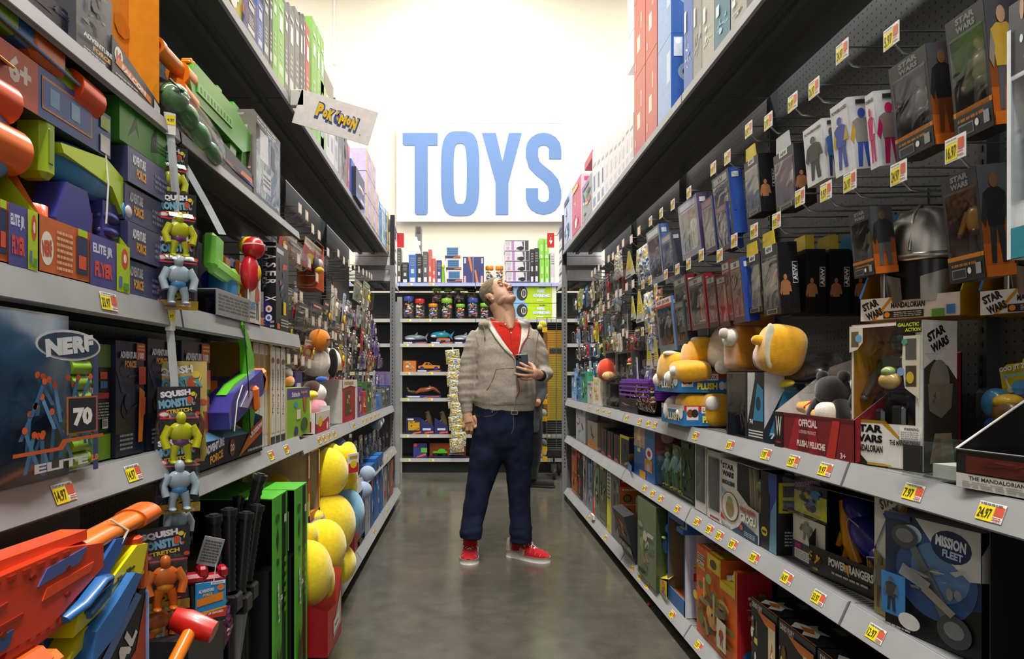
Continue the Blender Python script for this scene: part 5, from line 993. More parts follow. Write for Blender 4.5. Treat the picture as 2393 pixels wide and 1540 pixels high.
def prb(i,uL,uR,lb):
 lo,rz,w_,_ = place(1,.935,uL,uR,Z);h = .305;d = .28;t = empty('dinosaur_box',lo,rz,label='black figure carton with upside-down logo on its lid, '+lb,cat='box');m = M()
 m.box((0,0,0),(w_,d,h),'1c1d21',cf=['26242a','15161a','15161a','15161a','222327','111'])
 a,b,_,tp = sides(m,w_,d,h)
 tp.text('POWER',.3,.72,.36,.1,'b8b8b4',180,.03);tp.text('RANGERS',.7,.72,.42,.1,'b8b8b4',180,.03).poly([(.3,.6),(.7,.6),(.64,.38),(.36,.38)],'4a4a4c').text('DINO',.5,.55,.3,.08,'c8c8c4',180,.03).text('FURY',.5,.45,.26,.08,'c8c8c4',180,.03).poly([(.48,.8),(.52,.6),(.54,.8)],'e0a01c')
 tp.poly([(.15,.12),(.3,.02),(.45,.1),(.6,.02),(.75,.12),(.62,.2),(.7,.28),(.45,.24),(.3,.3),(.3,.2)],'e8e4dc').poly([(.3,.12),(.5,.08),(.62,.14),(.45,.2)],'c8742a').rect(0,0,1,.012,'d8842a')
 a.rect(0,.93,1,1,'3a3c48').text('DINO FURY',.25,.95,.4,.06,'d8d4cc',0,.04,'8a2a2a').art(0,.1,.3,.85,3+i,['c8a02c','e0c050','6a4a1c','22242a','d8d8d0'],14).poly([(.3,.9),(.75,.88),(.7,.05),(.4,.0),(.32,.4)],'0c0c10').poly([(.3,.93),(1,.93),(1,.8),(.6,.85)],'d8742a').rect(.74,.3,1,.85,'d0c4a0').poly([(.8,.5),(.88,.72),(.96,.5)],'c8502a').text('4',.88,.58,.08,.1,'f0ece0',0,.04).art(.7,.02,1,.3,9+i,['c8c4b8','6a3aa0','8a8478','3a3a40'],8)
 m.ob('carton',t)
prb(0,1756,1816,'farthest of three, base shelf');prb(1,1820,1906,'middle of three, base shelf');prb(2,1911,2060,'nearest of three, base shelf')
m = M();m.sell((0,0,.008),(.009,.009,.008),'c01c2c','plastic');m.ob('red_ball',None,(xof(1517,3.55),3.55,.001),label='tiny red ball lying on the floor beside the right base shelf',cat='ball')
# ================================================================ LEFT RUN
LB = lambda lb,uL,uR,vt,d,c,**k: box(lb,-1,k.pop('X',.72),uL,uR,k.pop('z',Z),vt,d,c,**k)
# ---- high shelf
Z = 2.321
m = M();shell(m,.22,.2,.3,'c8b83c');a,b,b0,t = sides(m,.22,.2,.3);a.art(.0,.0,1,1,4,MIX,22);b0.art(0,0,1,1,5,MIX,10);a.rect(.8,.1,.98,.5,'4a9ac8')
m.ob('toy_box',None,(-.755,2.22,Z),math.pi/2,label='colourful picture carton, nearest visible on the left top shelf',cat='box')
rowL = [(574,600,-30,'3c1e5a','8878b0','purple'),(601,615,-10,'3c58b0','5a74c0','blue'),(616,629,-30,'4a4e58','60646c','dark grey'),(630,637,-20,'262a3a','444','navy'),(638,648,-40,'7ab84c','8ac85c','lime green, first'),(649,664,-20,'86c456','9ad468','lime green, second'),
  (665,674,0,'6a6c6c','888','grey, first'),(675,688,5,'747676','888','grey, second'),(689,700,14,'6e7070','888','grey, third'),(701,708,28,'3c4042','555','charcoal'),(709,713,32,'606468','777','slim grey'),(714,724,50,'b83444','d05060','red'),(729,740,37,'78b84c','90d060','lime green, third'),(741,748,60,'84c058','90d060','lime green, fourth'),(749,757,80,'80bc54','90d060','lime green, fifth')]
for i,(a,b,vt,c,sc,nm) in enumerate(rowL):
 LB('tall slim %s game carton on the left top shelf' % nm,a,b,vt,.24,c,X=.745,front=spine_art(i+50,'c8e0b0' if 'lime' in nm else 'd8d8d8','f0f0f0' if i > 3 else 'c8c8d8'),sc=sc,name='game_box')
LB('white and brown carton with a blue print beyond the lime ones, left top shelf',758,779,150,.24,'d8d4ce',X=.75,front=lambda a: a.rect(0,.55,1,.95,'8a7f78').rect(.2,.3,.8,.45,'6a7ab0').rect(.7,.65,.9,.8,'c85a3a'),sc='aaa')
LB('dark picture carton just above the hanging white sign, left top shelf',783,797,228,.2,'3a3a38',X=.75,pal=['8a5a3a','4a6a4a','2a2a2a','c8a878'])
rowM = [(750,762,'a4c884','pale green'),(763,771,'d8d8da','white, first'),(772,781,'dcdcde','white, second'),(782,790,'c8ccd0','white, third'),(791,799,'8a8c8c','grey'),(800,811,'6a6460','clear-fronted'),(812,817,'c83a4a','thin red')]
for i,(a,b,c,nm) in enumerate(rowM):
 lo,rz,w_,_ = place(-1,.745,a,b,Z)
 LB('%s slim carton below the hanging white sign, left top shelf' % nm,a,b,0,.22,c,loc=lo,w=w_,h=.34-.01*i if i != 5 else .36,front=lambda f,i=i: f.rect(.2,.55,.8,.85,'55585c').rect(.25,.2,.75,.45,'aab') if i != 5 else f.art(.05,.05,.95,.95,7,DARK+['c8503a'],14),name='game_box')
def blu(f): f.rect(0,.0,1,1,'2f58b0').rect(.1,.55,.5,.9,'22242c').rect(.55,.5,.9,.85,'d8e4f0').rect(.6,.55,.85,.8,'6ab0d8').rect(.2,.1,.5,.3,'e8c83c').text('VR',.3,.18,.3,.12,'f4f4f4',0,.05).lines(.6,.6,.8,.8,3,'333')
LB('blue carton with black panels, left top shelf past the sign',821,851,370,.2,'2f58b0',X=.745,front=blu,h=None,sc='3a68c0')
LB('dark blue carton with a round white badge, standing in front of the blue one',832,852,388,.04,'20283c',X=.72,z=Z,front=lambda f: f.rect(0,0,1,.2,'2f58b0').ell(.6,.5,.3,.09,'d8e0f0').ell(.6,.46,.2,.04,'c8281f').rect(.5,.05,.9,.15,'e8e0e0'))
k = 0
for (a,b) in ((856,868),(869,878),(879,886)):
 for j in range(3):
  lo,rz,w_,_ = place(-1,.74,a,b,Z+j*.17)
  if (a > 870 and j == 2): continue
  k += 1;LB('lilac and white carton stacked beyond the blue ones, %s column, %s up' % (ORD[(856,869,879).index(a)],ORD[j]),a,b,0,.2,'b8a0cc',loc=lo,w=w_,h=.165,front=lambda f: f.rect(0,0,.3,1,'e0b83c').rect(.35,.3,.8,.7,'d0c0dc'),sc='d8c8e4',group='lilac cartons on the left top shelf')
for i,(a,b,c) in enumerate([(887,893,'4a9ac8'),(894,899,'c8d8e8'),(900,905,'8ab0d8'),(906,909,'e8c83c')]):
 LB('small bright picture carton near the far end of the left top shelf, %s along' % ORD[i],a,b,470+i*8,.2,c,X=.74,pal=COOL+['e8e4f0'],seed=i)
# hanging card sign
c0 = (-.735,3.42,2.30)
def psign():
 Y = 2.95;p = lambda u,v: Vector((xof(u,Y),Y,zof(v,Y)))
 A,B,Cc,Dd = p(682,286),p(860,340),p(877,263),p(700,207)
 o = (A+B+Cc+Dd)/4;t = empty('hanging_sign',o,label='tilted white hanging sign with yellow and blue cartoon lettering by the left top shelf',cat='sign')
 m = M();m.T = Matrix.Translation(-o);r = (B-A).normalized();u = (Dd-A);u = (u-r*u.dot(r)).normalized();W,Hh = (B-A).length,(Dd-A).dot(u);n = r.cross(u)
 pts = [A,A+r*W,A+r*W+u*Hh,A+u*Hh];m.add(pts+[q-n*.004 for q in pts],[(0,1,2,3),(7,6,5,4),(0,4,5,1),(1,5,6,2),(2,6,7,3),(3,7,4,0)],'ded6d2')
 m.ob('board',t);m = M();m.T = Matrix.Translation(-o);f = m.face(A,r,u,W,Hh);f.k = 3;x = .25
 for ch,w_,h_,dy,rr in (('P',.09,.42,.06,-2),('o',.065,.25,0,3),('K',.085,.36,.0,-4),('é',.07,.34,.02,4),('M',.10,.32,-.03,-2),('o',.06,.24,-.03,3),('N',.085,.38,-.05,-3)):
  xc = x+w_/2;f.k = 3;f.text(ch,xc+.006,.52+dy-.02,w_*1.18,h_*1.2,'2f3f88',rr,.13);f.k = 8;f.text(ch,xc,.52+dy,w_*.92,h_*.9,'e0b416',rr,.07);x += w_*.98
 f.k = 4;f.text('TM',.86,.22,.018,.03,'333');m.ob('lettering',t)
 m = M();m.T = Matrix.Translation(-o);m.tube([p(702,212),Vector((-.75,3.0,2.31))],.004,'c8c4c0','plastic',6).bbox(p(694,236)+Vector((-.03,.0,-.02)),p(694,236)+Vector((.03,.03,.05)),'c4c0bc','plastic',.004);m.ob('clip',t)
psign()
# ---- hooks
hl = [(700,482),(716,499),(730,530),(745,545),(766,585),(790,588),(803,605),(815,612),(828,618),(838,626),(848,632),(856,636),(863,640),(868,644),(640,567),(666,578),(697,600),(722,610),(740,644),(776,671),(784,678),(690,690),(703,688),(716,726),(731,745),(746,748),(760,756),(777,778),(784,782),(800,760),(812,765),(815,775),(849,700),(862,730),(868,738),(878,770),(690,835),(707,838),(722,845),(673,833)]
for i,(u,v) in enumerate(hl): peg(-1,u,v,'display hook with price tag, left side, %s' % (('top row, %s from the camera' % ORD[i]) if i < 14 else ('lower rows, number %s from the camera' % (ORD[i-14] if i-14 < 20 else 'twenty-%s' % ORD[i-34]))),tagc=2,x=.78)
# ---- hanging packs
def pkm(f): f.rect(0,0,1,.75,'c8202c').rect(0,.75,1,1,'e8e4e0').poly([(0,.75),(.3,.7),(.5,.82),(.7,.72),(1,.78),(1,1),(0,1)],'e8e4e0').text('POKéMON',.5,.89,.8,.1,'c8a41c',0,.06,'2f3f88').ell(.45,.42,.28,.16,'e8c81c')
for i,(a,b,vt,vb,c,fr,fig,lb) in enumerate([
 (676,712,528,592,'c8503c',pkm,None,'red and white card pack at the head of the left hooks'),
 (690,728,555,612,'8a6a4c',None,('c8a83a','8a6a3a','333'),'clear brown blister under the first red pack'),
 (728,768,553,622,'c8202c',pkm,None,'red and white pack with a yellow spot print, middle of the top hook row'),
 (706,728,700,745,'8a1c28',pkm,None,'small dark red pack, second hook row'),
 (712,734,705,716,'c8202c',pkm,None,'narrow red wedge of a pack beside a clear blister, second hook row'),
 (678,708,665,718,'8a8c80',None,('b8a878','8a8a70','555'),'clear blister with a green and brown toy, second hook row'),
 (676,704,745,795,'33353a',None,('d8c020','c8b01c','8a7a1c'),'dark blister with a yellow toy, third hook row, nearest'),
 (710,738,705,770,'3c4046',None,('7a8088','55585c','222'),'dark blister with a grey toy, third hook row, second'),
 (742,768,702,772,'4a4e54',None,('9aa0a8','6a6e74','333'),'dark blister with a pale grey toy, third hook row, third'),
 (770,782,700,768,'4a4642',None,('c8a01c','55504a','333'),'dark blister with a mustard toy, third hook row, fourth'),
 (800,818,700,775,'8a8478',None,('e0b01c','c8801c','a82a1c'),'clear blister with an orange and yellow toy, third hook row'),
 (730,750,795,845,'b81c28',pkm,('e0c020','c8a01c','333'),'open-fronted red pack with yellow toys, lowest hook row'),
 (700,722,790,838,'3a3632',None,('d8b820','b8981c','333'),'clear pack with a yellow toy, lowest hook row'),
 (800,812,770,800,'a83a2c',None,None,'small rust-coloured pack, fourth hook row'),
 (858,872,655,720,'c8c0a0',None,('e8d020','d8d4c8','555'),'clear blister with a yellow beaked toy near the aisle end'),
 (840,856,650,700,'a8b0a8',None,('c8ccc8','888','555'),'clear blister with grey-green toy near the aisle end')]):
 blister(lb,-1,.78,a,b,vt,vb,.05,c,fig,fr,bub=(.1,.05,.9,.7),tilt=.12,roll=.0,skin='d8b83a' if fig else 'b98a68',bc='f0f0f0')
def tvo(t):
 m = M();w_,d,h = .2,.1,.25;m.box((0,d,0),(w_,d+.003,h),'8a6a34').box((w_,0,0),(w_+.003,d,h),'c8643c').box((0,0,0),(w_,d,.003),'b85a34').box((0,0,h),(w_,d,h+.003),'6a5028');m.ob('carton',t)
 m = M();m.sell((.06,.03,.13),(.045,.04,.05),'1c1c1e','plush').sell((.075,.0,.14),(.03,.02,.025),'d8d4cc','plush').sell((.06,.0,.1),(.035,.03,.02),'d8b01c','plush');m.ob('plush',t)
plush('brown open-fronted box with a black, white and yellow plush hanging past the red packs',(-.80,3.75,1.62),tvo,math.pi/2,name='toy_box',cat='box')
R = random.Random(17);kk = 0
PL4 = [['8a9098','c8ccd0','55585c'],['3f7ac0','c8d8e8','e8eef0'],['c8c0a8','8a6a44','f0e8d8'],['2a2c30','44484c','c8c8c4'],['6a4a90','8a70b8','3a2a58'],['c8281f','e8c832','2a2a2c'],['9a9a8c','c8c4b0','6a6a60']]
for r,(ra,hh) in enumerate([(.62,.17),(.42,.17),(.24,.15),(.04,.15)]):
 y = 4.15 if r else 4.3;nn = -1
 while y < 6.4:
  wd = R.uniform(.10,.16);z1 = 1.15+ra*.85+R.uniform(-.02,.02);h = hh*R.uniform(.85,1.15);pi_ = 4 if (y > 5.9 and R.random() < .7) else R.randrange(7);pal = PL4[pi_];kk += 1;nn += 1
  blister('small %s toy pack, left side, %s row down, %s from near end' % (('grey','blue','tan','charcoal','purple','red and yellow','olive grey')[pi_],ORD[r],ORD[nn]),-1,0,kk,0,kk*3,None,R.choice((.03,.05)),R.choice(pal),(R.choice(pal),R.choice(pal),'222'),loc=(-.79+R.uniform(-.05,.02),y,z1-h),w=wd,h=h,parts=False,group='small packs far along the left pegboard',pal=pal,tilt=.06)
  y += wd+R.uniform(.005,.02)
# small packs between the big ones, nearer bay
for i in range(16):
 y = 2.98+.075*i;pal = PL4[(3,0,5,6)[i % 4]]
 blister('dark small pack filling the left pegboard behind the red packs, %s from the camera' % ORD[i],-1,0,i+40,0,i*5,None,.04,R.choice(pal),(R.choice(pal),'333','222'),loc=(-.93,y,(1.28,1.5,1.12)[i % 3]),w=.11,h=.19,parts=False,group='dark packs behind the red ones',pal=pal)
# ---- upper blaster shelf (z 1.745)
Z = 1.748
def lid(f): f.lines(.1,.1,.9,.9,6,'a8a8b8')
LB('dark purple carton with blue edges at the top left picture corner',60,172,-60,.25,'1e1c30',X=.73,front=lambda f: f.rect(0,.35,1,.42,'3a3470').rect(.9,0,1,1,'4a4a58').art(.0,.5,.9,.9,3,['26243c','3a3660','1a1a24'],8).lines(.6,.05,.95,.2,3,'a8a8b0'))
LB('grey animal-striped carton with white block lettering on the upper left shelf',178,262,-80,.12,'5a5c60',X=.715,front=lambda f: f.rect(0,.0,1,.32,'44464e').art(.1,.35,.9,1,8,['6c6e70','8a8c8c','484a4c'],20).text('ADVENTURE',.5,.25,.8,.06,'d8d8d8',0,.05).text('FORCE',.6,.16,.5,.06,'e0a030',0,.05).lines(.1,.02,.7,.1,3,'c8c8c8'))
def falcon():
 s = -1;X = .71;yL,yR = yof(262,-X),yof(372,-X);w_ = yR-yL;d = .07;h = .50;t = empty('toy_box',(-X,yL,Z),math.pi/2,label='orange backed open carton with a black front strip and round badge, upper left shelf',cat='box');m = M();e = .003
 m.prism([(0,0),(w_,0),(w_,.03),(0,.085)],0,e,'3a3c48').box((0,d,0),(w_,d+e,h),'e08a24').box((w_-e,0,0),(w_,d,.03),'e0a030').add([(w_,0,.03),(w_,d,.03),(w_,d,h),(w_,.0,h*.55)],[(0,1,2,3)],'e8941c').box((0,e,0),(w_,d,e),'333')
 a = m.face((0,0,0),(1,0,0),(0,0,1),w_,.10);a.k = 2;a.ell(.12,.55,.08,.17,'e8e0d0').text('14',.12,.55,.09,.17,'a83a2a',0,.05).poly([(.05,.35),(.8,.12),(.8,.26),(.1,.52)],'e07a24').text('FALCON',.42,.31,.5,.11,'f0e8e0',-8,.06).lines(.05,.05,.5,.18,2,'aaa').poly([(.86,0),(1,0),(1,.2),(.86,.3)],'d8d4d0')
 b = m.face((0,d-.001,0),(1,0,0),(0,0,1),w_,h);b.art(0,.3,1,1,4,['e8a040','d87a1c','f0b050','e8941c'],10);m.ob('carton',t)
falcon()
def blaster(m,L,c1,c2,c3,th=.05,g=.0):
 """long toy blaster in profile: x along its length, z up"""
 p = lambda q,y0,y1,c,mt='plastic': m.prism([(x*L,z*L) for x,z in q],y0*th,y1*th,c,mt)
 p([(.05,.10),(.62,.10),(.68,.14),(.68,.24),(.6,.27),(.1,.27),(.02,.2)],-.5,.5,c1);p([(.1,.14),(.58,.14),(.6,.2),(.12,.2)],-.56,.56,c1)
 m.tube([(.66*L,0,.2*L),(.98*L,0,.2*L)],.035*L,c2,'plastic',16).tube([(.96*L,0,.2*L),(1.0*L,0,.2*L)],.042*L,c2,'plastic',16).tube([(1.0*L,0,.2*L),(1.001*L,0,.2*L)],.03*L,'3a1408','plastic',14)
 p([(.12,.10),(.22,.10),(.17,-.08),(.06,-.08)],-.36,.36,c3);p([(.42,.10),(.54,.10),(.54,-.02),(.44,-.04)],-.42,.42,c2);p([(.0,.22),(.02,.12),(-.16,.04),(-.2,.1),(-.18,.22)],-.36,.36,c1)
 p([(.2,.27),(.56,.27),(.54,.31),(.24,.31)],-.25,.25,c2)
 for k in range(7): p([(.24+k*.045,.15),(.262+k*.045,.15),(.262+k*.045,.19),(.24+k*.045,.19)],-.58,.58,c3)
 m.tube([(.28*L,-.0,.1*L),(.27*L,0,.03*L),(.33*L,0,.02*L),(.36*L,0,.09*L)],.008*L,c1,'plastic',6)
 return m
def put(lb,loc,rot,parts,name='toy_blaster',cat='toy blaster'):
 t = empty(name,loc,0,label=lb,cat=cat);t.rotation_euler = rot
 for nm,fn in parts: m = M();fn(m);m.ob(nm,t)
 return t
G1,O1 = '4aa02c','f0862a'
def longg(m):
 L = .92;p = lambda q,y0,y1,c: m.prism([(x,z) for x,z in q],y0,y1,c,'plastic')
 p([(.18,.04),(.62,.03),(.70,.06),(.70,.12),(.55,.15),(.2,.15),(.14,.10)],-.03,.03,G1);p([(.2,.07),(.5,.07),(.5,.1),(.2,.1)],-.034,.034,'58b83a')
 for k in range(10): p([(.22+k*.028,.078),(.232+k*.028,.078),(.232+k*.028,.092),(.22+k*.028,.092)],-.0345,.0345,'1c4a14')
 p([(.52,.03),(.58,.03),(.56,-.085),(.49,-.085)],-.02,.02,'6cc04a');p([(.64,.05),(.69,.05),(.68,-.08),(.62,-.08)],-.02,.02,'5ab040');p([(.7,.06),(.74,.12),(.86,.09),(.87,-.07),(.8,-.085),(.75,.02)],-.02,.02,'2c8a3c')
 for k in range(6): p([(.74+k*.02,.06-k*.008),(.75+k*.02,.06-k*.008),(.75+k*.02,.09-k*.008),(.74+k*.02,.09-k*.008)],-.022,.022,'1c5a28')
 p([(.56,.15),(.6,.15),(.64,.19),(.58,.19)],-.01,.01,G1);p([(.4,.15),(.46,.15),(.46,.18),(.42,.18)],-.012,.012,G1)
rf = put('long lime green toy rifle with orange rail and muzzle in the upper left shelf',(-.74,1.68,1.835),(0,0,math.pi/2),[('body',longg),
 ('barrel',lambda m: m.tube([(.0,0,.11),(.14,0,.11)],.021,O1,'plastic',16).tube([(-.001,0,.11),(.02,0,.11)],.024,O1,'plastic',16).tube([(-.002,0,.11),(.0,0,.11)],.015,'6a2a0c','plastic',14).tube([(.14,0,.1),(.2,0,.1)],.034,'e8801c','plastic',14)),
 ('rail',lambda m: [m.bbox((.2+k*.02,-.016,.152),(.214+k*.02,.016,.168),'f0962c','plastic',.003) for k in range(13)] and m.bbox((.19,-.014,.15),(.47,.014,.158),'e8861c')),
 ('stock_grip',lambda m: m.tube([(.10,-.01,.04),(.2,-.01,.03)],.03,'e8701c','plastic',14))])
def bagged(m):
 m.sell((.03,0,.02),(.035,.035,.035),'5a8a5a','plastic').sell((.1,0,.01),(.05,.03,.03),'3c7a4a','plastic').sell((.18,0,0),(.06,.03,.03),'4a8a58','plastic').sell((.27,0,-.01),(.06,.028,.028),'3a7a48','plastic').tube([(-.005,-.03,.02),(.0,0,.05)],.003,'1c3a28').tube([(.0,-.036,.02),(.0,.036,.02)],.003,'1c3a28')
put('clear-bagged green soldiers lying in front of the lime toy rifle',(-.70,1.66,1.80),(0,.12,math.pi/2),[('soldiers',bagged),('bag',lambda m: m.sell((.15,0,.0),(.2,.045,.05),'fff','clear',.8))],'toy_bag','bag')
def rbox():
 t = empty('display_tray',(-.703,1.68,Z),math.pi/2,label='black display carton under the lime toy rifle with a picture strip',cat='display tray');m = M();w_,d,h = .82,.2,.05
 m.add([(0,0,0),(w_,0,0),(w_,0,.05),(.0,0,.10)],[(0,1,2,3)],'15161b').box((0,d,0),(w_,d+.003,.12),'222430').box((0,0,0),(w_,d,.003),'1a1a1e').add([(0,0,.0),(0,d,0),(0,d,.2),(0,0,.1)],[(0,1,2,3)],'1c1c20').box((w_,0,0),(w_+.003,d,.08),'1c1c20')
 a = m.face((0,-.0006,0),(1,0,0),(0,0,1),w_,.05);a.art(.1,.4,.95,.98,9,['3a5a8a','c8702a','8a9aa8','2a3a4a'],22).poly([(.6,.5),(.75,.5),(.74,.8),(.62,.8)],'e0702a');m.ob('tray',t)
rbox()
def lasercut():
 s,X = -1,.70;yL,yR = yof(598,-X),yof(665,-X)
 winbox('charcoal window box with white padded handset and BUILT-IN TARGET print, upper left shelf',-1,.70,594,655,255,0,.11,'55575a',('c8c4c0','a8a4a0','444'),'c8c4c0',back='1c1c20',z=Z,hh=.12,fh=.06,side=lambda b: b.rect(0,0,1,1,'48494d').rect(.5,0,1,1,'8a8078').text('BUILT-IN TARGET',.4,.95,.6,.025,'e0e0e0',0,.03).rect(.35,.72,.8,.82,'c8c4be').lines(.4,.74,.78,.8,2,'333').rect(.55,.2,.95,.7,'6a6058').lines(.5,.3,.9,.34,1,'ccc'),head=lambda a: a.lines(.1,.9,.8,.98,2,'c8c8c8').rect(.2,.5,.5,.85,'d4d0cc').rect(.3,.15,.6,.4,'c8c4c0').lines(.32,.2,.58,.36,3,'555').rect(.62,.5,.75,.8,'111'))
lasercut()
# ---- middle shelf (z 1.318)
Z = 1.321
OR,LM,PU = 'c8642a','b0cc1c','4a4a90'
def nbox(lb,uL,uR,hh,bl,tail=True):
 yL,yR = yof(uL,-.70),yof(uR,-.70);w_ = yR-yL;t = empty('toy_box',(-.70,yL,Z),math.pi/2,label=lb,cat='box');m = M();d = .22;e = .003
 m.box((0,0,0),(w_,e,.095),OR).box((0,d,0),(w_,d+e,.40),'a8662c').box((0,0,0),(w_,d,e),OR).add([(0,0,0),(0,d,0),(0,d,.4),(0,.12,.3),(0,0,.095)],[(0,1,2,3,4)],OR).add([(w_,0,0),(w_,d,0),(w_,d,.4),(w_,.16,.3),(w_,0,.095)],[(0,1,2,3,4)],LM)
 m.add([(0,.14,.36),(w_,.14,.36),(w_,d,.40),(0,d,.40)],[(0,1,2,3)],'b87a2c') if False else None
 a = m.face((0,0,0),(1,0,0),(0,0,1),w_,.095);a.ell(.07,.45,.06,.3,'e8e0d8').text('NERF',.07,.45,.09,.28,'c8502a',8,.06).lines(.16,.1,.32,.85,7,'e0b080').rect(.36,.15,.48,.85,'20305a').rect(.38,.25,.46,.5,'e0502a').rect(.37,.87,.47,1,LM).rect(.5,0,.82,1,PU).text('ELITE JR',.65,.72,.24,.24,'d8d8f0',0,.05).text('FLYER',.66,.34,.22,.3,'d84a3c',0,.06).rect(.82,0,1,1,LM).ell(.93,.72,.045,.22,'d8482c').ell(.93,.72,.02,.1,'e8e8d0').rect(.85,.1,.89,.32,'4a78b0').rect(.91,.06,.98,.2,'5a9a3a')
 b = m.face((0,d-.001,0),(1,0,0),(0,0,1),w_,.4);b.art(.02,.3,.98,.98,7,['c87a34','8a5a30','6a4a34','d89040'],14).ell(.25,.85,.16,.1,'b8b0a4').ell(.25,.85,.14,.08,'8a5c30').text('NERF',.25,.85,.2,.09,'c8c0b4',8,.05)
 m.ob('carton',t)
 return t,w_
def flyer(m,s=1):
 p = lambda q,y0,y1,c: m.prism(q,y0,y1,c,'plastic');B = '3c84b8'
 m.sell((.16,0,.15),(.12,.03,.045),B,'plastic',.8).bbox((.0,-.028,.10),(.04,.028,.21),'a8c828','plastic',.01).bbox((.008,-.03,.12),(.03,.03,.19),'78981c','plastic',.006)
 p([(.04,.17),(.2,.19),(.30,.16),(.33,.10),(.31,.07),(.27,.09),(.22,.14),(.05,.155)],-.033,.033,'b8d020');m.sell((.28,-.034,.105),(.022,.004,.022),'4a9ad0','plastic').sell((.28,-.037,.105),(.015,.003,.012),'d8d0d8','plastic')
 p([(.07,.11),(.14,.11),(.16,.06),(.13,-.02),(.05,-.02),(.04,.04)],-.026,.026,'3f4292');p([(.2,.11),(.26,.11),(.28,.0),(.2,.0)],-.024,.024,'3f4292')
 for k in range(3): m.sell((.235,-.01,.02+k*.03),(.04,.024,.016),'34387e','plastic')
 m.tube([(.15,0,.06),(.15,0,.0)],.01,'e0642a','plastic').tube([(.185,0,.08),(.18,0,.0)],.012,'e0641c','plastic')
nbox('orange and lime open carton at the left picture edge, middle shelf',-60,84,1,None)
nbox('orange open carton with purple and lime front holding a blue and lime blaster',92,300,1,None)
put('blue and lime toy blaster with purple grips in the orange carton',(-.745,1.20,1.39),(0,0,math.pi/2),[('body',flyer),('muzzle',lambda m: m.lathe([(.026,0),(.03,.02),(.03,.05),(.022,.05),(.02,.01)],'e85a1c','plastic',(0,0,0),20)),('tie',lambda m: m.tube([(.19,-.036,.06),(.195,-.038,.14),(.2,-.03,.2)],.002,'e8e4dc','plastic',5))])
rf.scale = (.92,.92,.92);bpy.data.objects['muzzle'].location = (.27,.02,.17)
put('blue toy blaster with round orange barrels at the left picture edge',(-.745,.98,1.39),(0,0,math.pi/2),[('body',lambda m: m.sell((.06,0,.12),(.1,.035,.06),'3c80b8','plastic',.7).bbox((.0,-.03,.02),(.07,.03,.08),'3a70b0','plastic',.01)),('barrel',lambda m: m.tube([(.02,-.01,.19),(.14,-.01,.19)],.034,'e0501c','plastic',18).tube([(.14,-.01,.19),(.141,-.01,.19)],.024,'5a1a0c','plastic',14)),('barrel',lambda m: m.tube([(.06,-.01,.12),(.16,-.01,.12)],.038,'f0701c','plastic',20).tube([(.16,-.01,.12),(.161,-.01,.12)],.028,'5a1a0c','plastic',14).tube([(.04,-.01,.12),(.07,-.01,.12)],.041,'d85a14','plastic',20)),('tie',lambda m: m.tube([(.03,-.04,.0),(.06,-.045,.1),(.05,-.04,.19)],.002,'6ab8d8','plastic',5))])
def redtop(t):
 m = M();w_,d,h = .36,.22,.085;m.box((0,0,0),(w_,d,h),'c8442c',cf=['3f5a98','c8442c','d0523c','5a4a90','c83c2c','333']);a = m.face((0,0,0),(1,0,0),(0,0,1),w_,h);a.rect(0,0,.33,1,'c8543c').text('6+',.2,.6,.16,.5,'f0e0d8',0,.05).rect(.36,.2,.8,.85,'d88a4a').rect(.37,.25,.79,.8,'4a6ab0').rect(.42,.35,.5,.7,'7ab0d8').rect(.6,.35,.68,.7,'8ac0e0').rect(.88,.05,.98,.45,'e0dcd8').rect(.88,.6,.98,.9,'a8c85a')
 b = m.face((0,d,0),(0,-1,0),(0,0,1),d,h);b.rect(.3,.2,.8,.7,'e8c8b8');m.ob('carton',t)
plush('red carton with a blue picture side lying on top of the orange open cartons',(-.715,1.06,1.585),redtop,math.pi/2,name='toy_box',cat='box')
def topbl(m): m.bbox((0,-.03,0),(.13,.03,.05),'7aa02c','plastic',.01).bbox((.12,-.028,.0),(.17,.028,.05),'3c78b0','plastic',.008).bbox((.16,-.03,-.01),(.26,.03,.045),'d8642c','plastic',.01).sell((.27,0,.0),(.05,.028,.035),'8aa82c','plastic').tube([(.29,-.01,.0),(.37,-.01,.0)],.033,'d8481c','plastic',18).tube([(.37,-.01,0),(.371,-.01,0)],.025,'4a140c','plastic',16)
put('lime, blue and orange toy blaster lying on the red carton',(-.74,1.0,1.695),(0,.05,math.pi/2),[('body',topbl)])
for i,(y0,y1,z0,c) in enumerate([(.75,1.10,1.66,'4a3c78'),(.9,1.36,1.705,'8a6a34')]):
 m = M();m.add([(0,0,0),(y1-y0,0,-.03),(y1-y0-.08,.16,0),(0,.16,.03)],[(0,1,2,3)],c).tube([(0,0,0),(y1-y0,0,-.03)],.0025,('e0a030','6a9ad8')[i],'card',5);a = m.face((.01,.004,.002),(1,0,-.1),(0,1,.1),y1-y0-.08,.14);a.art(.05,.05,.9,.9,i,[('5a4a90','3a3470','2a4a7a'),('8a7a3c','a8843c','6a8a3c','c8842c')][i],10)
 m.ob('carton_flap',None,(-.705,y0,z0),math.pi/2,label=('purple printed cardboard flap','brown printed cardboard flap')[i]+' jutting out above the blaster cartons',cat='card')
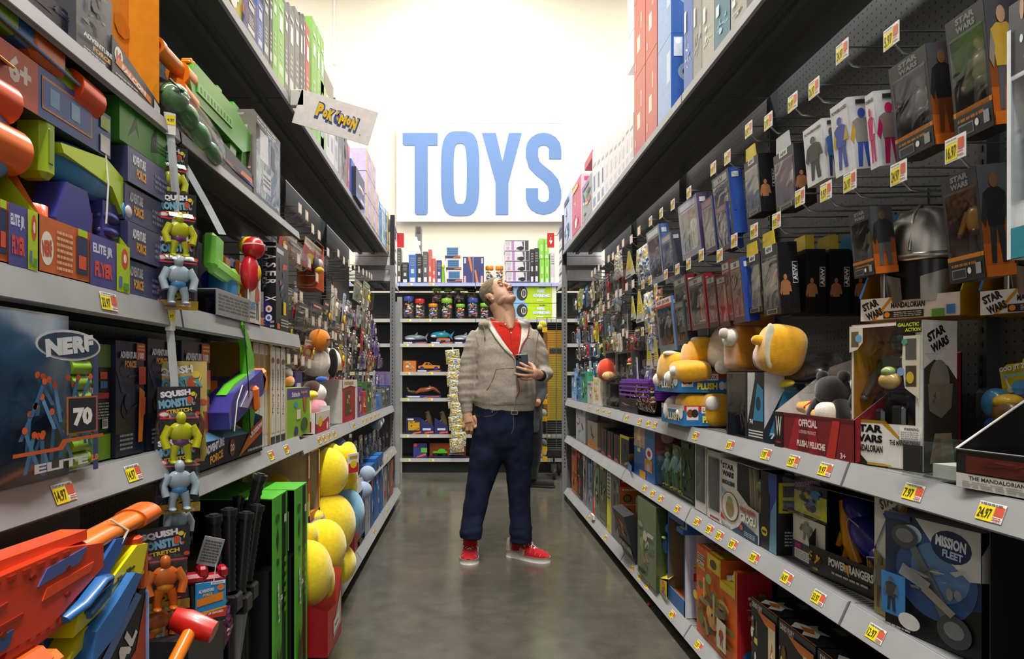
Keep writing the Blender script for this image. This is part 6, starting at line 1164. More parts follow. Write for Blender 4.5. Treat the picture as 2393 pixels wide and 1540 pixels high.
for i in range(4):
 z0 = Z+i*.078;LO = (-.708+.006*(i % 2),yof(292,-.708),z0)
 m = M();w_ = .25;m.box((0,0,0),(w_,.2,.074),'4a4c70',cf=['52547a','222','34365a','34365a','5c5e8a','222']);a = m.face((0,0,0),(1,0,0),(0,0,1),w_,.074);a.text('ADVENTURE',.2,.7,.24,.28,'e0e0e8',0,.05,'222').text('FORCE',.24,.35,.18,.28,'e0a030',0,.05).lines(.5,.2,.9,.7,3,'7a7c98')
 m.ob('toy_box',None,LO,math.pi/2,label='slate blue lettered carton in the pile beside the orange carton, %s from the bottom' % ORD[i],cat='box',group='pile of slate blue cartons')
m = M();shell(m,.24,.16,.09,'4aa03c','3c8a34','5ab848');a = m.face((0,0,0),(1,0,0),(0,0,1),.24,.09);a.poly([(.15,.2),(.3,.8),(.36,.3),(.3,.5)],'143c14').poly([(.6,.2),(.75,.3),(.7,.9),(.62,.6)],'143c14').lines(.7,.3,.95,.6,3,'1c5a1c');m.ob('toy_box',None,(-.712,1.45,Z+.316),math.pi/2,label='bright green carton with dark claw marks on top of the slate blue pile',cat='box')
put('lime green toy blaster standing behind the hanging strip, middle shelf',(-.73,1.98,1.40),(0,.1,math.pi/2),[('body',lambda m: m.bbox((0,-.02,.06),(.08,.02,.16),'7ad04a','plastic',.01).bbox((.02,-.022,.05),(.24,.022,.1),'8ad858','plastic',.015).sell((.22,0,.05),(.04,.02,.06),'7acc4a','plastic'))])
def gaunt(t):
 m = M();w_,d = .3,.16;m.box((0,0,0),(w_,.003,.05),'22243a').box((0,d,0),(w_,d+.003,.26),'2a2c48').box((0,0,0),(w_,d,.003),'222').poly if False else m.box((0,0,0),(w_,.003,.05),'22243a').box((0,d,0),(w_,d+.003,.26),'2a2c48').box((w_,0,0),(w_+.003,d,.12),'8a8c90');a = m.face((0,0,0),(1,0,0),(0,0,1),w_,.05);a.rect(.4,.1,1,.6,'d8622a').text('GAUNTLET',.7,.35,.4,.35,'f0e8e0',0,.04).rect(.3,.65,.5,.95,'d8a02c');m.ob('carton',t)
 m = M();Bl = '1f3fa8'
 m.tube([(.03,.08,.12),(.2,.08,.15)],.035,Bl,'plastic',12).bbox((.16,.04,.12),(.26,.11,.21),'e8801c','plastic',.01).bbox((.1,.05,.17),(.2,.1,.215),Bl,'plastic',.01).bbox((.06,.05,.15),(.12,.1,.21),'e8861c','plastic',.01).bbox((.24,.05,.02),(.275,.1,.15),'e8901c','plastic',.008).bbox((.17,.06,.02),(.24,.1,.13),'3a58b0','plastic',.008)
 for k in range(4): m.bbox((.225,.03,.14+k*.018),(.285,.09,.152+k*.018),'f0901c','plastic',.004)
 m.ob('blaster',t);m = M();m.sell((.05,.05,.10),(.05,.04,.05),'3a86b8','plastic',.5).sell((.1,.03,.07),(.03,.02,.03),'e8701c','plastic');m.ob('scope',t)
plush('open carton with an orange and blue wrist blaster, middle shelf past the strip',(-.70,2.13,Z),gaunt,math.pi/2,name='toy_box',cat='box')
m = M();m.box((0,0,0),(.3,.003,.07),'8a8c92').box((0,0,.07),(.3,.1,.073),'a0a2a8');f = m.face((0,0,0),(1,0,0),(0,0,1),.3,.07);f.lines(.05,.2,.95,.9,5,'55585c');m.ob('clear_box',None,(-.69,1.95,Z),math.pi/2,label='pale grey glossy sleeve lying at the front edge behind the hanging strip',cat='box')
def knite(t):
 m = M();m.box((0,0,0),(.13,.003,.16),'e0dcd4').box((0,0,0),(.13,.08,.003),'ccc').box((.13,0,0),(.133,.08,.16),'d0ccc4');a = m.face((0,0,0),(1,0,0),(0,0,1),.13,.16);a.figure(.72,.1,.34,.8,('c8402c','3a3a3c','a87858'),'8a5c44').text('KNITE',.28,.36,.5,.16,'2f8ac0',0,.05).lines(.05,.1,.5,.25,2,'444');m.ob('carton',t)
 m = M();m.sell((.02,-.01,.24),(.036,.036,.036),'b81c24','plastic').sell((.035,.01,.25),(.034,.034,.03),'d8b01c','plastic').sell((.015,.0,.16),(.032,.03,.06),'c82430','plastic').sell((.02,-.02,.16),(.018,.014,.03),'e8c01c','plastic').lathe([(.037,-.002),(.037,.002)],'e8e4dc','plastic',(.02,-.01,.25),16);m.ob('figure',t)
plush('white carton with a red and yellow figure beside the black laser boxes',(-.695,2.25,Z),knite,math.pi/2,name='figure_box',cat='box')
def lzr(f): f.rect(0,0,1,1,'18191f').text('LASER X',.62,.68,.62,.46,'d8dce8',-90,.02) if False else f.rect(0,0,1,1,'18191f')
def lz(i): return lambda b: (b.rect(0,0,1,1,'18191f'),b.poly([(0,0),(.9,0),(.5,.3),(0,.42)],'3a2c7a'),b.rect(.0,.0,1,.05,'222'),b.text('LASER X',.6,.7,.55,.16,'dcdce4',-90,.015) if False else None,[b.text(ch,.62,.93-.095*k,.36,.12,'dcdce4',-90,.02) for k,ch in enumerate('LASER X') if ch != ' '],[b.text(ch,.2,.86-.045*k,.16,.045,'c85a4a' if k < 1 else 'b8b8c0',-90,.01) for k,ch in enumerate('EVOLUTION')],b.ell(.5,.24,.25,.04,'d8d8e0'),b.ell(.5,.24,.1,.02,'c8281f'),b.ell(.5,.14,.25,.04,'d8d8e0'),b.ell(.5,.14,.12,.02,'3a5ac8'),b.lines(.6,.02,.9,.12,2,'aaa'))
for i,(uL,uR,x) in enumerate([(604,628,.75),(645,674,.705)]):
 LB('black laser game carton with tall white lettering, %s of two' % ('farther back' if i == 0 else 'front'),uL,uR,566,.05,'20222a',X=x,front=lambda a: a.rect(.05,.9,.6,.95,'ccc').art(.1,.3,.9,.85,5,['4a5a8a','2a3a5a','c8382c','6a7ab0'],12).rect(.5,.2,.7,.35,'e8c81c').lines(.3,.05,.9,.15,3,'bbb').rect(0,.02,.2,.08,'d85a2c'),side=lz(i))
LB('white and red toy carton behind the first hooks, top of the left middle shelf',560,640,545,.08,'d8d4d0',X=.95,z=1.62,front=lambda a: a.rect(.3,.1,.9,.6,'c82a34').rect(.5,.6,.7,.9,'e8c81c'))
# ---- left waist-high shelf
Z = .981
def nerfbag(f):
 R = random.Random(2);f.k = 30
 for i in range(26):
  x,y,a = R.uniform(.1,.9),R.uniform(.12,.55),R.uniform(.9,2.3);dx,dy = .13*math.cos(a),.11*math.sin(a);f.k = 30+i
  f.poly([(x-dx-.02,y-dy),(x-dx+.02,y-dy),(x+dx+.02,y+dy),(x+dx-.02,y+dy)],R.choice(['4a7ea8','5c92bc','3a6a94'])).ell(x+dx,y+dy,.028,.02,'e0602c',8)
 f.k = 70;f.ell(.6,.8,.38,.09,'c8ccd0',24).ell(.6,.8,.355,.075,'1f3c58',24).text('NERF',.6,.8,.56,.1,'d8dce0',6,.07).rect(.55,.28,.93,.5,'b86a2c').rect(.57,.29,.91,.49,'16222e').text('70',.74,.38,.24,.11,'f0ece8',0,.06).poly([(.0,.2),(.5,.2),(.55,.24),(1,.24),(1,.26),(.5,.26),(.45,.22),(0,.22)],'c8602c').text('ELITE',.5,.12,.6,.05,'c8ccd0',0,.04).text('2.0',.88,.12,.1,.04,'e08a2c',0,.05)
bag('blue foil bag of foam darts with a white oval logo and a 70 panel',-1,0,1,2,3,None,.07,'1f3c54',nerfbag,None,loc=(-.66,.99,.98),w=.245,h=.275,mt='plastic')
def lime(m,w,y0): [m.tube([(0,y0,.02+.0275*k),(w,y0,.02+.0275*k)],.0145,'9ccc2c','plastic',8) for k in range(8)]
m = M();lime(m,.06,.02);m.bbox((-.004,0,0),(.07,.06,.235),'fff','clear',.008).box((.052,-.002,0),(.066,0,.235),'3a4a78');m.ob('toy_pack',None,(-.68,1.235,Z),math.pi/2,label='clear pack of fat lime foam rods beside the blue foil bag',cat='toy pack')
LB('black carded pack with an orange 100 badge and lime window, left waist-high shelf',190,258,800,.06,'1a1c22',X=.74,front=lambda a: a.rect(0,0,1,.22,'8cbc2c').rect(.3,.22,.35,.3,'8cbc2c').rect(0,.8,1,1,'5a7a3c').rect(.1,.25,.9,.78,'14151a').ell(.3,.6,.18,.1,'3a2c24').text('100',.3,.6,.26,.07,'e8e0d8',0,.05).rect(.6,.7,.85,.76,'c8502c').rect(.6,.62,.85,.68,'3a78b0').rect(.5,.53,.9,.58,'b83040').lines(.15,.35,.9,.5,6,'aaa').bars(.65,.27,.85,.35),sc='8cbc2c')
def af100(f): f.rect(0,0,1,1,'20243c').art(.0,.3,.9,.9,6,['2c3458','1a1c30','343c60'],10).text('ADVENTURE',.4,.88,.6,.06,'d8d8e0',0,.05,'3a5aa8').text('FORCE',.45,.8,.4,.06,'e09a2c',0,.05).rect(.66,.84,.98,.99,'c8382c').text('100',.82,.88,.2,.06,'f4f0e8',0,.05).lines(.7,.92,.95,.98,2,'f0c83c').poly([(.7,.1),(.85,.1),(.95,.55),(.75,.6)],'e07a2c').poly([(.8,.3),(.95,.35),(.98,.5),(.8,.5)],'d8602c').rect(.72,.62,.98,.78,'c8382c').lines(.05,.05,.5,.2,4,'8a8c9c')
LB('navy carton with a red 100 corner, before the hanging strips, left waist-high shelf',270,336,795,.1,'20243c',X=.73,front=af100,h=None);LB('navy carton with a red 100 corner directly behind the hanging strips',345,408,790,.1,'20243c',X=.73,front=af100)
Z = .902
LB('navy carton with a red 100 corner just past the hanging strips',424,488,795,.1,'20243c',X=.73,front=af100)
def xbow():
 yL,yR = yof(466,-.69),yof(613,-.69);w_ = yR-yL;t = empty('toy_box',(-.69,yL,Z),math.pi/2,label='black open display carton lettered CROSSBOW in front of the white boxes',cat='box');m = M();d = .2
 m.add([(0,0,0),(w_,0,0),(w_,0,.115),(.42,0,.07),(0,0,.075)],[(0,1,2,3,4)],'1b1e30').box((0,0,0),(w_,d,.003),'1b1e30').box((0,d,0),(w_,d+.003,.3),'20243c').add([(0,0,.075),(.42,0,.07),(.46,.12,.13),(.1,d,.12)],[(0,1,2,3)],'4a7898').add([(w_,0,0),(w_,d,0),(w_,d,.2),(w_,0,.115)],[(0,1,2,3)],'4a7898')
 a = m.face((0,-.0005,0),(1,0,0),(0,0,1),w_,.115);a.text('ADVENTURE',.2,.5,.26,.2,'d8d8e0',6,.05,'3a5aa8').text('FORCE',.22,.24,.18,.2,'e09a2c',6,.05).ell(.45,.35,.045,.22,'8a4a2c').text('20',.45,.35,.06,.18,'e8e0d8',0,.04).poly([(.55,.05),(.98,.55),(.98,.85),(.7,.5)],'d86a1c').poly([(.7,.5),(.98,.55),(.98,.95),(.75,.7)],'b82c2c').text('CROSSBOW',.86,.66,.24,.16,'f0e8e8',14,.06).lines(.7,.08,.98,.2,1,'aaa');m.ob('carton',t)
xbow()
def cb(m):
 P_,Gr = '3c348c','5cb82c'
 m.prism([(.0,-.02),(.34,.0),(.38,.04),(.34,.08),(.06,.07),(0,.03)],-.035,.035,P_,'plastic').bbox((.34,-.035,.0),(.40,.035,.075),'f0861c','plastic',.01).bbox((.22,-.05,-.03),(.255,-.03,.05),'e8701c','plastic',.01)
 m.prism([(.05,.068),(.3,.078),(.25,.085),(.12,.083)],-.015,.015,Gr,'plastic');m.prism([(.1,.02),(.18,.05),(.24,.03),(.16,.0)],-.038,.038,'a8a4c8','plastic')
def limbs(m):
 Gr = '5cb82c';m.prism([(.26,.06),(.33,.05),(.34,.12),(.30,.20),(.25,.25),(.245,.24),(.28,.16)],-.012,.012,Gr,'plastic').prism([(.26,.0),(.32,.01),(.31,-.06),(.27,-.11),(.24,-.115),(.26,-.06)],-.012,.012,'4ca82c','plastic')
put('purple and lime toy crossbow with orange tips standing in the black carton',(-.70,1.98,1.02),(0,-.22,math.pi/2),[('body',cb),('bow',limbs),('string',lambda m: m.tube([(.25,-.015,.24),(.16,-.045,.08),(.24,-.015,-.11)],.0018,'22241c','plastic',5)),('tie',lambda m: m.tube([(.02,-.04,-.03),(.05,-.045,.05),(.12,-.04,.08)],.002,'d8d4cc','plastic',5))])
LB('lime cushioned toy pack with a dark blue band behind the crossbow',492,540,880,.05,'8cc42c',X=.80,front=lambda a: a.rect(0,.86,1,1,'2c3a6a').rect(0,.8,.3,.95,'e06a1c'))
def hp(i): return lambda a: (a.rect(.05,.0,.95,.08,'2c3a34' if i > 2 else 'e6e0d6'),a.rect(.15,.12,.85,.3,'d8d4c4'),a.text('Harry Potter',.5,.55,2.6,.07,'6a5a44',90,.01) if i > 2 else a.poly([(.1,.9),(.9,.9),(.9,.75),(.5,.68),(.1,.75)],'a8884c'),a.ell(.5,.86,.3,.03,'8a5a44' if i > 2 else 'a8884c'))
for i,(a,b) in enumerate([(592,605),(606,618),(619,629),(632,643),(644,655),(656,667)]):
 LB('slim cream game carton with gold trim, %s in the cream row' % ORD[i],a,b,800+i*3,.22,'e2dcd2',X=.71+.01*(i < 3),front=hp(i),sc='a8843c',name='game_box',group='cream and gold game cartons')
LB('lime and purple carton with hanging paper toys printed on it, left waist-high shelf',671,724,908,.1,'8ab82c',X=.705,front=lambda a: a.rect(0,.78,1,1,'5a4a88').text('Stitch',.35,.87,.34,.1,'e8e8f4',0,.03).text('Squish',.72,.9,.3,.08,'e0a01c',0,.04).ell(.35,.66,.08,.06,'2aa0b8').rect(.38,.35,.55,.55,'e8d8d0').poly([(.65,.8),(.85,.8),(.8,.5),(.7,.5)],'a86a34').ell(.72,.22,.16,.14,'4a5a34').ell(.35,.12,.08,.1,'4a3a7a'),sc='b8a878')
LB('purple carton top standing behind the lime and purple carton',690,706,868,.05,'4a3a78',X=.80,front=lambda a: a.rect(.2,.6,.8,.8,'d8d0e8'))
t = plush('brown and orange plush tail lying on the cartons behind the lime one',(-.84,3.1,1.16),lambda t: (lambda m: (plush_blob(m,(0,0,0),(.07,.1,.04),'4a3626'),plush_blob(m,(.03,.0,-.03),(.05,.07,.03),'d8802a'),m.ob('body',t)))(M()))
def pktray(t):
 m = M();w_,d = .34,.2;m.box((0,0,0),(w_,.003,.10),'d8d0cc').box((0,0,0),(.003,d,.1),'e0dcd8').box((w_-.003,0,0),(w_,d,.12),'d8d4d0').box((0,d,0),(w_,d+.003,.18),'e0dcd8').box((0,0,0),(w_,d,.003),'ccc');a = m.face((0,0,0),(1,0,0),(0,0,1),w_,.1);a.poly([(0,.0),(.95,0),(.9,.7),(.5,.5),(.3,.75),(.15,.4),(0,.5)],'c02430').ell(.8,.25,.06,.2,'e8e4e0').ell(.3,.55,.14,.25,'e0c020');b = m.face((0,.2,0),(0,-1,0),(0,0,1),.2,.1);b.rect(.1,.1,.9,.6,'c02430');m.ob('tray',t)
plush('white and red display tray of small plush toys, left waist-high shelf',(-.70,3.27,.882),pktray,math.pi/2,name='display_tray',cat='display tray')
def bb(lb,loc,blobs,**k): return plush(lb,loc,lambda t: [(lambda m: (plush_blob(m,c,r,col,e),m.ob(nm,t)))(M()) for nm,c,r,col,e in blobs],**k)
bb('plush with a white face, brown hood and pink dress in the white and red tray',(-.78,3.66,.98),[('body',(0,0,0),(.055,.065,.06),'e8a0b0',.9),('head',(0,.01,.085),(.05,.055,.05),'e8e0d8',1),('hood',(-.02,.0,.1),(.05,.06,.05),'4a2e26',1),('bow',(.02,.03,.155),(.03,.02,.016),'3a68c0',1)])
bb('small yellow plush in the white and red tray',(-.80,3.40,.99),[('body',(0,0,0),(.05,.06,.09),'e8cc1c',.9),('arm',(.04,.06,.07),(.03,.06,.022),'e8cc1c',1)])
def pkbox(f): f.rect(0,0,1,1,'b81c28').rect(.15,.15,.6,.75,'5a3a1c').art(.18,.18,.58,.7,4,['c8742a','e8a040','8a4a1c'],6).poly([(0,.8),(.5,.86),(1,.8),(1,1),(0,1)],'e0dcd8').text('POKéMON',.4,.92,.6,.08,'c8a41c',0,.06,'2f3f88').rect(.8,0,1,.8,'d8d4d0')
LB('red carton with a brown window and white jagged top under the panda, near one',742,790,892,.12,'d8d4d0',X=.92,z=.882,front=pkbox);LB('red carton with a brown window and white jagged top under the panda, far one',800,834,888,.16,'b81c28',X=.71,z=.882,front=pkbox,sc='c8c4c0')
bb('black and white plush animal lying on the red cartons',(-.80,3.95,1.235),[('body',(0,.02,0),(.09,.11,.085),'ddd6ca',.9),('head',(-.02,-.13,-.01),(.08,.07,.075),'ddd6ca',.9),('back',(-.03,-.07,.045),(.07,.07,.05),'1a1a1c',.9),('ear',(.02,.0,.085),(.03,.035,.04),'161618',1),('foot',(.03,.14,.01),(.04,.045,.035),'161618',1),('strap',(.06,-.06,-.01),(.03,.018,.08),'161618',1)])
m = M();plush_blob(m,(0,0,0),(.06,.066,.058),'d87f1c',.95);m.tube([(.062,0,-.05),(.064,.0,0),(.05,0,.045)],.003,'222','plush',6).tube([(.05,-.05,0),(.064,0,.01),(.05,.05,0)],.003,'222','plush',6);m.ob('plush_ball',None,(-.79,3.78,1.345),0,label='orange plush ball with black seam lines held above the panda-coloured plush',cat='plush toy')
for i,(a,b,vt,c,pal) in enumerate([(838,846,905,'7a3a8a',MIX),(847,857,915,'b82c2c',['e8d22c','e8e4dc','c8281f']),(858,868,893,'3c6a44',GREENS),(869,878,900,'8a8c8c',DARK),(879,890,925,'3a78c0',['3a78c0','4a88d0']),(891,900,910,'6a6e72',DARK),(901,910,905,'44484c',DARK+['c8c8c4']),(911,917,900,'2c4a8a',COOL)]):
 LB('small carton near the far end of the left waist-high shelf, %s from the panda plush' % ORD[i],a,b,vt,.12,c,X=.72,z=.883,pal=pal,seed=i)
LB('purple hexagon-printed carton against the end frame, left run',884,899,868,.05,'7a64a8',X=.86,z=1.0,front=lambda a: a.ell(.5,.5,.4,.4,'9a84c4',6)) ;LB('second purple hexagon-printed carton against the end frame',900,914,868,.05,'7a64a8',X=.86,z=1.0,front=lambda a: a.ell(.5,.5,.4,.4,'9a84c4',6))
# ---- left knee-high shelf (z .50)
Z = .503
def beige(lb,y,w_,h,dp):
 t = empty('plush_box',(-.70,y,Z),math.pi/2,label=lb,cat='box');m = M();e = .003
 m.box((0,dp,0),(w_,dp+e,h),'b8aa90').box((0,0,0),(w_,dp,e),'a89a80').box((0,0,h),(w_,dp,h+e),'c8bea8').box((w_,0,0),(w_+e,dp,h),'c4b8a0').box((w_-.03,-e,0),(w_,0,h),'b83038').box((0,-e,0),(w_,0,h*.12),'b83038').box((0,-e,h*.96),(w_,0,h),'b83038');a = m.face((w_-.03,-e,0),(1,0,0),(0,0,1),.03,h);a.rect(.1,.6,.9,.9,'e8e4dc').rect(.1,.1,.9,.4,'e0c020');m.ob('carton',t)
 m = M();plush_blob(m,(w_*.45,dp*.5,h*.36),(.06,.075,h*.34),'e0bc18',.9).ob('plush',t);M().box((0,.0,.01),(.001,dp,h-.01),'fff','clear').ob('window',t)
beige('beige and red window carton with a yellow plush inside, nearest on the left knee-high shelf',2.965,.17,.33,.24);beige('beige and red window carton, second on the left knee-high shelf',3.16,.19,.32,.22)
Ye = 'ecd21a'
bb('big yellow plush animal sprawled over the edge of the left knee-high shelf',(-.74,3.66,.685),[('body',(0,0,0),(.12,.14,.13),Ye,.95),('head',(.04,-.16,-.01),(.11,.12,.125),Ye,.95),('leg',(.10,.08,-.04),(.06,.07,.09),Ye,.9),('arm',(.10,-.02,.06),(.07,.06,.05),Ye,.9),('hind_leg',(.09,.2,.02),(.05,.08,.09),Ye,.9),('tail',(.11,.22,-.09),(.03,.035,.11),Ye,.9)])
m = M();m.bbox((0,0,0),(.09,.003,.1),'e8e0dc','card',.001);a = m.face((0,-.0005,0),(1,0,0),(0,0,1),.09,.1);a.rect(.05,.03,.95,.5,'c02838').ell(.5,.45,.3,.2,'e8c81c').text('POKéMON',.5,.8,.7,.16,'c8a41c',0,.06,'4a4a68');m.ob('swing_tag',None,(-.60,3.56,.66),math.pi/2-.5,label='square white and red swing tag on the sprawled yellow plush',cat='tag')
bb('blue and white plush behind the sprawled yellow one',(-.76,4.05,.66),[('body',(0,0,0),(.1,.12,.13),'c8d8e8',.9),('back',(-.02,.0,.08),(.09,.11,.08),'5a7ab0',.9),('flipper',(.09,-.06,-.0),(.03,.07,.05),'22262c',1)])
bb('grey plush head peeping above the sprawled yellow plush',(-.84,3.6,.80),[('head',(0,0,0),(.08,.1,.06),'7a7870',.9)])
for i,(y,r,h,c) in enumerate([(4.35,.07,.22,'4a9a3c'),(4.62,.06,.24,'2c5a3c'),(4.85,.06,.2,'8a8c8c'),(5.1,.06,.22,'a8a49a'),(5.35,.06,.2,'55585c'),(5.6,.06,.19,'7a9ac0'),(5.85,.05,.2,'c8c4c0'),(6.1,.05,.22,'6a4a7a')]):
 blister('bagged toy standing on the left knee-high shelf, %s beyond the blue and white plush' % ORD[i],-1,0,i+3,0,i*7,None,.08,['3c7a34','222c24','8a8c8c','a8a498','3a3c40','4a78b0','b8b4b0','5a3a6a'][i],(c,c,'333'),loc=(-.70,y,Z),w=.17,h=h,parts=False,skin=c)
bb('white and blue dumbbell-shaped plush high at the far end of the left knee-high shelf',(-.72,5.7,.77),[('ball',(0,-.07,0),(.045,.045,.045),'a8b0c4',1),('ball',(0,.06,.02),(.045,.045,.045),'a8b0c4',1)])
# ---- left base shelf
Z = .118
bb('large yellow plush animal lying on its side on the left base shelf',(-.72,3.42,.40),[('head',(.04,.06,.02),(.13,.15,.155),Ye,.95),('body',(-.06,-.12,-.05),(.12,.13,.11),Ye,.95),('arm',(.08,-.08,-.11),(.06,.09,.05),Ye,.9),('ear',(-.0,-.13,.10),(.05,.07,.03),Ye,.9)])
bb('second yellow plush peeking from under the large one, left base shelf',(-.66,3.50,.225),[('head',(0,0,0),(.11,.12,.105),Ye,.95)])
bb('round pale blue plush beyond the large yellow one, left base shelf',(-.70,3.86,.41),[('body',(0,0,0),(.14,.14,.15),'7ab0d8',1)])
LB('picture carton with a green and brown print under the pale blue plush',836,852,1265,.1,'6a7a44',X=.66,z=Z,pal=GREENS+['8a4a2c'])
for i,(y,c) in enumerate([(4.15,'a83038'),(4.38,'5a7aa8'),(4.62,'b8bcc8'),(4.85,'2c5a9c'),(5.1,'2a68b0'),(5.36,'2c62a8'),(5.6,'9a9ca4'),(5.85,'55585c'),(6.1,'a85a3c')]):
 m = M();w_,h = .2,(.30,.34,.3,.42,.44,.44,.3,.33,.3)[i];shell(m,w_,.2,h,c);a,b,b0,tp = sides(m,w_,.2,h);a.art(.05,.1,.95,.95,i*3,COOL+['c8382c','e8e4dc'],12);b0.art(.05,.1,.95,.95,i*3+1,COOL+['c8382c'],10).ell(.5,.35,.3,.12,'c8b8a0')
 m.ob('toy_box',None,(-.66,y,Z),math.pi/2,label='upright picture carton on the left base shelf, %s beyond the pale blue plush' % ORD[i],cat='box')
bb('two joined white and blue plush balls beside the far upright cartons',(-.66,4.55,.47),[('ball',(0,-.06,-.04),(.055,.055,.055),'9ab0d0',1),('ball',(.01,.06,.05),(.05,.05,.05),'a8b8d0',1)])
def redbox():
 t = empty('display_tray',(-.51,2.59,Z),math.pi/2,label='red cardboard bin of yellow plush at the bottom of the left run',cat='display tray');m = M();w_,d,h = .28,.24,.20;R_ = '96101c'
 m.add([(0,0,0),(w_,0,0),(w_,0,h+.04),(w_*.62,0,h-.05),(.0,0,h-.03)],[(0,1,2,3,4)],'b82420').add([(0,0,0),(0,d,0),(0,d,h+.05),(0,0,h-.03)],[(0,1,2,3)],R_).add([(w_,0,0),(w_,d,0),(w_,d,h+.1),(w_,0,h+.06)],[(0,1,2,3)],'c8503c').box((0,d,0),(w_,d+.003,h+.1),'c8bca8').box((0,0,0),(w_,d,.003),R_).add([(.1,-.001,.03),(.26,-.001,.05),(.26,-.001,h-.02),(.17,-.001,h-.08)],[(0,1,2,3)],'c8bca8');f = m.face((.1,-.002,.05),(1,0,.1),(0,0,1),.12,.05);f.rect(0,0,1,1,'e8e4dc').text('Pokemon',.5,.5,.6,.3,'333',0,.02);m.ob('bin',t)
redbox()
bb('yellow round plush filling the near half of the red bin',(-.61,2.70,.40),[('head',(0,0,0),(.095,.11,.125),Ye,.97),('arm',(.06,.08,-.05),(.03,.03,.07),Ye,.9)])
bb('yellow plush with a bent ear in the far half of the red bin',(-.62,2.92,.46),[('head',(.02,.03,-.02),(.095,.105,.115),Ye,.97),('ear',(-.02,-.10,.06),(.045,.05,.045),Ye,.9)])
bb('small pale blue plush squeezed beyond the red bin',(-.62,3.12,.23),[('body',(0,0,0),(.06,.07,.075),'5a9ad0',1)])
def storm(lb,y,x):
 t = empty('toy_box',(x,y,Z),math.pi/2,label=lb,cat='box');m = M();w_,d,h = .17,.26,.65;G_ = '4fae2c'
 m.box((0,d,0),(w_,d+.003,h),'15181a').box((0,0,h),(w_,d,h+.004),G_).box((0,0,0),(.008,d,.02),G_).box((.0,0,0),(w_,.004,h),G_).box((w_-.004,0,0),(w_,d,h),'141618')
 a = m.face((0,-.0004,0),(1,0,0),(0,0,1),w_,h);a.rect(.6,0,1,1,'15181a').rect(.85,0,1,1,G_).ell(.28,.9,.14,.02,'2a5a1c').poly([(.2,.8),(.28,.86),(.36,.8),(.28,.73)],'1c2a18').rect(.22,.67,.36,.7,'1c3a18')
 [a.text(ch,.3,.56-.035*k,.2,.028,'d8dcd4',-90,.07,'1c2418') for k,ch in enumerate('STORM')];a.text('AIR',.45,.5,.03*4,.012*4,'d8dcd4',-90,.05,'1c2418');a.poly([(.1,.3),(.28,.2),(.5,.3),(.4,.12),(.45,.02),(.28,.08),(.1,.0),(.2,.15)],'2a3422').rect(.64,.86,.8,.9,'ccd4c0').lines(.64,.4,.82,.7,6,'4fae2c').rect(.9,.7,.95,.9,'c8d8c0')
 b = m.face((0,d,0),(0,-1,0),(0,0,1),d,h);b.rect(0,0,.04,1,'22262a');m.ob('carton',t)
 m = M();m.prism([(.03,.0),(.09,.1),(.1,.3),(.08,.5),(.05,.6),(.04,.4)],.1,.14,'6ac03c','plastic').box((.02,.02,0),(.1,d-.02,.42),'1a1d20','card');f = m.face((.0195,d-.02,0),(0,-1,0),(0,0,1),d-.04,.42);f.text('155',.5,.82,.7,.12,'6ad03c',15,.05).text('FEET',.6,.73,.3,.05,'d8e8d0',15,.03).text('2X',.7,.3,.3,.08,'a8b0a0',0,.04).ell(.4,.15,.2,.07,'3a7a2c').rect(.1,.42,.7,.55,'2c4a8a');m.ob('foam_bow',t)
storm('tall bright green and black open carton reading AIR STORM, near one of two',2.19,-.60);storm('tall bright green and black open carton reading AIR STORM, far one of two',2.53,-.60) if False else storm('tall bright green and black open carton reading AIR STORM, far one of two',2.37,-.575)
# black ribbed toy swords
R = random.Random(8)
for i,(u,v,Y,dx,dy) in enumerate([(500,1215,1.86,.0,-.02),(535,1200,1.92,.0,.0),(575,1208,2.0,.03,.02),(600,1190,2.1,.05,.03),(607,1118,2.15,.10,.02),(560,1170,2.2,.03,.04)]):
 top = Vector((xof(u,Y),Y,zof(v,Y)));d = Vector((-dx,-dy,-.4)).normalized();pts = [];rr = []
 for k in range(24): pts.append(top+d*(.009*k));rr.append(.019 if k % 2 else .0165)
 t = empty('toy_sword',top,0,label='black toy sword with a ribbed round handle, %s in the cluster on the lower left' % ORD[i],cat='toy sword',group='black ribbed toy swords');m = M();m.T = Matrix.Translation(-top)
 m.tube(pts,rr,'17181b','plastic',14).tube([top-d*.012,top+d*.004],.0225,'1c1d20','plastic',16).tube([top-d*.016,top-d*.012],.012,'33353a','plastic',12);m.ob('handle',t)
 m = M();m.T = Matrix.Translation(-top);q = top+d*.215;m.tube([q,q+d*.035],.024,'26272b','steel',14).bbox(q+Vector((-.01,-.03,-.05)),q+Vector((.03,.03,.0)),'1a1a1d','plastic',.006);m.ob('guard',t)
 m = M();m.T = Matrix.Translation(-top);m.tube([q+d*.035,q+d*.32],.017,'8a8c90' if i in (2,3) else '222328','plastic',12);m.ob('blade',t)
for i,(u,v,Y) in enumerate([(448,1335,1.72),(497,1335,1.80)]):
 o = Vector((xof(u,Y),Y,zof(v,Y)));m = M();m.bbox((-.03,-.02,-.03),(.03,.02,-.005),'b0182c','plastic',.008).bbox((-.035,-.02,-.015),(-.012,.02,.012),'b0182c','plastic',.006).bbox((.012,-.02,-.015),(.035,.02,.012),'b0182c','plastic',.006).tube([(0,0,-.03),(.01,0,-.2)],.02,'17181b','plastic',12);m.ob('toy_sword',None,o,.5,label='crimson forked toy sword hilt, %s, low beside the ribbed swords' % ('left one' if i == 0 else 'right one'),cat='toy sword')
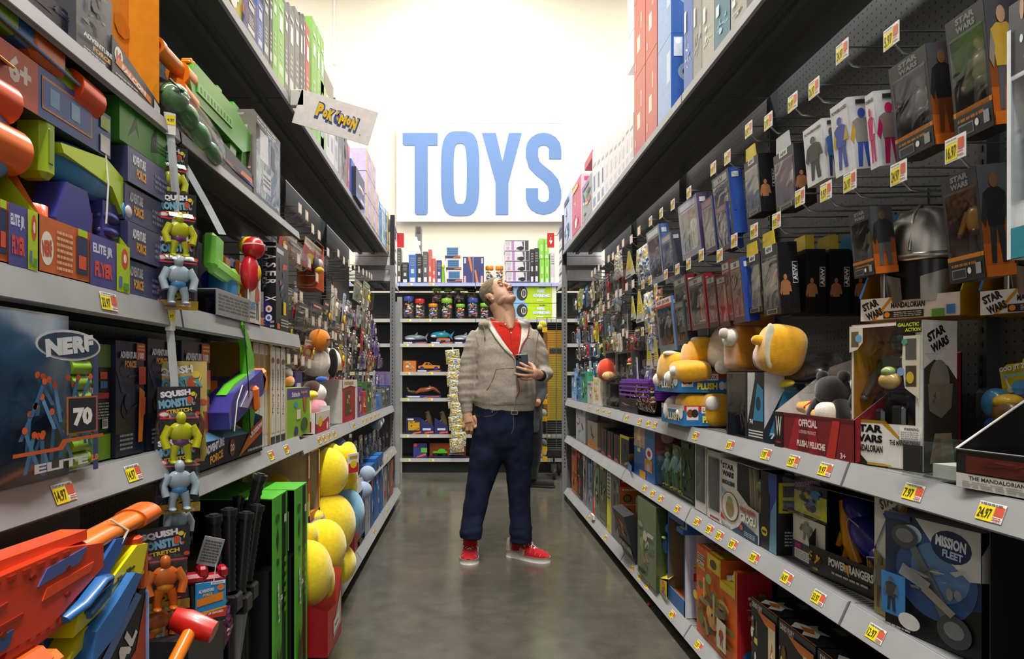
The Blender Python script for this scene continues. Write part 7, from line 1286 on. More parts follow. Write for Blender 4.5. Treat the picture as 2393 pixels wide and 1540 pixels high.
def put_card():
 Y = 1.70;A = Vector((xof(456,Y),Y,zof(1460,Y)));m = M();W,Hh = .072,.098;m.bbox((0,0,0),(W,.002,Hh),'2f8ac8','card',.001);a = m.face((0,-.0005,0),(1,0,0),(0,0,1),W,Hh);a.rect(0,0,1,.1,'20242c').poly([(0,.1),(1,.1),(1,.32),(0,.2)],'c83c2c').poly([(0,.2),(1,.32),(1,.36),(0,.26)],'e8a02c').poly([(.05,.42),(.9,.52),(.9,.72),(.05,.6)],'e0801c').text('LIGHT UP SWORD',.5,.22,.8,.06,'f0e8e0',5,.04).text('ADVENTURE',.35,.8,.5,.08,'e8e0d8',5,.04).text('FORCE',.4,.7,.3,.07,'e8b02c',5,.04).ell(.82,.84,.12,.08,'d87a3c').bars(.5,.93,.95,1)
 m.tube([(W*.6,0,Hh),(W*.7,.01,Hh+.04)],.0012,'ccc','plastic',4);m.ob('swing_tag',None,A,.55,label='blue and orange swing card hanging from the ribbed toy swords',cat='tag')
 Y = 1.72;m = M();m.bbox((0,0,0),(.05,.002,.07),'8a8c8e','card',.001);a = m.face((0,-.0005,0),(1,0,0),(0,0,1),.05,.07);a.lines(.1,.1,.9,.9,8,'444');o = m.ob('swing_tag',None,(xof(458,Y),Y,zof(1318,Y)),.5,label='grey swing card with small print by the ribbed toy swords',cat='tag');o.rotation_euler[1] = .3
put_card()
put('orange toy hammer with a red head leaning at the lower left',(-.585,1.5,.615),(.0,0,0),[('handle',lambda m: m.tube([(0,0,0),(0,-.24,-.10)],.014,'e07818','plastic',14)),('head',lambda m: m.tube([(-.04,.01,.02),(-.01,.01,.01),(.045,.01,-.01)],[.024,.030,.024],'d8241c','plastic',8))],'toy_hammer','toy hammer')
LB('dark purple carton marked 5+ at the lower left, upper of two',460,520,1478,.1,'22223c',X=.64,z=.36,front=lambda a: a.text('5+',.75,.75,.3,.25,'c8b82c',0,.05).poly([(0,0),(.6,.6),(.65,.55),(.1,0)],'b8b8bc').ell(.5,.1,.3,.2,'15151f'));LB('black lower tray under the purple carton marked 5+',440,522,1500,.16,'2c2c30',X=.62,z=.12)
bag('shiny magenta and purple foil bag at the lower left',-1,.63,505,560,1415,1560,.05,'6a2450',None,['7a2c58','5a1f48','8a4a6a','c89ab0','4a1c3c'],seed=5)
LB('olive and tan slatted carton behind the green and black cartons',562,592,1310,.2,'6a5a2c',X=.68,z=Z,front=lambda a: a.lines(.0,.0,1,1,14,'4a3c1c').rect(0,.9,1,.93,'22262a').rect(0,.7,1,.73,'a85a2c'))
m = M();m.tube([(0,0,0),(0,0,.3),(.0,.03,.33),(0,.06,.3),(0,.06,0)],.012,'1c1d20','plastic',10);m.ob('toy_sword',None,(-.68,2.12,Z),0,label='glossy black looped handle in front of the green and black cartons',cat='toy sword')
# ---- big blasters, bottom left
def redb(m):
 p = lambda q,y0,y1,c: m.prism(q,y0,y1,c,'plastic');Rd = 'd03a18'
 p([(-.1,-.02),(.26,-.02),(.34,.02),(.4,.05),(.4,.11),(.3,.135),(-.06,.135),(-.1,.1)],-.035,.035,Rd);p([(-.05,.13),(.3,.13),(.38,.125),(.38,.15),(-.05,.165)],-.02,.02,'e0481c');p([(.16,-.06),(.3,-.04),(.34,.0),(.2,.02)],-.03,.03,'c83414')
 for k in range(5): p([(.2+k*.022,-.03),(.21+k*.022,-.03),(.215+k*.022,.0),(.205+k*.022,.0)],-.032,.032,'e85a2c')
 p([(-.1,.03),(.02,.05),(.05,.09),(-.02,.11),(-.1,.1)],-.04,.04,'e0421c')
 for k in range(9): p([(.05+k*.03,.118),(.066+k*.03,.118),(.066+k*.03,.128),(.05+k*.03,.128)],-.0365,.0365,'a82810')
 p([(.24,.045),(.36,.055),(.37,.075),(.25,.068)],-.0365,.0365,'e0481c').prism([(.1,.03),(.2,.035),(.2,.042),(.1,.037)],-.0365,.0365,'9a2410','plastic').prism([(.06,.06),(.17,.075),(.17,.08),(.06,.065)],-.0365,.0365,'a82810','plastic')
 for x,z in ((.08,.1),(.16,.02),(.3,.09),(.22,.105),(.3,.03)): m.tube([(x,-.0375,z),(x,.0375,z)],.006,'7a1c0c','plastic',10);m.tube([(-.1,-.03,.05),(-.0,-.04,.06),(.01,-.04,.0),(-.02,-.035,-.06)],.014,'e8801c','plastic',10).sell((-.03,-.04,-.06),(.035,.02,.028),'e87a1c','plastic')
bl1 = put('red toy blaster with a long orange barrel, lower left corner',(-.60,.70,.824),(0,.0,math.pi/2),[('body',redb),('barrel',lambda m: m.tube([(.38,0,.10),(.62,0,.12)],.026,'d8701c','plastic',18).tube([(.56,0,.115),(.62,0,.12)],.031,'d8641c','plastic',18)),('blue_grip',lambda m: m.prism([(.2,.03),(.36,.0),(.44,.09),(.4,.1),(.36,.06),(.24,.06)],-.03,.03,'2c5aa0','plastic').prism([(.18,.08),(.28,.09),(.3,.12),(.2,.11)],-.037,.037,'4a5a98','plastic').prism([(.05,-.015),(.12,-.01),(.13,.02),(.06,.015)],-.037,.037,'2a4a7a','plastic')),('tie',lambda m: m.tube([(.06,-.04,-.03),(.09,-.042,.06),(.06,-.03,.15),(.0,-.0,.17)],.0028,'d0c8b8','plastic',6).tube([(.47,-.028,.08),(.49,-.03,.11),(.47,-.01,.145)],.0025,'d0c8b8','plastic',6))])
def yelb(m):
 p = lambda q,y0,y1,c: m.prism(q,y0,y1,c,'plastic');Yy = 'e6d816'
 p([(-.15,-.06),(.12,.0),(.2,.04),(.2,.08),(.05,.1),(-.15,.06)],-.035,.035,Yy);p([(-.1,.06),(.04,.1),(.03,.12),(-.1,.085)],-.02,.02,'f0e428');p([(.3,.06),(.52,.12),(.54,.19),(.5,.2),(.42,.15),(.32,.13)],-.022,.022,Yy)
 p([(.28,.0),(.5,.08),(.52,.11),(.34,.06)],-.02,.02,'d8c818');p([(-.05,-.1),(.1,-.06),(.14,.0),(.02,-.01)],-.026,.026,'f0e020')
 for k in range(5): p([(.34+k*.03,.105+k*.008),(.352+k*.03,.108+k*.008),(.352+k*.03,.12+k*.008),(.34+k*.03,.117+k*.008)],-.024,.024,'3a3a14')
 p([(.06,.03),(.2,.05),(.2,.056),(.06,.036)],-.0365,.0365,'b8a810').prism([(-.05,.0),(.14,.03),(.14,.035),(-.05,.006)],-.0365,.0365,'b8a810','plastic').prism([(.33,.1),(.49,.145),(.485,.15),(.33,.106)],-.0235,.0235,'3a3a14','plastic').prism([(.36,.03),(.5,.075),(.49,.09),(.38,.06)],-.021,.021,'1c1c18','plastic')
 for k in range(4): p([(.51,.1+k*.02),(.545,.11+k*.02),(.545,.118+k*.02),(.51,.11+k*.02)],-.018,.018,'f0e62c')
def yblue(m): m.prism([(.1,-.06),(.22,-.02),(.3,.06),(.36,.12),(.32,.14),(.22,.08),(.12,.03)],-.038,.038,'2f68a8','plastic').tube([(.02,-.02,.11),(.08,-.03,.13),(.16,-.03,.17),(.22,-.02,.16),(.2,-.02,.11),(.12,-.02,.08)],.014,'2f68a8','plastic',10);[m.tube([(.08+k*.03,-.02,.11+k*.008),(.1+k*.03,-.03,.14+k*.006)],.011,'1c1d22','plastic',8) for k in range(4)]
bl2 = put('yellow toy blaster with blue panels, bottom left',(-.59,.72,.736),(0,-.0,math.pi/2),[('body',yelb),('blue_panel',yblue),('muzzle',lambda m: m.bbox((.5,-.02,.17),(.53,.02,.22),'c8401c','plastic',.006).bbox((.53,-.02,.06),(.55,.02,.19),'c85a2c','plastic',.006))])
bl1.scale = bl2.scale = (1,1,.62)
bpy.data.objects['blue_panel'].location = (.26,0,.03);bpy.data.objects['blue_panel'].scale = (.62,1,.8);bpy.data.objects['blue_grip'].location.x = .05
put('orange toy blaster cut off by the bottom left corner',(-.575,.80,.715),(0,0,math.pi/2),[('body',lambda m: m.bbox((-.1,-.03,.0),(.15,.03,.08),'d85a1c','plastic',.015).bbox((.06,-.034,.03),(.16,.034,.07),'e8701c','plastic',.01))])
m = M();m.box((-.2,.12,0),(.62,.125,.40),'16171c').box((-.2,0,0),(.62,.12,.004),'1c1c22');m.prism([(.2,0),(.62,0),(.62,.24),(.56,.22),(.22,.06)],-.0,.004,'1a1b22');a = m.face((.2,-.0005,0),(1,0,0),(0,0,1),.42,.24);a.poly([(.2,0),(.9,.55),(1,.95),(1,.3),(.7,0)],'b8441c').text('ARSENAL',.66,.38,.6,.16,'e8e0e0',42,.06).poly([(0,0),(.1,0),(.95,.92),(.9,.97)],'6a8ac8').lines(.7,.02,.98,.15,2,'c8702c');m.tube([(.62,0,0),(.62,.0,.22),(.60,.08,.31)],.005,'7a88b8','card',6)
m.ob('toy_box',None,(-.58,.66,.54),math.pi/2,label='black open blaster carton lettered ARSENAL, bottom left',cat='box')
# ---- hanging strips of squashy figure packs
def strip(lb,pts):
 m = M();n = len(pts);vs = []
 for p in pts: vs += [Vector(p)+Vector((-.008,-.004,0)),Vector(p)+Vector((.008,.004,0))]
 m.add(vs,[(2*i,2*i+1,2*i+3,2*i+2) for i in range(n-1)]+[(2*i+2,2*i+3,2*i+1,2*i) for i in range(n-1)],'d8dce0','plastic');return m.ob('hanging_strip',label=lb,cat='strip')
g = lambda u,v,Y: (xof(u,Y),Y,zof(v,Y))
strip('clear plastic hanging strip falling from the upper left shelf edge',[g(392,262,1.66),g(400,330,1.65),g(410,450,1.66),g(408,600,1.66),g(406,725,1.66),g(398,735,1.66)]);strip('white loose ribbon slanting down behind the squashy packs',[g(396,328,1.70),g(440,400,1.72),g(485,480,1.74),g(520,548,1.74)])
strip('clear plastic hanging strip falling from the middle left shelf edge',[g(393,728,1.66),g(400,800,1.65),g(408,900,1.65),g(400,1100,1.64),g(385,1300,1.62),g(372,1525,1.6)])
def sqp(f,c='d8b83c'): f.rect(.0,.62,1,1,'2c2c34').text('SQUISH',.42,.91,.7,.09,'e8e4e8',6,.06,'5a4a8a').text('MONSTER',.45,.8,.84,.11,'7ab0d0',6,.07,'1c1c2c').text('STRETCH',.5,.7,.6,.05,c,6,.05).art(.6,.62,1,.98,4,['c8502c','e8c83c','6a8a3c'],6).rect(.0,.0,1,.12,'c8a030').art(0,0,1,.3,7,['c8a030','8a4a90','a8b83c','e07a2c'],8).ell(.15,.66,.13,.04,'c83c4c').ell(.15,.66,.1,.025,'e8d8d8')
def brute(c,c2):
 def f(m,w,d,h):
  x,y = w*.5,d*.42;z = h*.06;k = h*.62
  m.sell((x,y,z+.62*k),(.24*k,.12*k,.2*k),c,'plastic',.9).sell((x,y,z+.42*k),(.16*k,.11*k,.12*k),c2,'plastic').sell((x,y-.02*k,z+.9*k),(.1*k,.1*k,.13*k),c,'plastic')
  for q in (-1,1): m.tube([(x+q*.2*k,y,z+.72*k),(x+q*.32*k,y-.03*k,z+.52*k),(x+q*.27*k,y-.08*k,z+.3*k)],[.1*k,.085*k,.08*k],c,'plastic',12).tube([(x+q*.09*k,y,z+.36*k),(x+q*.14*k,y,z+.18*k),(x+q*.14*k,y,z+.04*k)],[.1*k,.08*k,.07*k],c,'plastic',12).sell((x+q*.14*k,y-.06*k,z+.03*k),(.08*k,.12*k,.04*k),c,'plastic')
 return f
YG,WB,OR2 = ('b8b818','6a3a6a'),('a0b0bc','4a88c0'),('c8641c','c8841c')
for i,(uc,vt,vb,w,Y,col,yaw,nm) in enumerate([
 (408,335,480,.085,1.66,YG,.75,'yellow, topmost of the upper hanging strip'),(423,445,610,.09,1.64,YG,.7,'yellow, second of the upper hanging strip'),(420,540,722,.10,1.62,WB,.65,'pale blue-white, lowest of the upper hanging strip'),
 (418,845,1085,.125,1.68,('5a3a2c','a83c4c'),.35,'on a big yellow card, lower strip'),(425,905,1095,.095,1.62,YG,.6,'yellow, in front of the big yellow card'),(422,1020,1205,.10,1.60,WB,.6,'pale blue-white, mid lower strip'),(424,1130,1285,.08,1.64,WB,.9,'pale blue-white, second to hang mid lower strip'),
 (388,1238,1440,.11,1.57,OR2,.55,'orange, lower strip near the toy swords'),(372,1350,1535,.10,1.60,OR2,.6,'orange, lowest of the lower strip')]):
 c = g(uc,vb,Y);h = (vb-vt)*Y/F;card = 'd0b848' if i == 3 else '33343c'
 t = blister('hanging pack with a squashy muscle figure, '+nm,-1,0,i+90,0,3,None,.035,card,None,(lambda f: sqp(f) or (f.rect(.05,.6,.95,.62,'c83c4c'))) if i != 3 else (lambda f: f.rect(0,.5,1,1,'c8b060').text('SQUISH',.4,.9,.7,.09,'f0ece8',8,.06,'2c2c34').text('MONSTER',.48,.78,.86,.13,'5aa0b8',8,.07,'1c1c2c').art(.55,.55,1,.95,4,['c8502c','e8c83c','6a3a2c'],9)),shape='fancy',bub=(.1,.04,.92,.68),loc=(c[0]-math.cos(yaw)*w/2,c[1]-math.sin(yaw)*w/2+.0,c[2]),w=w,h=h,stuff=brute(*col))
 t.rotation_euler = (.04,0,yaw)
for u,v,Y,nm in ((397,300,1.64,'upper'),(396,760,1.64,'lower')):
 m = M();m.box((0,0,0),(.022,.001,.05),'e8e4dc');a = m.face((0,-.0004,0),(1,0,0),(0,0,1),.022,.05);a.rect(.05,.45,.95,.9,'f2dc1c').text('4.97',.5,.66,.7,.15,'443',0,.03);m.ob('price_tag',None,g(u-10,v+12,Y),.6,label='small yellow price tag at the head of the %s hanging strip' % nm,cat='tag')
# ================================================================ BACK SHELVES
def bk(lb,u0,u1,vt,k,d=.2,c='444',f=None,y=0,zb=None,name='toy_box',cat='box',pal=None,seed=1,sc=None):
 Y = BF+.02+y;x0,x1 = xof(u0,Y),xof(u1,Y);z = (BZ[k]+.001) if zb is None else zof(zb,Y);h = zof(vt,Y)-z;m = M();shell(m,x1-x0,d,h,c,sc);a = m.face((0,0,0),(1,0,0),(0,0,1),x1-x0,h)
 if f: f(a)
 elif pal: a.art(.05,.05,.95,.95,seed,pal,12)
 return m.ob(name,None,(x0,Y,z),0,label=lb+', '+('top back shelf','jar shelf','shark shelf','truck shelf','animal shelf','dinosaur shelf','base back shelf')[k],cat=cat)
wl = lambda a: a.rect(.2,.05,.8,.2,'d8d4d0').rect(.3,.35,.7,.5,'c8c4c0').lines(.2,.6,.8,.9,4,'8a8a8a')
for (a,b,vt,c,lb) in [(928,937,580,'4a4a48','tall grey-brown slim carton at the left'),(939,954,613,'2a2a2c','short black carton second from the left'),(955,973,595,'3a68b8','blue carton'),(974,986,594,'2c2c2e','black and white carton under the tallest one'),(988,1000,588,'55585a','grey carton right of the black and white one'),(1001,1009,583,'d05a50','taller coral carton'),(1010,1018,604,'d0584e','shorter coral carton'),(1020,1032,608,'3a3c78','navy carton with an orange foot'),(1239,1248,582,'2c2c2e','black carton, left of a pair'),(1249,1259,580,'343436','black carton, right of a pair'),(1286,1297,590,'c8c4c8','white carton leaning at the right end')]: bk(lb,a,b,vt,0,c=c,f=wl)
bk('tall grey and white carton on top of the black and white one',970,984,527,0,zb=593,c='6a6c6c',f=lambda a: a.poly([(0,0),(1,0),(.3,.6),(0,.6)],'e8e4e0').rect(.2,.7,.9,.95,'3a3c3c').rect(.3,.3,.9,.45,'e8e4e0'),y=.03)
m = M();m.tube([(0,0,0),(0,0,.2)],[.03,.015],'8ac02c','plastic',8).sell((0,0,.21),(.025,.02,.03),'c8e03c','plastic');m.ob('toy_figure',None,(xof(1035,8.5),8.52,BZ[0]),label='lime toy figure between the navy carton and the stacked house sets',cat='toy')
for i,(vt,vb) in enumerate([(575,603),(604,630),(631,657)]): bk('white and blue window set in the stack of three, %s' % ('upper','middle','lower')[i],1040+i*2,1076+i*2,vt,0,zb=vb,d=.25,c='d8d4d4',f=lambda a: a.rect(.12,.22,.85,.88,'4a7aa8').lines(.15,.3,.8,.8,3,'2c5078').rect(0,0,1,.2,'22284a').poly([(.5,.02),(1,.05),(1,.16),(.6,.12)],'e0703c'))
for i,(a,b) in enumerate([(1082,1105),(1106,1131)]): bk('indigo carton with an orange slash, %s of two' % ('left','right')[i],a,b,600,0,c='383a70',f=lambda a_,i=i: a_.poly([(.5,1),(.75,1),(.95,.5),(.85,.4)] if i == 0 else [(.1,.5),(.25,.5),(.5,0),(.3,0)],'e0783c').rect(.08 if i == 0 else .7,.03,.3 if i == 0 else .9,.28,'c8a8a8').rect(.1 if i == 0 else .75,.75,.3 if i == 0 else .9,.95,'c8c4d8'))
def jar(lb,uc,wd,vt,vb,lid,k,y=.0,sd=1):
 Y = BF+.09+y;r = wd/2*Y/F;z = zof(vb,Y) if vb else BZ[k]+.001;h = zof(vt,Y)-z;R = random.Random(sd);t = empty('jar',(xof(uc,Y),Y,z),0,label=lb,cat='jar')
 M().lathe([(0,0),(r*.92,0),(r,h*.06),(r,h*.68),(r*.8,h*.8)],'fff','clear',n=18).ob('glass',t)
 m = M();[m.sell((R.uniform(-.6,.6)*r,R.uniform(-.75,0)*r,h*R.uniform(.1,.68)),(r*.26,r*.16,r*.2),R.choice(['d8b04c','5a7aaa','5c9a6a','d8603c','e8e0c8','5a5c6a','b89a74']),'plastic',.8,n=7,nv=5,rot=rot3(R.uniform(0,180),R.uniform(0,180),0)) for _ in range(34)];m.ob('toy_filling',t,kind='stuff')
 m = M();f = m.face((-r*.6,-r*.96,h*.2),(1,0,0),(0,0,1),r*1.2,h*.22);f.rect(0,0,1,1,'2c3468').poly([(.3,.1),(1,.3),(1,.55),(.35,.3)],'e0703c').rect(.1,.55,.6,.8,'d8d8e4');m.ob('jar_label',t)
 M().lathe([(r*.82,h*.78),(r*.86,h*.8),(r*.86,h*.97),(r*.8,h),(0,h)],lid,'plastic',n=18).ob('lid',t)
LM2,BL2 = '8ac03c','3a4a98'
for i,(uc,wd,vt,vb,ld,nm) in enumerate([(955,27,693,0,BL2,'blue lid, far left of the jar shelf'),(981,27,699,0,'c8302c','red lid'),(1012,25,710,0,'e08a1c','orange lid on the jar shelf'),(1044,30,698,0,LM2,'lime lid, big one in the lower row'),(1076,25,711,0,LM2,'lime lid, small one in the lower row'),(1105,29,697,0,BL2,'blue lid, tall one in the lower row'),(1132,24,709,0,LM2,'lime lid, beside the man in the lower row')]): jar('clear toy-filled jar with '+nm,uc,wd,vt,vb,ld,1,0,i)
for i,(uc,wd,vt,ld,nm) in enumerate([(1021,26,672,LM2,'lime lid, upper row left'),(1047,22,674,LM2,'lime lid, upper row middle'),(1073,27,671,LM2,'lime lid, upper row right'),(1103,23,675,'2a2c48','navy lid, upper row')]):
 m = M();Y = BF+.27;z = BZ[1];zt = zof(709,Y);m.lathe([(0,0),(.055,0),(.06,.01),(.06,zt-z-.03),(.05,zt-z-.02),(.05,zt-z-.002),(0,zt-z-.002)],'3a3c40','plastic',n=12);m.ob('jar',None,(xof(uc,Y),Y,z),label='plain dark jar standing under the upper row, %s along' % ORD[i],cat='jar');jar('clear toy-filled jar with '+nm,uc,wd,vt,709,ld,1,.18,i+9)
for uc,nm in ((1144,'left'),(1167,'right')): jar('toy-filled jar with an orange lid, %s of two on the top back shelf' % nm,uc,22,622,0,'e08a1c',0,0,uc)
for i in range(4): bk('purple, white and black carton, %s down in the stack of four' % ORD[i],1180+i*1.3,1236+i*1.3,562+24*i,0,zb=585.5+24*i,d=.3,c='d0ccd4',f=lambda a,i=i: (a.rect(0,.94,1,1,'222'),a.rect(.27,.05,.38,.93,'a87ab0'),a.rect(.02,.5,.22,.9,'b8b4bc'),a.ell(.12,.25,.07,.18,'c89ab8'),a.poly([(.42,.9),(.7,.9),(.75,.4),(.5,.35),(.48,.1),(.8,.1),(.8,.9)],'55525c'),a.ell(.66,.22,.12,.2,'1c1c20'),a.rect(.84,.05,.98,.93,'3a3a48')))
for i,(a,b,vt,vb) in enumerate([(1261,1272,606,0),(1273,1284,606,0),(1260,1271,558,605),(1272,1283,558,605)]): bk('lime green carton, %s' % ('lower left','lower right','upper left','upper right')[i]+' of the block of four',a,b,vt,0,zb=vb or None,c='86c84a',f=lambda q: q.rect(.3,.05,.7,.2,'e8f0d8').rect(.3,.4,.7,.7,'b8e08a'))
for i,(vt,vb) in enumerate([(667,708),(709,750)]): bk('long lime hoverboard carton with a black wheel picture, %s' % ('upper','lower')[i],1200,1300,vt,1,zb=(vb if i == 0 else None),d=.4,c='b8d81c',f=lambda a: (a.poly([(0,0),(.25,0),(.35,1),(0,1)],'8ab8e0'),a.ell(.2,.55,.13,.42,'2c2c30'),a.ell(.24,.55,.06,.25,'d8d8d8'),a.ell(.24,.55,.045,.2,'2c2c30'),a.rect(.235,.35,.245,.75,'ddd'),a.text('REBEL',.65,.68,.18,.16,'e8f4fc',0,.05,'5a9ad8'),a.text('HOVERBOARD',.66,.42,.4,.2,'e8f4fc',0,.05,'5a9ad8'),a.text('HOVER-1',.68,.88,.16,.08,'3a4a1c',0,.04),a.rect(.9,0,1,1,'e8ecd8'),a.rect(.55,.12,.7,.18,'f0f4e0')),sc='d8e0c0')
def toyshelf(lb,u,vb,k,parts,yaw=0,name='toy_animal',cat='toy'):
 Y = BF+.1;t = empty(name,(xof(u,Y),Y,BZ[k]+.001),yaw,label=lb,cat=cat)
 for nm,fn in parts: m = M();fn(m);m.ob(nm,t)
trayp = lambda w,h=.03,c='2a3068': ('tray',lambda m: (m.box((-w/2,-.07,0),(w/2,-.067,h),c),m.box((-w/2,-.067,0),(w/2,.07,.004),c),m.face((-w/2,-.0705,0),(1,0,0),(0,0,1),w,h).rect(.05,.3,.4,.8,'d8d8e4').poly([(.5,.2),(.95,.4),(.95,.75),(.55,.5)],'e0603c')))
shark = lambda c,c2: lambda m: (m.sell((0,0,.08),(.13,.035,.035),c),m.prism([(-.02,.1),(.03,.1),(.03,.15)],-.006,.006,c,'plastic'),m.prism([(.11,.08),(.16,.14),(.14,.08),(.15,.04)],-.006,.006,c,'plastic'),m.sell((-.05,-.01,.065),(.07,.03,.018),c2))
toyshelf('white and grey toy shark in a navy tray, left end of its shelf',970,0,2,[trayp(.3),('shark',shark('8a98a4','e0e0e0'))],0);toyshelf('second white and grey toy shark in a navy tray, partly behind the man',1085,0,2,[trayp(.25),('shark',shark('8a98a4','e0e0e0'))]);toyshelf('turquoise toy shark on orange wheels',1033,0,2,[trayp(.28),('shark',lambda m: (m.sell((-.02,0,.11),(.12,.045,.045),'2a9ab0'),m.prism([(.08,.1),(.15,.16),(.12,.09),(.13,.05)],-.008,.008,'2a8ab8','plastic'),m.prism([(-.02,.14),(.04,.14),(.04,.17)],-.006,.006,'2a9ab0','plastic'),m.sell((-.1,-.03,.095),(.035,.02,.015),'e8e8e8'))),('chassis',lambda m: m.bbox((-.06,-.04,.04),(.1,.04,.07),'e06a1c'))]+[('wheel',lambda m,x=x: m.tube([(x,-.06,.04),(x,-.03,.04)],.028,'e0641c','plastic',14).tube([(x,-.062,.04),(x,-.06,.04)],.018,'3a90c0','plastic',12)) for x in (-.04,.07)])
toyshelf('orange toy pick-up truck in a navy tray',1003,0,3,[trayp(.3),('cab',lambda m: m.prism([(-.13,.045),(.13,.045),(.13,.08),(.04,.085),(.0,.12),(-.05,.12),(-.08,.085),(-.13,.075)],-.04,.04,'e08a24','plastic').prism([(-.045,.088),(-.01,.088),(-.01,.112),(-.04,.112)],-.042,.042,'22303c','plastic').prism([(.0,.088),(.03,.088),(.005,.112),(.0,.112)],-.042,.042,'22303c','plastic'))]+[('wheel',lambda m,x=x: m.tube([(x,-.05,.045),(x,.05,.045)],.026,'2a3a78','plastic',14)) for x in (-.085,.085)],0,'toy_truck')
bk('small orange window carton left of the pick-up truck',942,972,843,3,c='c8742a',pal=['d8d0c0','55504a','c85a2c','8aa88a'])
toyshelf('brown and orange toy dinosaurs lying in a long blue tray',990,0,4,[trayp(.42,.035,'343c80'),('dinosaur',lambda m: m.tube([(-.1,0,.06),(-.04,0,.09),(.04,0,.1),(.12,0,.12),(.2,0,.06)],[.012,.032,.034,.02,.006],'a85a34','plastic',10)),('dinosaur',lambda m: m.tube([(-.2,0,.13),(-.18,0,.08),(-.12,0,.07),(-.05,.02,.06)],[.012,.022,.026,.01],'5a4a3a','plastic',10)),('dinosaur',lambda m: m.tube([(.06,.03,.14),(.14,.02,.1),(.2,.02,.05)],[.02,.028,.01],'6a5a4a','plastic',10))])
bk('navy carton with a yellow toy vehicle window',949,984,976,5,c='22284c',f=lambda a: a.rect(.15,.25,.9,.8,'c89a1c').art(.15,.2,.95,.85,5,['d8a81c','8a6a1c','22284c','e8c02c'],12).rect(.1,.85,.5,.95,'d8d8e0').poly([(.4,.02),(1,.1),(1,.2),(.5,.12)],'e0603c'))
for u,nm in ((998,'left'),(1032,'right')): toyshelf('brown standing toy dinosaur in a navy carton, %s of two' % nm,u,0,5,[('carton',lambda m: (m.prism([(-.08,0),(.08,0),(.08,.1),(-.08,.2)],-.07,-.066,'2a3068'),m.box((-.08,-.066,0),(.08,.07,.004),'2a3068'),m.face((-.08,-.0705,0),(1,0,0),(0,0,1),.16,.1).rect(.2,.5,.8,.75,'d8d8e4').poly([(.3,.1),(1,.2),(1,.4),(.4,.3)],'e0603c'))),('dinosaur',lambda m: m.tube([(.02,0,.03),(.03,0,.12),(.02,0,.2),(.0,-.01,.27),(-.015,-.03,.25)],[.03,.045,.035,.025,.015],'5c4e3a','plastic',12).tube([(.0,-.03,.17),(-.03,-.05,.14)],.01,'5c4e3a','plastic',6))])
bk('navy carton with a green toy and a red corner',966,998,1036,6,c='2a2a5a',f=lambda a: a.poly([(0,0),(1,0),(.9,.4),(0,.9)],'343a80').rect(.55,.4,1,.7,'5ab83c').ell(.15,.88,.12,.1,'d8302c').poly([(.2,.05),(.9,.2),(.9,.35),(.3,.15)],'e0603c'))
toyshelf('orange carton with a lime jeep and a grey cage trailer',1046,0,6,[('carton',lambda m: (m.box((-.22,.06,0),(.22,.064,.17),'c85a24'),m.box((-.22,-.07,0),(.22,-.067,.03),'22284c'),m.box((-.22,-.067,0),(.22,.06,.004),'22284c'))),('jeep',lambda m: m.bbox((-.18,-.04,.05),(.0,.04,.08),'5ac82c','plastic',.01).prism([(-.12,.08),(-.02,.08),(-.04,.11),(-.1,.11)],-.035,.035,'5ac82c','plastic')),('cage',lambda m: [m.tube([(.03+k*.022,-.04,.045),(.03+k*.022,-.04,.11)],.003,'a8a8a8','plastic',5) for k in range(8)] and m.box((.02,-.045,.105),(.2,.03,.115),'a8a8a8','plastic').box((.02,-.045,.04),(.2,.03,.05),'a8a8a8','plastic'))]+[('wheel',lambda m,x=x: m.tube([(x,-.05,.04),(x,.04,.04)],.022,'1c1c1e','rubber',12)) for x in (-.14,-.04)],0,'toy_jeep')
strip('white hanging strip holding the snack-like toy bags on the back shelves',[(xof(1058,8.36),8.38,zof(v,8.36)) for v in (806,850,950,1040)])
for i in range(13):
 v = 822+17.3*i;Y = 8.33;o = bag('yellow and blue crinkled toy bag on the back hanging strip, %s from the top' % ORD[i],-1,0,1,2,3,None,.03,'d8d8d0',None,['d8b82c','a89a2c','5a8ac8','e8e4d8','c8a01c'],loc=(xof(1043+(i % 3)*2+i*.8,Y),Y+.002*i,zof(v+30,Y)),w=.165,h=.17,seed=i+5,group='bags on the back hanging strip');o.rotation_euler = (.2,(-.08,.1,.05)[i % 3],0)
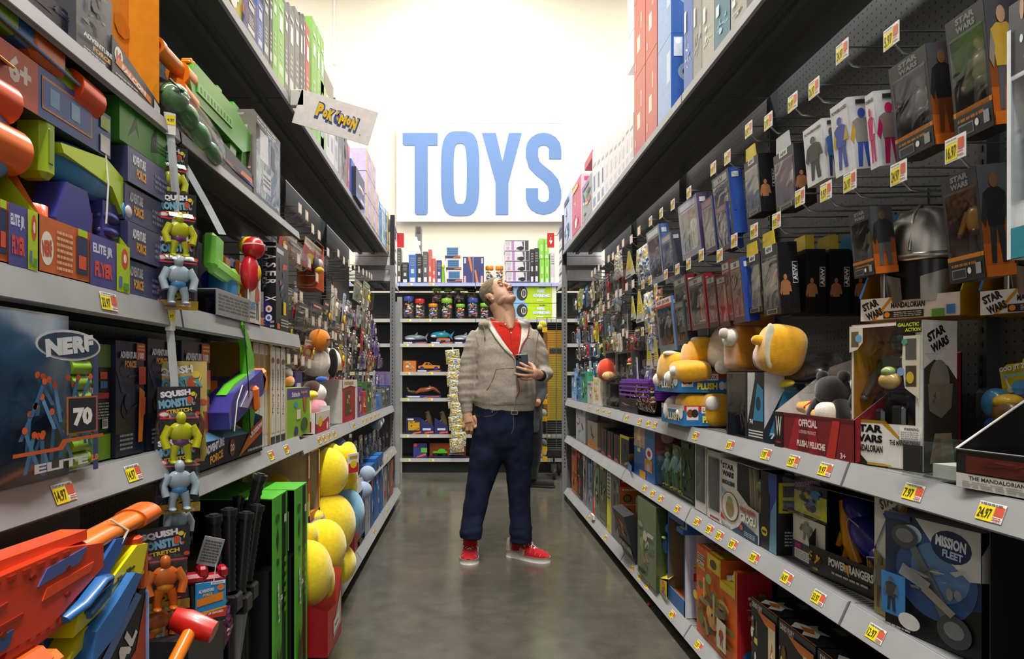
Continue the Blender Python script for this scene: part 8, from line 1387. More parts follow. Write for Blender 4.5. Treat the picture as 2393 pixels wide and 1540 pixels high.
# ---- wire rack cart
def cart():
 x0,x1,y0,y1 = xof(1278,7.9),xof(1322,7.9),7.9,8.3;z0,z1 = .33,zof(742,7.9);t = empty('wire_rack',((x0+x1)/2,7.9,0),label='tall wire rack on a caster with yellow panels beside the right end frame',cat='rack');T_ = Matrix.Translation((-(x0+x1)/2,-7.9,0))
 m = M();m.T = T_
 for k in range(56):
  z = z0+(z1-z0)*k/58
  m.tube([(x0,y0,z),(x1,y0,z)],.0022,'6a6c6c','steel',4,sm=False).tube([(x0,y0,z),(x0,y1,z)],.0022,'6a6c6c','steel',4,sm=False)
 for x in (x0,(x0+x1)/2,x1):
  m.tube([(x,y0,z0),(x,y0,z1)],.004,'7a7c7c','steel',5)
 m.tube([(x0-.11,y0,z1-.06),(x1,y0,z1-.06)],.003,'7a7c7c','steel',4).tube([(x0-.11,y0,z1-.13),(x0,y0,z1-.13)],.003,'7a7c7c','steel',4).tube([(x0-.11,y0,z1),(x1,y0,z1)],.003,'7a7c7c','steel',4).tube([(x0-.11,y0,z1),(x0-.11,y0,z1-.4)],.003,'7a7c7c','steel',4);m.ob('wire_basket',t)
 m = M();m.T = T_;m.box((x0+.004,y0+.02,.66),(x0+.03,y1,z1-.14),'d8941c').box((x0+.03,y0+.03,.66),(x1-.03,y0+.034,z1-.14),'c8921c');f = m.face((x0+.03,y0+.0295,.66),(1,0,0),(0,0,1),x1-x0-.06,z1-.8);f.rect(0,0,1,.35,'a8941c').rect(0,.35,1,.7,'b8a01c').rect(.0,.74,1,.8,'3a3a3c');m.ob('yellow_panel',t)
 m = M();m.T = T_;m.box((x0,y0,.26),(x1,y1,.33),'1c1d20','paint').tube([(x0+.08,y0+.02,.26),(x0+.08,y0+.02,.15)],.012,'3a3c3e','steel',8).box((x0+.05,y0-.005,.09),(x0+.11,y0+.045,.17),'3a3c3e','paint');m.ob('base',t)
 for x,y in ((x0+.08,y0+.02),(x1-.03,y1-.03)): m = M();m.T = T_;m.tube([(x-.012,y,.068),(x+.012,y,.068)],.068,'1c1d1f','rubber',20).tube([(x-.014,y,.068),(x+.014,y,.068)],.02,'9a9a9a','steel',10);m.ob('caster',t)
 for i,v in enumerate((758,830,868,905,925,965,1035,1058)):
  Y = 7.87;c = ['b8b44a','b8a890','c8a01c','c8b890','8a8a88','a8a8a0','55585c','c8a87a'][i];t2 = empty('hanging_toy',(x0-.05,Y,zof(v,Y)),0,label='small hanging toy with yellow card on the wire rack, %s from top' % ORD[i],cat='toy');m = M();m.sell((0,0,0),(.045,.04,.045),c,'plush').sell((-.03,-.02,-.03),(.03,.03,.03),('c85a5a' if i in (4,6) else c),'plush');m.ob('toy',t2);m = M();m.box((-.01,-.05,-.09),(.045,-.047,-.035),'d8a81c');o = m.ob('card',t2)
cart()
M().box((-.2,0,0),(.62,.14,.415),'16171c',cf=['1c1d26','111','111','111','1c1c22','111']).ob('toy_box',None,(-.59,.66,.12),math.pi/2,label='plain dark carton holding up the ARSENAL carton at the bottom left',cat='box')
# ================================================================ PEOPLE
from mathutils.bvhtree import BVHTree
def remesh(m,name,parent,vox,mt,col,sm=6,wr=None,colf=None,**kw):
 me = bpy.data.meshes.new('tmp');me.from_pydata(m.v,[],m.f);o = bpy.data.objects.new('tmp',me);C.objects.link(o)
 r = o.modifiers.new('r','REMESH');r.mode = 'VOXEL';r.voxel_size = vox
 if sm: q = o.modifiers.new('s','SMOOTH');q.iterations = sm;q.factor = .5
 dg = bpy.context.evaluated_depsgraph_get();dg.update();nm = bpy.data.meshes.new_from_object(o.evaluated_get(dg));bpy.data.objects.remove(o)
 if wr:
  ns = [v.normal.copy() for v in nm.vertices]
  for v,n in zip(nm.vertices,ns): v.co += n*wr(v.co)
 nm.materials.clear();nm.materials.append(MATS[mt]);nm.name = name
 for p in nm.polygons: p.use_smooth = True
 at = nm.attributes.new('Col','FLOAT_COLOR','FACE');fl = [];c0 = hexc(col)
 for p in nm.polygons: fl += (hexc(colf(p.center)) if colf else c0)
 at.data.foreach_set('color',fl);nm.update()
 ob = bpy.data.objects.new(name,nm);C.objects.link(ob);ob.parent = parent
 return tag(ob,**kw)
D0 = 4.5
def J(u,v,dy=0): Y = D0+dy;return Vector(((u-CU)*Y/F,Y,H-(v-CV)*Y/F))
def rings(m,rs,n=28,e=.85):       # horizontal elliptic sections: (v, uL, uR, depth radius, dy)
 vs = []
 for v,a,b,ry,dy in rs:
  p,q = J(a,v,dy),J(b,v,dy);c = (p+q)/2;rx = (q.x-p.x)/2
  for j in range(n):
   t = 2*math.pi*j/n;g = lambda x: math.copysign(abs(x)**e,x);vs.append((c.x+rx*g(math.cos(t)),c.y+ry*g(math.sin(t)),c.z))
 k = len(rs);up = vs[-1][2] > vs[0][2];fs = [(i*n+j,i*n+(j+1) % n,(i+1)*n+(j+1) % n,(i+1)*n+j) for i in range(k-1) for j in range(n)]+[tuple(range(n))[::-1],tuple(range((k-1)*n,k*n))]
 if not up: fs = [f[::-1] for f in fs]
 m.add(vs,fs,'888','cloth',True)
def limb(m,pts,rr,n=16): m.tube(pts,rr,'888','cloth',n)
nz = lambda x,y,z: noise.noise(Vector((x,y,z)))
def person():
 P = empty('person',(.24,4.5,0),label='man in a grey zip hoodie, red polo and jeans looking up, holding a phone',cat='person')
 def fin(o): o.location = (-.24,-4.5,0) ;return o
 # ---- hoodie
 m = M()
 rings(m,[(960,1113,1247,.122,0),(948,1110,1250,.128,0),(940,1108,1252,.138,0),(925,1105,1254,.146,0),(890,1109,1252,.142,0),(850,1111,1252,.136,0),(815,1106,1254,.128,.005),(790,1103,1256,.112,.01),(775,1108,1250,.095,.015),(764,1120,1238,.082,.02),(752,1140,1218,.072,.025)])
 limb(m,[J(1118,782,.01),J(1106,800,.0),J(1100,830),J(1094,868),J(1090,905,-.01),J(1089,930,-.02),J(1090,944,-.02)],[.052,.056,.056,.060,.056,.051,.040])
 limb(m,[J(1090,938,-.02),J(1090,950,-.02),J(1091,968,-.025)],[.040,.0395,.037])
 limb(m,[J(1238,782,.01),J(1252,800,.0),J(1260,832,.01),J(1268,862,.03),J(1272,874,.0),J(1271,877,-.08),J(1265,878,-.15)],[.052,.058,.056,.056,.056,.050,.041])
 for u,v,dy,r in ((1134,758,-.03,(.045,.05,.026)),(1224,756,-.03,(.045,.05,.026)),(1178,752,.09,(.095,.05,.05)),(1150,752,.05,(.05,.06,.035)),(1208,752,.05,(.05,.06,.035))): m.sell(J(u,v,dy),r,'888','cloth')
 m.f = m.f;
 def wr(c):
  sl = c.x < .065 or c.x > .455
  a = nz(c.x*7,c.y*7,c.z*34)*.008 if sl else 0
  if c.x > .43: a = nz(c.x*9,c.y*9,c.z*30+c.x*20)*.009
  t = nz(c.x*9+c.z*7,c.y*6,c.z*15-c.x*5)*.007+nz(c.x*26,c.y*20,c.z*40)*.0016
  if c.z < .985 and not sl: t = 0
  return a+t
 hood = remesh(m,'hoodie',P,.0065,'cloth','a79f92',4,wr,label='light grey zip hoodie');fin(hood)
 bv = BVHTree.FromPolygons([v.co[:] for v in hood.data.vertices],[p.vertices[:] for p in hood.data.polygons])
 def dr(u,v,off=.003):
  d = Vector(((u-CU)/F,1,-(v-CV)/F)).normalized();h = bv.ray_cast(Vector((0,0,H)),d)
  return (h[0]-d*off) if h[0] else J(u,v,-.12)
 def band(name,A,B,col,mt='cloth',off=.004,steps=22,across=3,**kw):
  def at(L,t):
   k = t*(len(L)-1);i = min(int(k),len(L)-2);f = k-i;return (L[i][0]*(1-f)+L[i+1][0]*f,L[i][1]*(1-f)+L[i+1][1]*f)
  m = M();vs = [];W = across+1
  for i in range(steps+1):
   a,b = at(A,i/steps),at(B,i/steps)
   for j in range(W): t = j/across;vs.append(dr(a[0]*(1-t)+b[0]*t,a[1]*(1-t)+b[1]*t,off+.002*math.sin(math.pi*t)))
  m.add(vs,[(i*W+j,i*W+j+1,(i+1)*W+j+1,(i+1)*W+j) for i in range(steps) for j in range(across)],col,mt,True)
  return fin(m.ob(name,P,**kw))
 # ---- shirt, lining, zip
 band('polo_shirt',[(1147,749),(1158,768),(1174,794),(1187,812),(1197,824),(1204,838)],[(1210,749),(1219,768),(1218,790),(1215,808),(1212,824),(1205,838)],'c3281d',off=.002,across=14,label='red polo shirt with a two-button placket')
 band('hood_lining',[(1145,748),(1150,760),(1160,776),(1174,795),(1187,813),(1198,826)],[(1141,758),(1147,772),(1158,788),(1170,804),(1182,818),(1197,830)],'e2dcd2',off=.007,label='white fleece hood lining')
 band('hood_lining',[(1211,747),(1219,766),(1218,785),(1216,800),(1211,826)],[(1236,757),(1235,772),(1231,787),(1220,804),(1212,829)],'e2dcd2',off=.007,label='white fleece hood lining')
 def line(name,pts,r,col,mt='cloth',off=.006,**kw): m = M();m.tube([dr(u,v,off) for u,v in pts],r,col,mt,6);return fin(m.ob(name,P,**kw))
 line('zipper',[(1140,760),(1147,773),(1158,790),(1170,806),(1182,820),(1197,833),(1203,841),(1206,860),(1208,885),(1212,903),(1211,918),(1205,928),(1203,945),(1202,960)],.0035,'8f8a82')
 line('zipper_tape',[(1209,884),(1213,896),(1214,908),(1212,920),(1206,929)],.0028,'b8282c',off=.007,label='red zipper tape')
 line('zipper_tape',[(1237,758),(1236,772),(1232,788),(1221,806),(1213,830),(1208,838)],.0026,'b8282c',off=.01,label='red zipper tape')
 for pts in ([(1126,758),(1131,766),(1133,780),(1133,788)],): line('drawstring',pts,.004,'8e877c',off=.012);line('drawstring_tip',[(1133,787),(1133.5,795)],.0035,'2c2c34',off=.012)
 line('pocket_seam',[(1159,864),(1155,876),(1150,890),(1143,904),(1137,911)],.0022,'7d766b',off=.002)
 line('pocket_seam',[(1158,863),(1175,861),(1190,860),(1203,860)],.0016,'7d766b',off=.001)
 line('armhole_seam',[(1102,775),(1114,790),(1119,810),(1118,830)],.0016,'857e73',off=.001);line('armhole_seam',[(1259,775),(1256,795),(1253,815),(1254,832)],.0016,'857e73',off=.001)
 line('hem_seam',[(1109,940),(1130,943),(1160,946),(1190,945),(1203,945),(1225,945),(1249,940)],.0022,'7d766b',off=.001)
 for k,(a,b) in enumerate((((1233,783),(1238,784)),((1234,789),(1240,791)))): line('chest_print',[a,b],.0012,'b85a5a' if k else '6a6a78',off=.002)
 # shirt collar and buttons
 for pts,col in (([(1146,744),(1156,750),(1168,756),(1180,760),(1192,771)],'c8301f'),([(1209,743),(1207,752),(1202,761),(1194,772)],'c8301f')):
  m = M();A = [dr(u,v,.014) for u,v in pts];B = [a+Vector((0,.026,.010)) for a in A];Cc = [a+Vector((0,.004,-.012)) for a in A];n = len(A)
  m.add(A+B+Cc,[(i,i+1,n+i+1,n+i) for i in range(n-1)]+[(2*n+i,2*n+i+1,i+1,i) for i in range(n-1)],col,'cloth',True);fin(m.ob('shirt_collar',P))
 line('placket',[(1192,772),(1194,790),(1196,805)],.0016,'9a1c16',off=.006)
 for u,v in ((1181,758),(1194.5,778)): m = M();m.sell(dr(u,v,.016 if v < 770 else .008),(.005,.003,.005),'f0e8e0','plastic',n=10,nv=6);fin(m.ob('button',P))
 # ---- jeans
 m = M()
 rings(m,[(1076,1130,1220,.05,.0),(1062,1108,1240,.09,.0),(1040,1101,1246,.122,.0),(1000,1103,1247,.128,.0),(950,1110,1247,.118,.0),(935,1112,1246,.11,.0)][::-1])
 rings(m,[(1267,1192,1243,.072,-.045),(1254,1191,1244,.076,-.04),(1232,1192,1242,.070,-.04),(1200,1189,1239,.072,-.02),(1156,1187,1239,.078,.0),(1100,1181,1242,.092,.0),(1050,1176,1246,.112,.0),(1010,1170,1244,.112,.0),(980,1168,1236,.10,.0)])
 rings(m,[(1257,1075,1125,.072,-.095),(1246,1073,1128,.076,-.09),(1230,1075,1128,.070,-.085),(1200,1080,1135,.072,-.06),(1156,1087,1146,.080,-.03),(1100,1094,1164,.096,-.01),(1050,1100,1180,.112,.0),(1010,1104,1184,.112,.0),(980,1112,1186,.10,.0)])
 jw = lambda c: nz(c.x*8+c.z*5,c.y*6,c.z*11-c.x*9)*.007+nz(c.x*22,c.y*16,c.z*26)*.0028+(nz(c.x*8,c.y*5,c.z*40)*.006 if c.z < .22 else 0)
 je = remesh(m,'jeans',P,.0075,'denim','1a2136',4,jw,label='dark blue denim jeans');fin(je)
 bv = BVHTree.FromPolygons([v.co[:] for v in je.data.vertices],[p.vertices[:] for p in je.data.polygons])
 line('fly_seam',[(1199,970),(1201,990),(1200,1002),(1195,1013)],.0014,'6a7384','denim',off=.002)
 line('pocket_seam',[(1107,966),(1118,973),(1135,974),(1152,971),(1163,962)],.0014,'5a6270','denim',off=.002)
 m = M();m.sell(dr(1150,963,.003),(.005,.003,.005),'a8987a','steel',n=8,nv=6);fin(m.ob('rivet',P))
 m = M();a = dr(1202,964,.006);m.bbox((a.x-.022,a.y-.004,a.z-.014),(a.x+.022,a.y+.004,a.z+.014),'b0b0ac','steel',.003).box((a.x-.017,a.y-.006,a.z-.009),(a.x+.017,a.y-.003,a.z+.009),'15151a','rubber');fin(m.ob('belt_buckle',P))
 # ---- body: head, neck, forearms and hands in one skin
 m = M();SK = 'c4977c'
 hc = J(1162,691,.02);hc.y -= .0
 pi,ya = math.radians(38),math.radians(52)
 RH = Matrix.Rotation(ya,4,'Z') @ Matrix.Rotation(-pi,4,'X');TH = Matrix.Translation(hc) @ RH @ Matrix.Scale(.925,4)
 # outline rows: z, half width, front y (towards face), back y
 rows = [(-.118,.018,-.088,-.050),(-.112,.033,-.097,-.03),(-.100,.045,-.100,.0),(-.085,.055,-.098,.03),(-.07,.061,-.096,.05),(-.05,.067,-.094,.066),(-.03,.071,-.093,.082),(-.01,.0735,-.090,.092),(.01,.075,-.0885,.097),(.03,.076,-.093,.100),(.05,.0765,-.094,.100),(.07,.075,-.090,.097),(.09,.068,-.080,.088),(.105,.055,-.062,.070),(.116,.035,-.035,.045),(.120,.012,-.01,.015)]
 def headpt(t,r,k=1.0,off=0):
  z,w_,f,b = r;cy = (f+b)/2;ry = (b-f)/2+off;rx = w_+off
  c,s_ = math.cos(t),math.sin(t);e = .88;g = lambda x: math.copysign(abs(x)**e,x)
  return Vector((rx*g(c),cy+ry*g(s_),z))
 n = 36;m.T = TH;vs = [headpt(2*math.pi*j/n,r) for r in rows for j in range(n)];k = len(rows)
 m.add(vs,[(i*n+j,i*n+(j+1) % n,(i+1)*n+(j+1) % n,(i+1)*n+j) for i in range(k-1) for j in range(n)]+[tuple(range(n))[::-1],tuple(range((k-1)*n,k*n))],SK,'skin',True)
 E = lambda c,r,**kk: m.sell(c,r,SK,'skin',1,n=14,nv=10,**kk)
 m.tube([(0,-.092,.032),(0,-.104,.012),(0,-.116,-.012),(0,-.120,-.022)],[.009,.0105,.013,.014],SK,'skin',12)    # nose
 E((0,-.113,-.026),(.016,.014,.010));E((-.014,-.104,-.026),(.010,.013,.009));E((.014,-.104,-.026),(.010,.013,.009))
 for q in (-1,1):
  E((q*.030,-.089,.040),(.026,.013,.009),rot=rot3(0,q*8,0));E((q*.05,-.03,-.075),(.016,.04,.02))
  m.sell((q*.0765,.012,-.012),(.010,.022,.033),SK,'skin',1,n=14,nv=10,rot=rot3(-12,q*14,q*-16));E((q*.082,.024,.004),(.007,.014,.02),rot=rot3(0,q*20,q*-20));E((q*.077,.008,-.036),(.007,.009,.01))
 E((0,-.098,-.058),(.023,.009,.006));E((0,-.097,-.072),(.020,.009,.007));E((0,-.094,-.098),(.024,.016,.016));E((0,-.06,-.095),(.045,.045,.022))
 m.T = Matrix.Identity(4)
 nb = TH @ Vector((0,.02,.0));n2 = TH @ Vector((0,.03,-.05));n1 = TH @ Vector((0,-.02,-.085))
 m.tube([nb,n2,J(1172,722,.015),J(1179,742,.01),J(1183,765,.015),J(1182,790,.02)],[.045,.060,.063,.066,.076,.085],SK,'skin',24)
 m.tube([n1,J(1188,726,-.01),J(1187,742,-.015),J(1190,757,-.042),J(1194,770,-.080)],[.040,.044,.050,.038,.014],SK,'skin',18)
 m.tube([J(1182,765,.0),J(1180,785,.02)],[.10,.11],SK,'skin',20) if False else None
 m.tube([J(1182,780,.02),J(1182,812,.02)],[.07,.07],SK,'skin',12)
 m.tube([J(1182,800,.02),J(1130,796,.015),J(1104,806,.01),J(1098,835),J(1094,868),J(1090,905,-.01),J(1090,925,-.02)],.026,SK,'skin',10)
 m.tube([J(1182,800,.02),J(1232,796,.015),J(1256,806,.01),J(1260,832,.01),J(1268,860,.03),J(1271,875,.0),J(1271,877,-.07)],.026,SK,'skin',10)
 # right-of-body fist (picture left)
 w0 = J(1091,960,-.025);m.tube([J(1089,920,-.02),w0,J(1093,974,-.03),J(1096,988,-.035)],[.030,.028,.032,.036],SK,'skin',16)
 m.sell(J(1097,987,-.035),(.040,.026,.040),SK,'skin',.8,rot=rot3(0,-12,0))
 kn = [(1083,998),(1092,1005),(1102,1006),(1111,999)]
 for i,(u,v) in enumerate(kn):
  b = J(u-(u-1097)*.3,v-14,-.045);a = J(u,v,-.05);m.tube([b,a,a+Vector((.001,.022,-.022)),a+Vector((.0,.050,-.008)),a+Vector((0,.048,.016))],[.0105,.0115,.0105,.0095,.008],SK,'skin',10)
 m.tube([J(1106,972,-.045),J(1114,984,-.055),J(1115,994,-.062),J(1108,1000,-.072)],[.013,.013,.011,.009],SK,'skin',10)
 # hand with the phone (picture right)
 m.tube([J(1271,877,-.06),J(1265,877,-.15),J(1256,875,-.20),J(1248,872,-.225)],[.030,.028,.031,.032],SK,'skin',16)
 m.sell(J(1247,872,-.228),(.030,.028,.034),SK,'skin',.85,rot=rot3(0,10,0))
 fg = [[(1243,862,-.245),(1231,857,-.268),(1222,852,-.262),(1216,848.5,-.250)],[(1244,869,-.25),(1229,865,-.272),(1217,861,-.265),(1208,858.5,-.250)],[(1243,877,-.245),(1228,878,-.268),(1214,876,-.262),(1204,873.5,-.247)],[(1243,884,-.24),(1231,886,-.25),(1222,886,-.243),(1216,884,-.232)]]
 for f in fg: m.tube([J(*p) for p in f],[.0115,.0105,.0095,.0078],SK,'skin',10);m.sell(J(*f[-1]),(.008,.0075,.0078),SK,'skin',n=10,nv=6)
 m.tube([J(1250,862,-.215),J(1242,852,-.195),J(1232,848,-.190),J(1224,846,-.192)],[.015,.0135,.011,.009],SK,'skin',10)
 hq = TH.inverted()
 def skc(c):
  l = hq @ c
  if (c-hc).length < .2:
   if abs(l.x) < .022 and -.069 < l.z < -.054 and l.y < -.088: return 'b0756a'
   if l.y < -.085 and -.03 < l.z < .01: return 'cf957c'
   if l.z < -.04 and l.y < .0: return 'b8917a'
   return 'c89c82'
  return 'c09276'
 body = remesh(m,'body',P,.0026,'skin',SK,8,None,skc);fin(body)
 def headpart(name,mm,**kw): mm.T = Matrix.Identity(4);o = mm.ob(name,P,**kw);return fin(o)
 # eyes, brows, mouth line, nostrils
 for q in (-1,1):
  mm = M();mm.T = TH;mm.sell((q*.031,-.0855,.018),(.0145,.009,.0062),'e4dcd4','plastic',n=14,nv=10);headpart('eye',mm)
  mm = M();mm.T = TH;mm.sell((q*.031,-.0945,.0195),(.0055,.003,.0052),'3a4652','plastic',n=12,nv=6);headpart('iris',mm)
  mm = M();mm.T = TH;mm.tube([(q*.047,-.082,.020),(q*.04,-.092,.0262),(q*.03,-.0955,.0275),(q*.018,-.093,.022)],.0032,'b98a70','skin',8);headpart('eyelid',mm)
  mm = M();mm.T = TH;mm.tube([(q*.046,-.083,.013),(q*.032,-.094,.0095),(q*.018,-.092,.013)],.0025,'b58268','skin',8);headpart('eyelid',mm)
  mm = M();mm.T = TH;mm.tube([(q*.052,-.083,.044),(q*.04,-.098,.050),(q*.018,-.103,.046)],[.003,.0045,.004],'94795c','cloth',8);headpart('eyebrow',mm)
  mm = M();mm.T = TH;mm.sell((q*.0075,-.112,-.0335),(.0042,.005,.0025),'3a1c16','skin',n=8,nv=6);headpart('nostril',mm)
  mm = M();mm.T = TH;mm.sell((q*.087,.012,-.010),(.0018,.007,.011),'a0685a','skin',n=10,nv=6,rot=rot3(0,0,q*-16));headpart('ear_hollow',mm)
 mm = M();mm.T = TH;mm.tube([(-.022,-.0975,-.067),(-.01,-.106,-.064),(0,-.107,-.0645),(.01,-.106,-.064),(.022,-.0975,-.067)],.0016,'5a2a24','skin',6);headpart('mouth',mm)
 # hair cap
 mm = M();mm.T = TH;n = 72;R = []
 def row(z):
  for i in range(len(rows)-1):
   if rows[i][0] <= z <= rows[i+1][0]: f = (z-rows[i][0])/(rows[i+1][0]-rows[i][0]);return tuple(rows[i][k]*(1-f)+rows[i+1][k]*f for k in range(4))
 zs = [-.085+.205*i/60 for i in range(61)];zs[-1] = .1199
 def hl(t):        # hairline height by angle from the face direction
  a = abs(math.degrees(math.atan2(math.cos(t),-math.sin(t))))
  P_ = [(0,.088),(25,.092),(42,.078),(55,.052),(66,.042),(74,.0),(82,-.018),(90,.018),(104,.018),(114,-.03),(130,-.066),(180,-.078)]
  for (a0,z0),(a1,z1) in zip(P_,P_[1:]):
   if a0 <= a <= a1: return z0+(z1-z0)*(a-a0)/(a1-a0)
  return 0
 G = {};vs = [];fs = [];cols = []
 for i,z in enumerate(zs):
  r = row(z)
  for j in range(n):
   t = 2*math.pi*j/n;h_ = hl(t)
   if z >= h_-.006:
    e = min(1,max(0,(z-h_+.006)/.035));tp = 1+.8*max(0,z-.04)/.08
    p = headpt(t,r,1,-.001+.0065*e*tp)+Vector((0,0,.006*max(0,z-.06)/.06));p += p.normalized()*nz(p.x*160,p.y*60,p.z*60)*.0028*e;G[(i,j)] = len(vs);vs.append(p)
 q = M();q.T = TH
 for i in range(len(zs)-1):
  for j in range(n):
   ks = [(i,j),(i,(j+1) % n),(i+1,(j+1) % n),(i+1,j)]
   if all(k_ in G for k_ in ks):
    z = zs[i];c = '8a7c64' if z > .05 else ('7d7462' if z > .0 else '5a5042');q.add([vs[G[k_]] for k_ in ks],[(0,1,2,3)],c,'cloth',True)
 q.add([vs[G[(60,j)]] for j in range(n)],[tuple(range(n))],'8a7c64','cloth',True)
 me_o = headpart('hair',q,label='short grey-brown hair')
 # watch and ring
 m = M();a,b = J(1266,878.5,-.145),J(1260,877,-.175);m.tube([a,a*.5+b*.5,b],[.033,.0345,.033],'17181a','rubber',18);m.sell(J(1265,886,-.185),(.014,.006,.014),'2a2b2e','steel',.6);fin(m.ob('watch',P,label='dark wristwatch'))
 m = M();m.tube([J(1235.5,877.6,-.2535),J(1234,877.8,-.257)],.0122,'d0c8b0','steel',16);fin(m.ob('ring',P))
 # ---- shoes
 def shoe(heel,ang,L,hl_=None,lb=None):
  S = empty('shoe',(0,0,0));S.parent = P;S.location = (heel[0]-.24,heel[1]-4.5,0);S.rotation_euler = (0,0,ang);S.scale = (1.05,1.12,1.2);tag(S,label=lb)
  st = [(0,.026,.100),(.012,.034,.108),(.04,.039,.110),(.08,.040,.108),(.115,.041,.098),(.15,.044,.082),(.19,.049,.066),(.225,.050,.056),(.26,.045,.048),(.283,.033,.040),(.296,.014,.030)]
  k = L/.30;m = M();n = 15;vs = []
  for x,w_,h_ in st:
   for j in range(n):
    t = math.pi*j/(n-1);c,s_ = math.cos(t),math.sin(t);vs.append((x*k,w_*math.copysign(abs(c)**.7,c)*(1-.22*s_*(h_ > .09)),.022+(h_-.022)*abs(s_)**.75))
  Lr = len(st);m.add(vs,[(i*n+j,(i+1)*n+j,(i+1)*n+j+1,i*n+j+1) for i in range(Lr-1) for j in range(n-1)]+[tuple(range(n))[::-1],tuple(range((Lr-1)*n,Lr*n))],'c01c26','cloth',True)
  rr_ = random.Random(4)
  for i in range(5,9):
   for j in (2,3,4,10,11,12):
    p = Vector(vs[i*n+j]);m.sell(p*1.0+Vector((0,0,.0005)),(.0018,)*3,'f0d8d0','cloth',n=6,nv=4)
  m.ob('upper',S)
  m = M();out = [(x*k,w_+.004) for x,w_,h_ in st];pl = [(x,y) for x,y in out]+[(.302*k,0)]+[(x,-y) for x,y in out[::-1]]+[(-.004,0)]
  N_ = len(pl);vs2 = [(x,y,0) for x,y in pl]+[(x*1.005,y*1.04,.012) for x,y in pl]+[(x,y,.026+(.012 if x < .09*k else 0)) for x,y in pl]
  m.add(vs2,[tuple(range(N_))]+[(a*N_+i,a*N_+(i+1) % N_,(a+1)*N_+(i+1) % N_,(a+1)*N_+i) for a in (0,1) for i in range(N_)]+[tuple(range(2*N_,3*N_))[::-1]],'e0d8d0','rubber',True);m.ob('sole',S,label='white rubber sole')
  m = M()
  for i in range(5):
   x = (.105+.021*i)*k;zt = .107-.0115*i;w_ = .024
   m.tube([(x,-w_,zt-.004),(x+.008,0,zt+.007),(x+.016,w_,zt-.008)],.0028,'efe8dc','cloth',6).tube([(x,w_,zt-.004),(x+.008,0,zt+.008),(x+.016,-w_,zt-.008)],.0028,'efe8dc','cloth',6)
  for q in (-1,1): m.tube([(.10*k,0,.118),(.11*k,q*.025,.128),(.125*k,q*.048,.112),(.11*k,q*.05,.09),(.10*k,q*.02,.112)],.0026,'efe8dc','cloth',6).tube([(.1*k,0,.118),(.13*k,q*.03,.10),(.15*k,q*.045,.075)],.0026,'efe8dc','cloth',6)
  m.ob('laces',S)
  m = M();m.tube([(.085*k,0,.085),(.10*k,0,.118),(.102*k,0,.128)],[.026,.024,.018],'b01822','cloth',10);m.ob('tongue',S)
  if hl_:
   for q in (0,1):
    m = M();js = list(range(0,6)) if q == 0 else list(range(n-6,n));vs3 = []
    for i in range(6):
     for j in js: p = Vector(vs[i*n+j]);vs3.append((p.x-(.002 if i == 0 else 0),p.y*1.05+(.0005 if p.y > 0 else -.0005),p.z*(1 if i < 4 else .9)))
    w6 = 6;m.add(vs3,[(i*w6+j,(i+1)*w6+j,(i+1)*w6+j+1,i*w6+j+1) for i in range(5) for j in range(5)],'b49c8c','cloth',True);m.ob('heel_patch',S,label='beige suede heel patch')
  return S
 shoe((.028,4.615),math.radians(-94),.285,lb='red sneaker with white laces pointing at the camera')
 shoe((.268,4.555),math.radians(-37),.285,True,lb='red sneaker with a beige heel turned sideways')
 for u,v,dy,r in ((1099,1262,-.06,.046),(1211,1272,-.0,.044)): m = M();a = J(u,v,dy);m.tube([a+Vector((0,0,-.03)),a+Vector((0,0,.10))],r,'a8161f','cloth',14);fin(m.ob('shoe_collar',P))
 # ---- phone: a thing of its own
 c = J(1220.5,855,-.228);m = M();B = '1d2c3e'
 m.bbox((-.037,-.0045,-.072),(.037,.0045,.072),B,'plastic',.004).bbox((-.034,-.0075,.034),(-.002,-.004,.068),'141f2d','plastic',.003)
 ph = m.ob('phone',None,c,0,label='dark blue smartphone with a square camera bump held in his hand',cat='phone');ph.rotation_euler = (math.radians(-6),math.radians(-4),0)
 for x,z in ((-.026,.06),(-.026,.043),(-.011,.052)): m = M();m.tube([(x,-.0095,z),(x,-.006,z)],.0062,'0c0d10','steel',14);m.ob('lens',ph)
person()
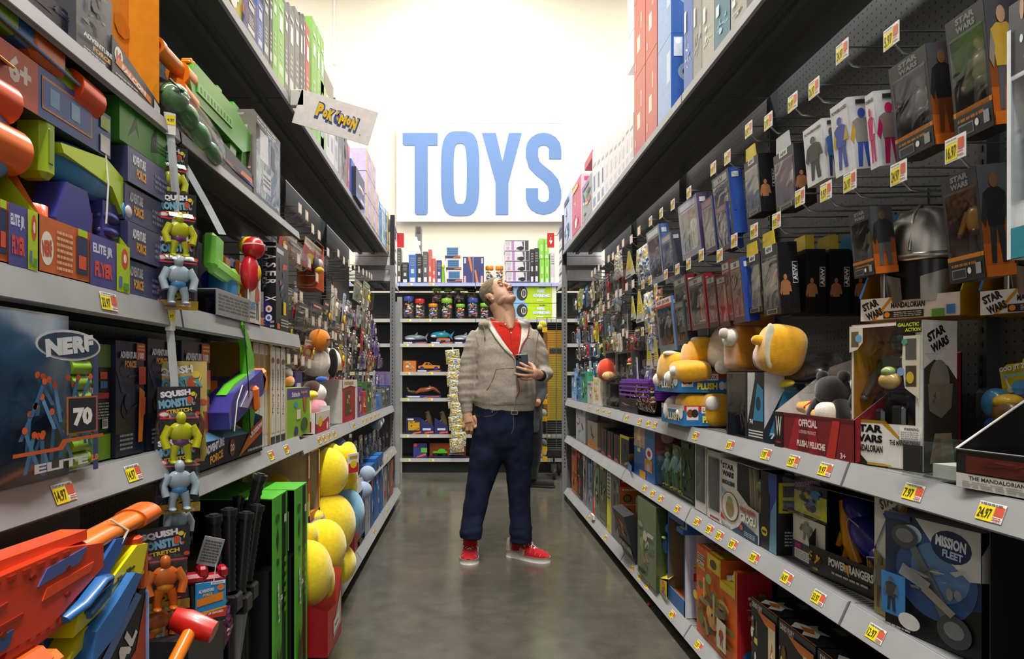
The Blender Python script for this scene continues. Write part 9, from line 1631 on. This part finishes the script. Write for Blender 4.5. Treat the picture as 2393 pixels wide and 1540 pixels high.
# ---- shopper half hidden behind the man
def second():
 global D0;D0 = 7.4
 P = empty('person',(.66,7.4,0),label='person in dark clothes mostly hidden behind the man, one leg stepping right',cat='person');
 def fin(o): o.location = (-.66,-7.4,0);return o
 m = M();rings(m,[(1010,1215,1262,.12,0),(960,1208,1268,.12,0),(900,1206,1270,.12,0),(840,1196,1258,.12,0),(815,1200,1250,.1,0),(800,1214,1236,.07,0)])
 limb(m,[J(1254,830),J(1266,870,-.02),J(1270,915,-.05),J(1258,940,-.14)],[.055,.052,.048,.04]);limb(m,[J(1200,830),J(1192,880),J(1196,930,-.05)],[.055,.05,.04])
 fin(remesh(m,'jacket',P,.012,'cloth','3c3d42',3,lambda c: nz(c.x*9,c.y*9,c.z*14)*.008,label='dark grey jacket'))
 m = M();rings(m,[(1120,1232,1254,.07,-.02),(1080,1232,1262,.075,.0),(1030,1232,1268,.085,0),(990,1222,1268,.1,0),(960,1212,1266,.11,0)])
 rings(m,[(1115,1196,1220,.07,.05),(1050,1200,1228,.08,0),(990,1204,1240,.1,0),(960,1206,1250,.1,0)])
 fin(remesh(m,'trousers',P,.012,'cloth','15161b',3,lambda c: nz(c.x*9,c.y*9,c.z*14)*.006,label='black trousers'))
 m = M();m.sell(J(1226,779,0),(.078,.095,.115),'a87858','skin');m.tube([J(1226,790,0),J(1226,812,0)],.055,'a87858','skin',14);m.tube([J(1226,800,0),J(1250,832,0),J(1266,870,-.02),J(1269,915,-.05),J(1260,936,-.13),J(1254,944,-.19)],[.04,.025,.025,.025,.03,.035],'a87858','skin',10)
 m.sell(J(1226,782,-.1),(.014,.02,.02),'a87858','skin')
 fin(remesh(m,'body',P,.006,'skin','a87858',3));m = M();m.sell(J(1226,774,.015),(.084,.1,.105),'2a221c','cloth');fin(m.ob('hair',P))
 for (x,y,a) in ((xof(1236,7.42),7.42,-.35),(xof(1204,7.5),7.5,-1.2)):
  m = M();c,s_ = math.cos(a),math.sin(a);m.sell((.12,0,.045),(.15,.047,.045),'1b1b1e','rubber',.7).sell((.05,0,.075),(.07,.042,.06),'1f1f22','rubber',.8).bbox((-.03,-.05,0),(.275,.05,.022),'101012','rubber',.008);o = m.ob('shoe',P);o.location = (x-.66,y-7.4,0);o.rotation_euler = (0,0,a)
 D0 = 4.5
second()
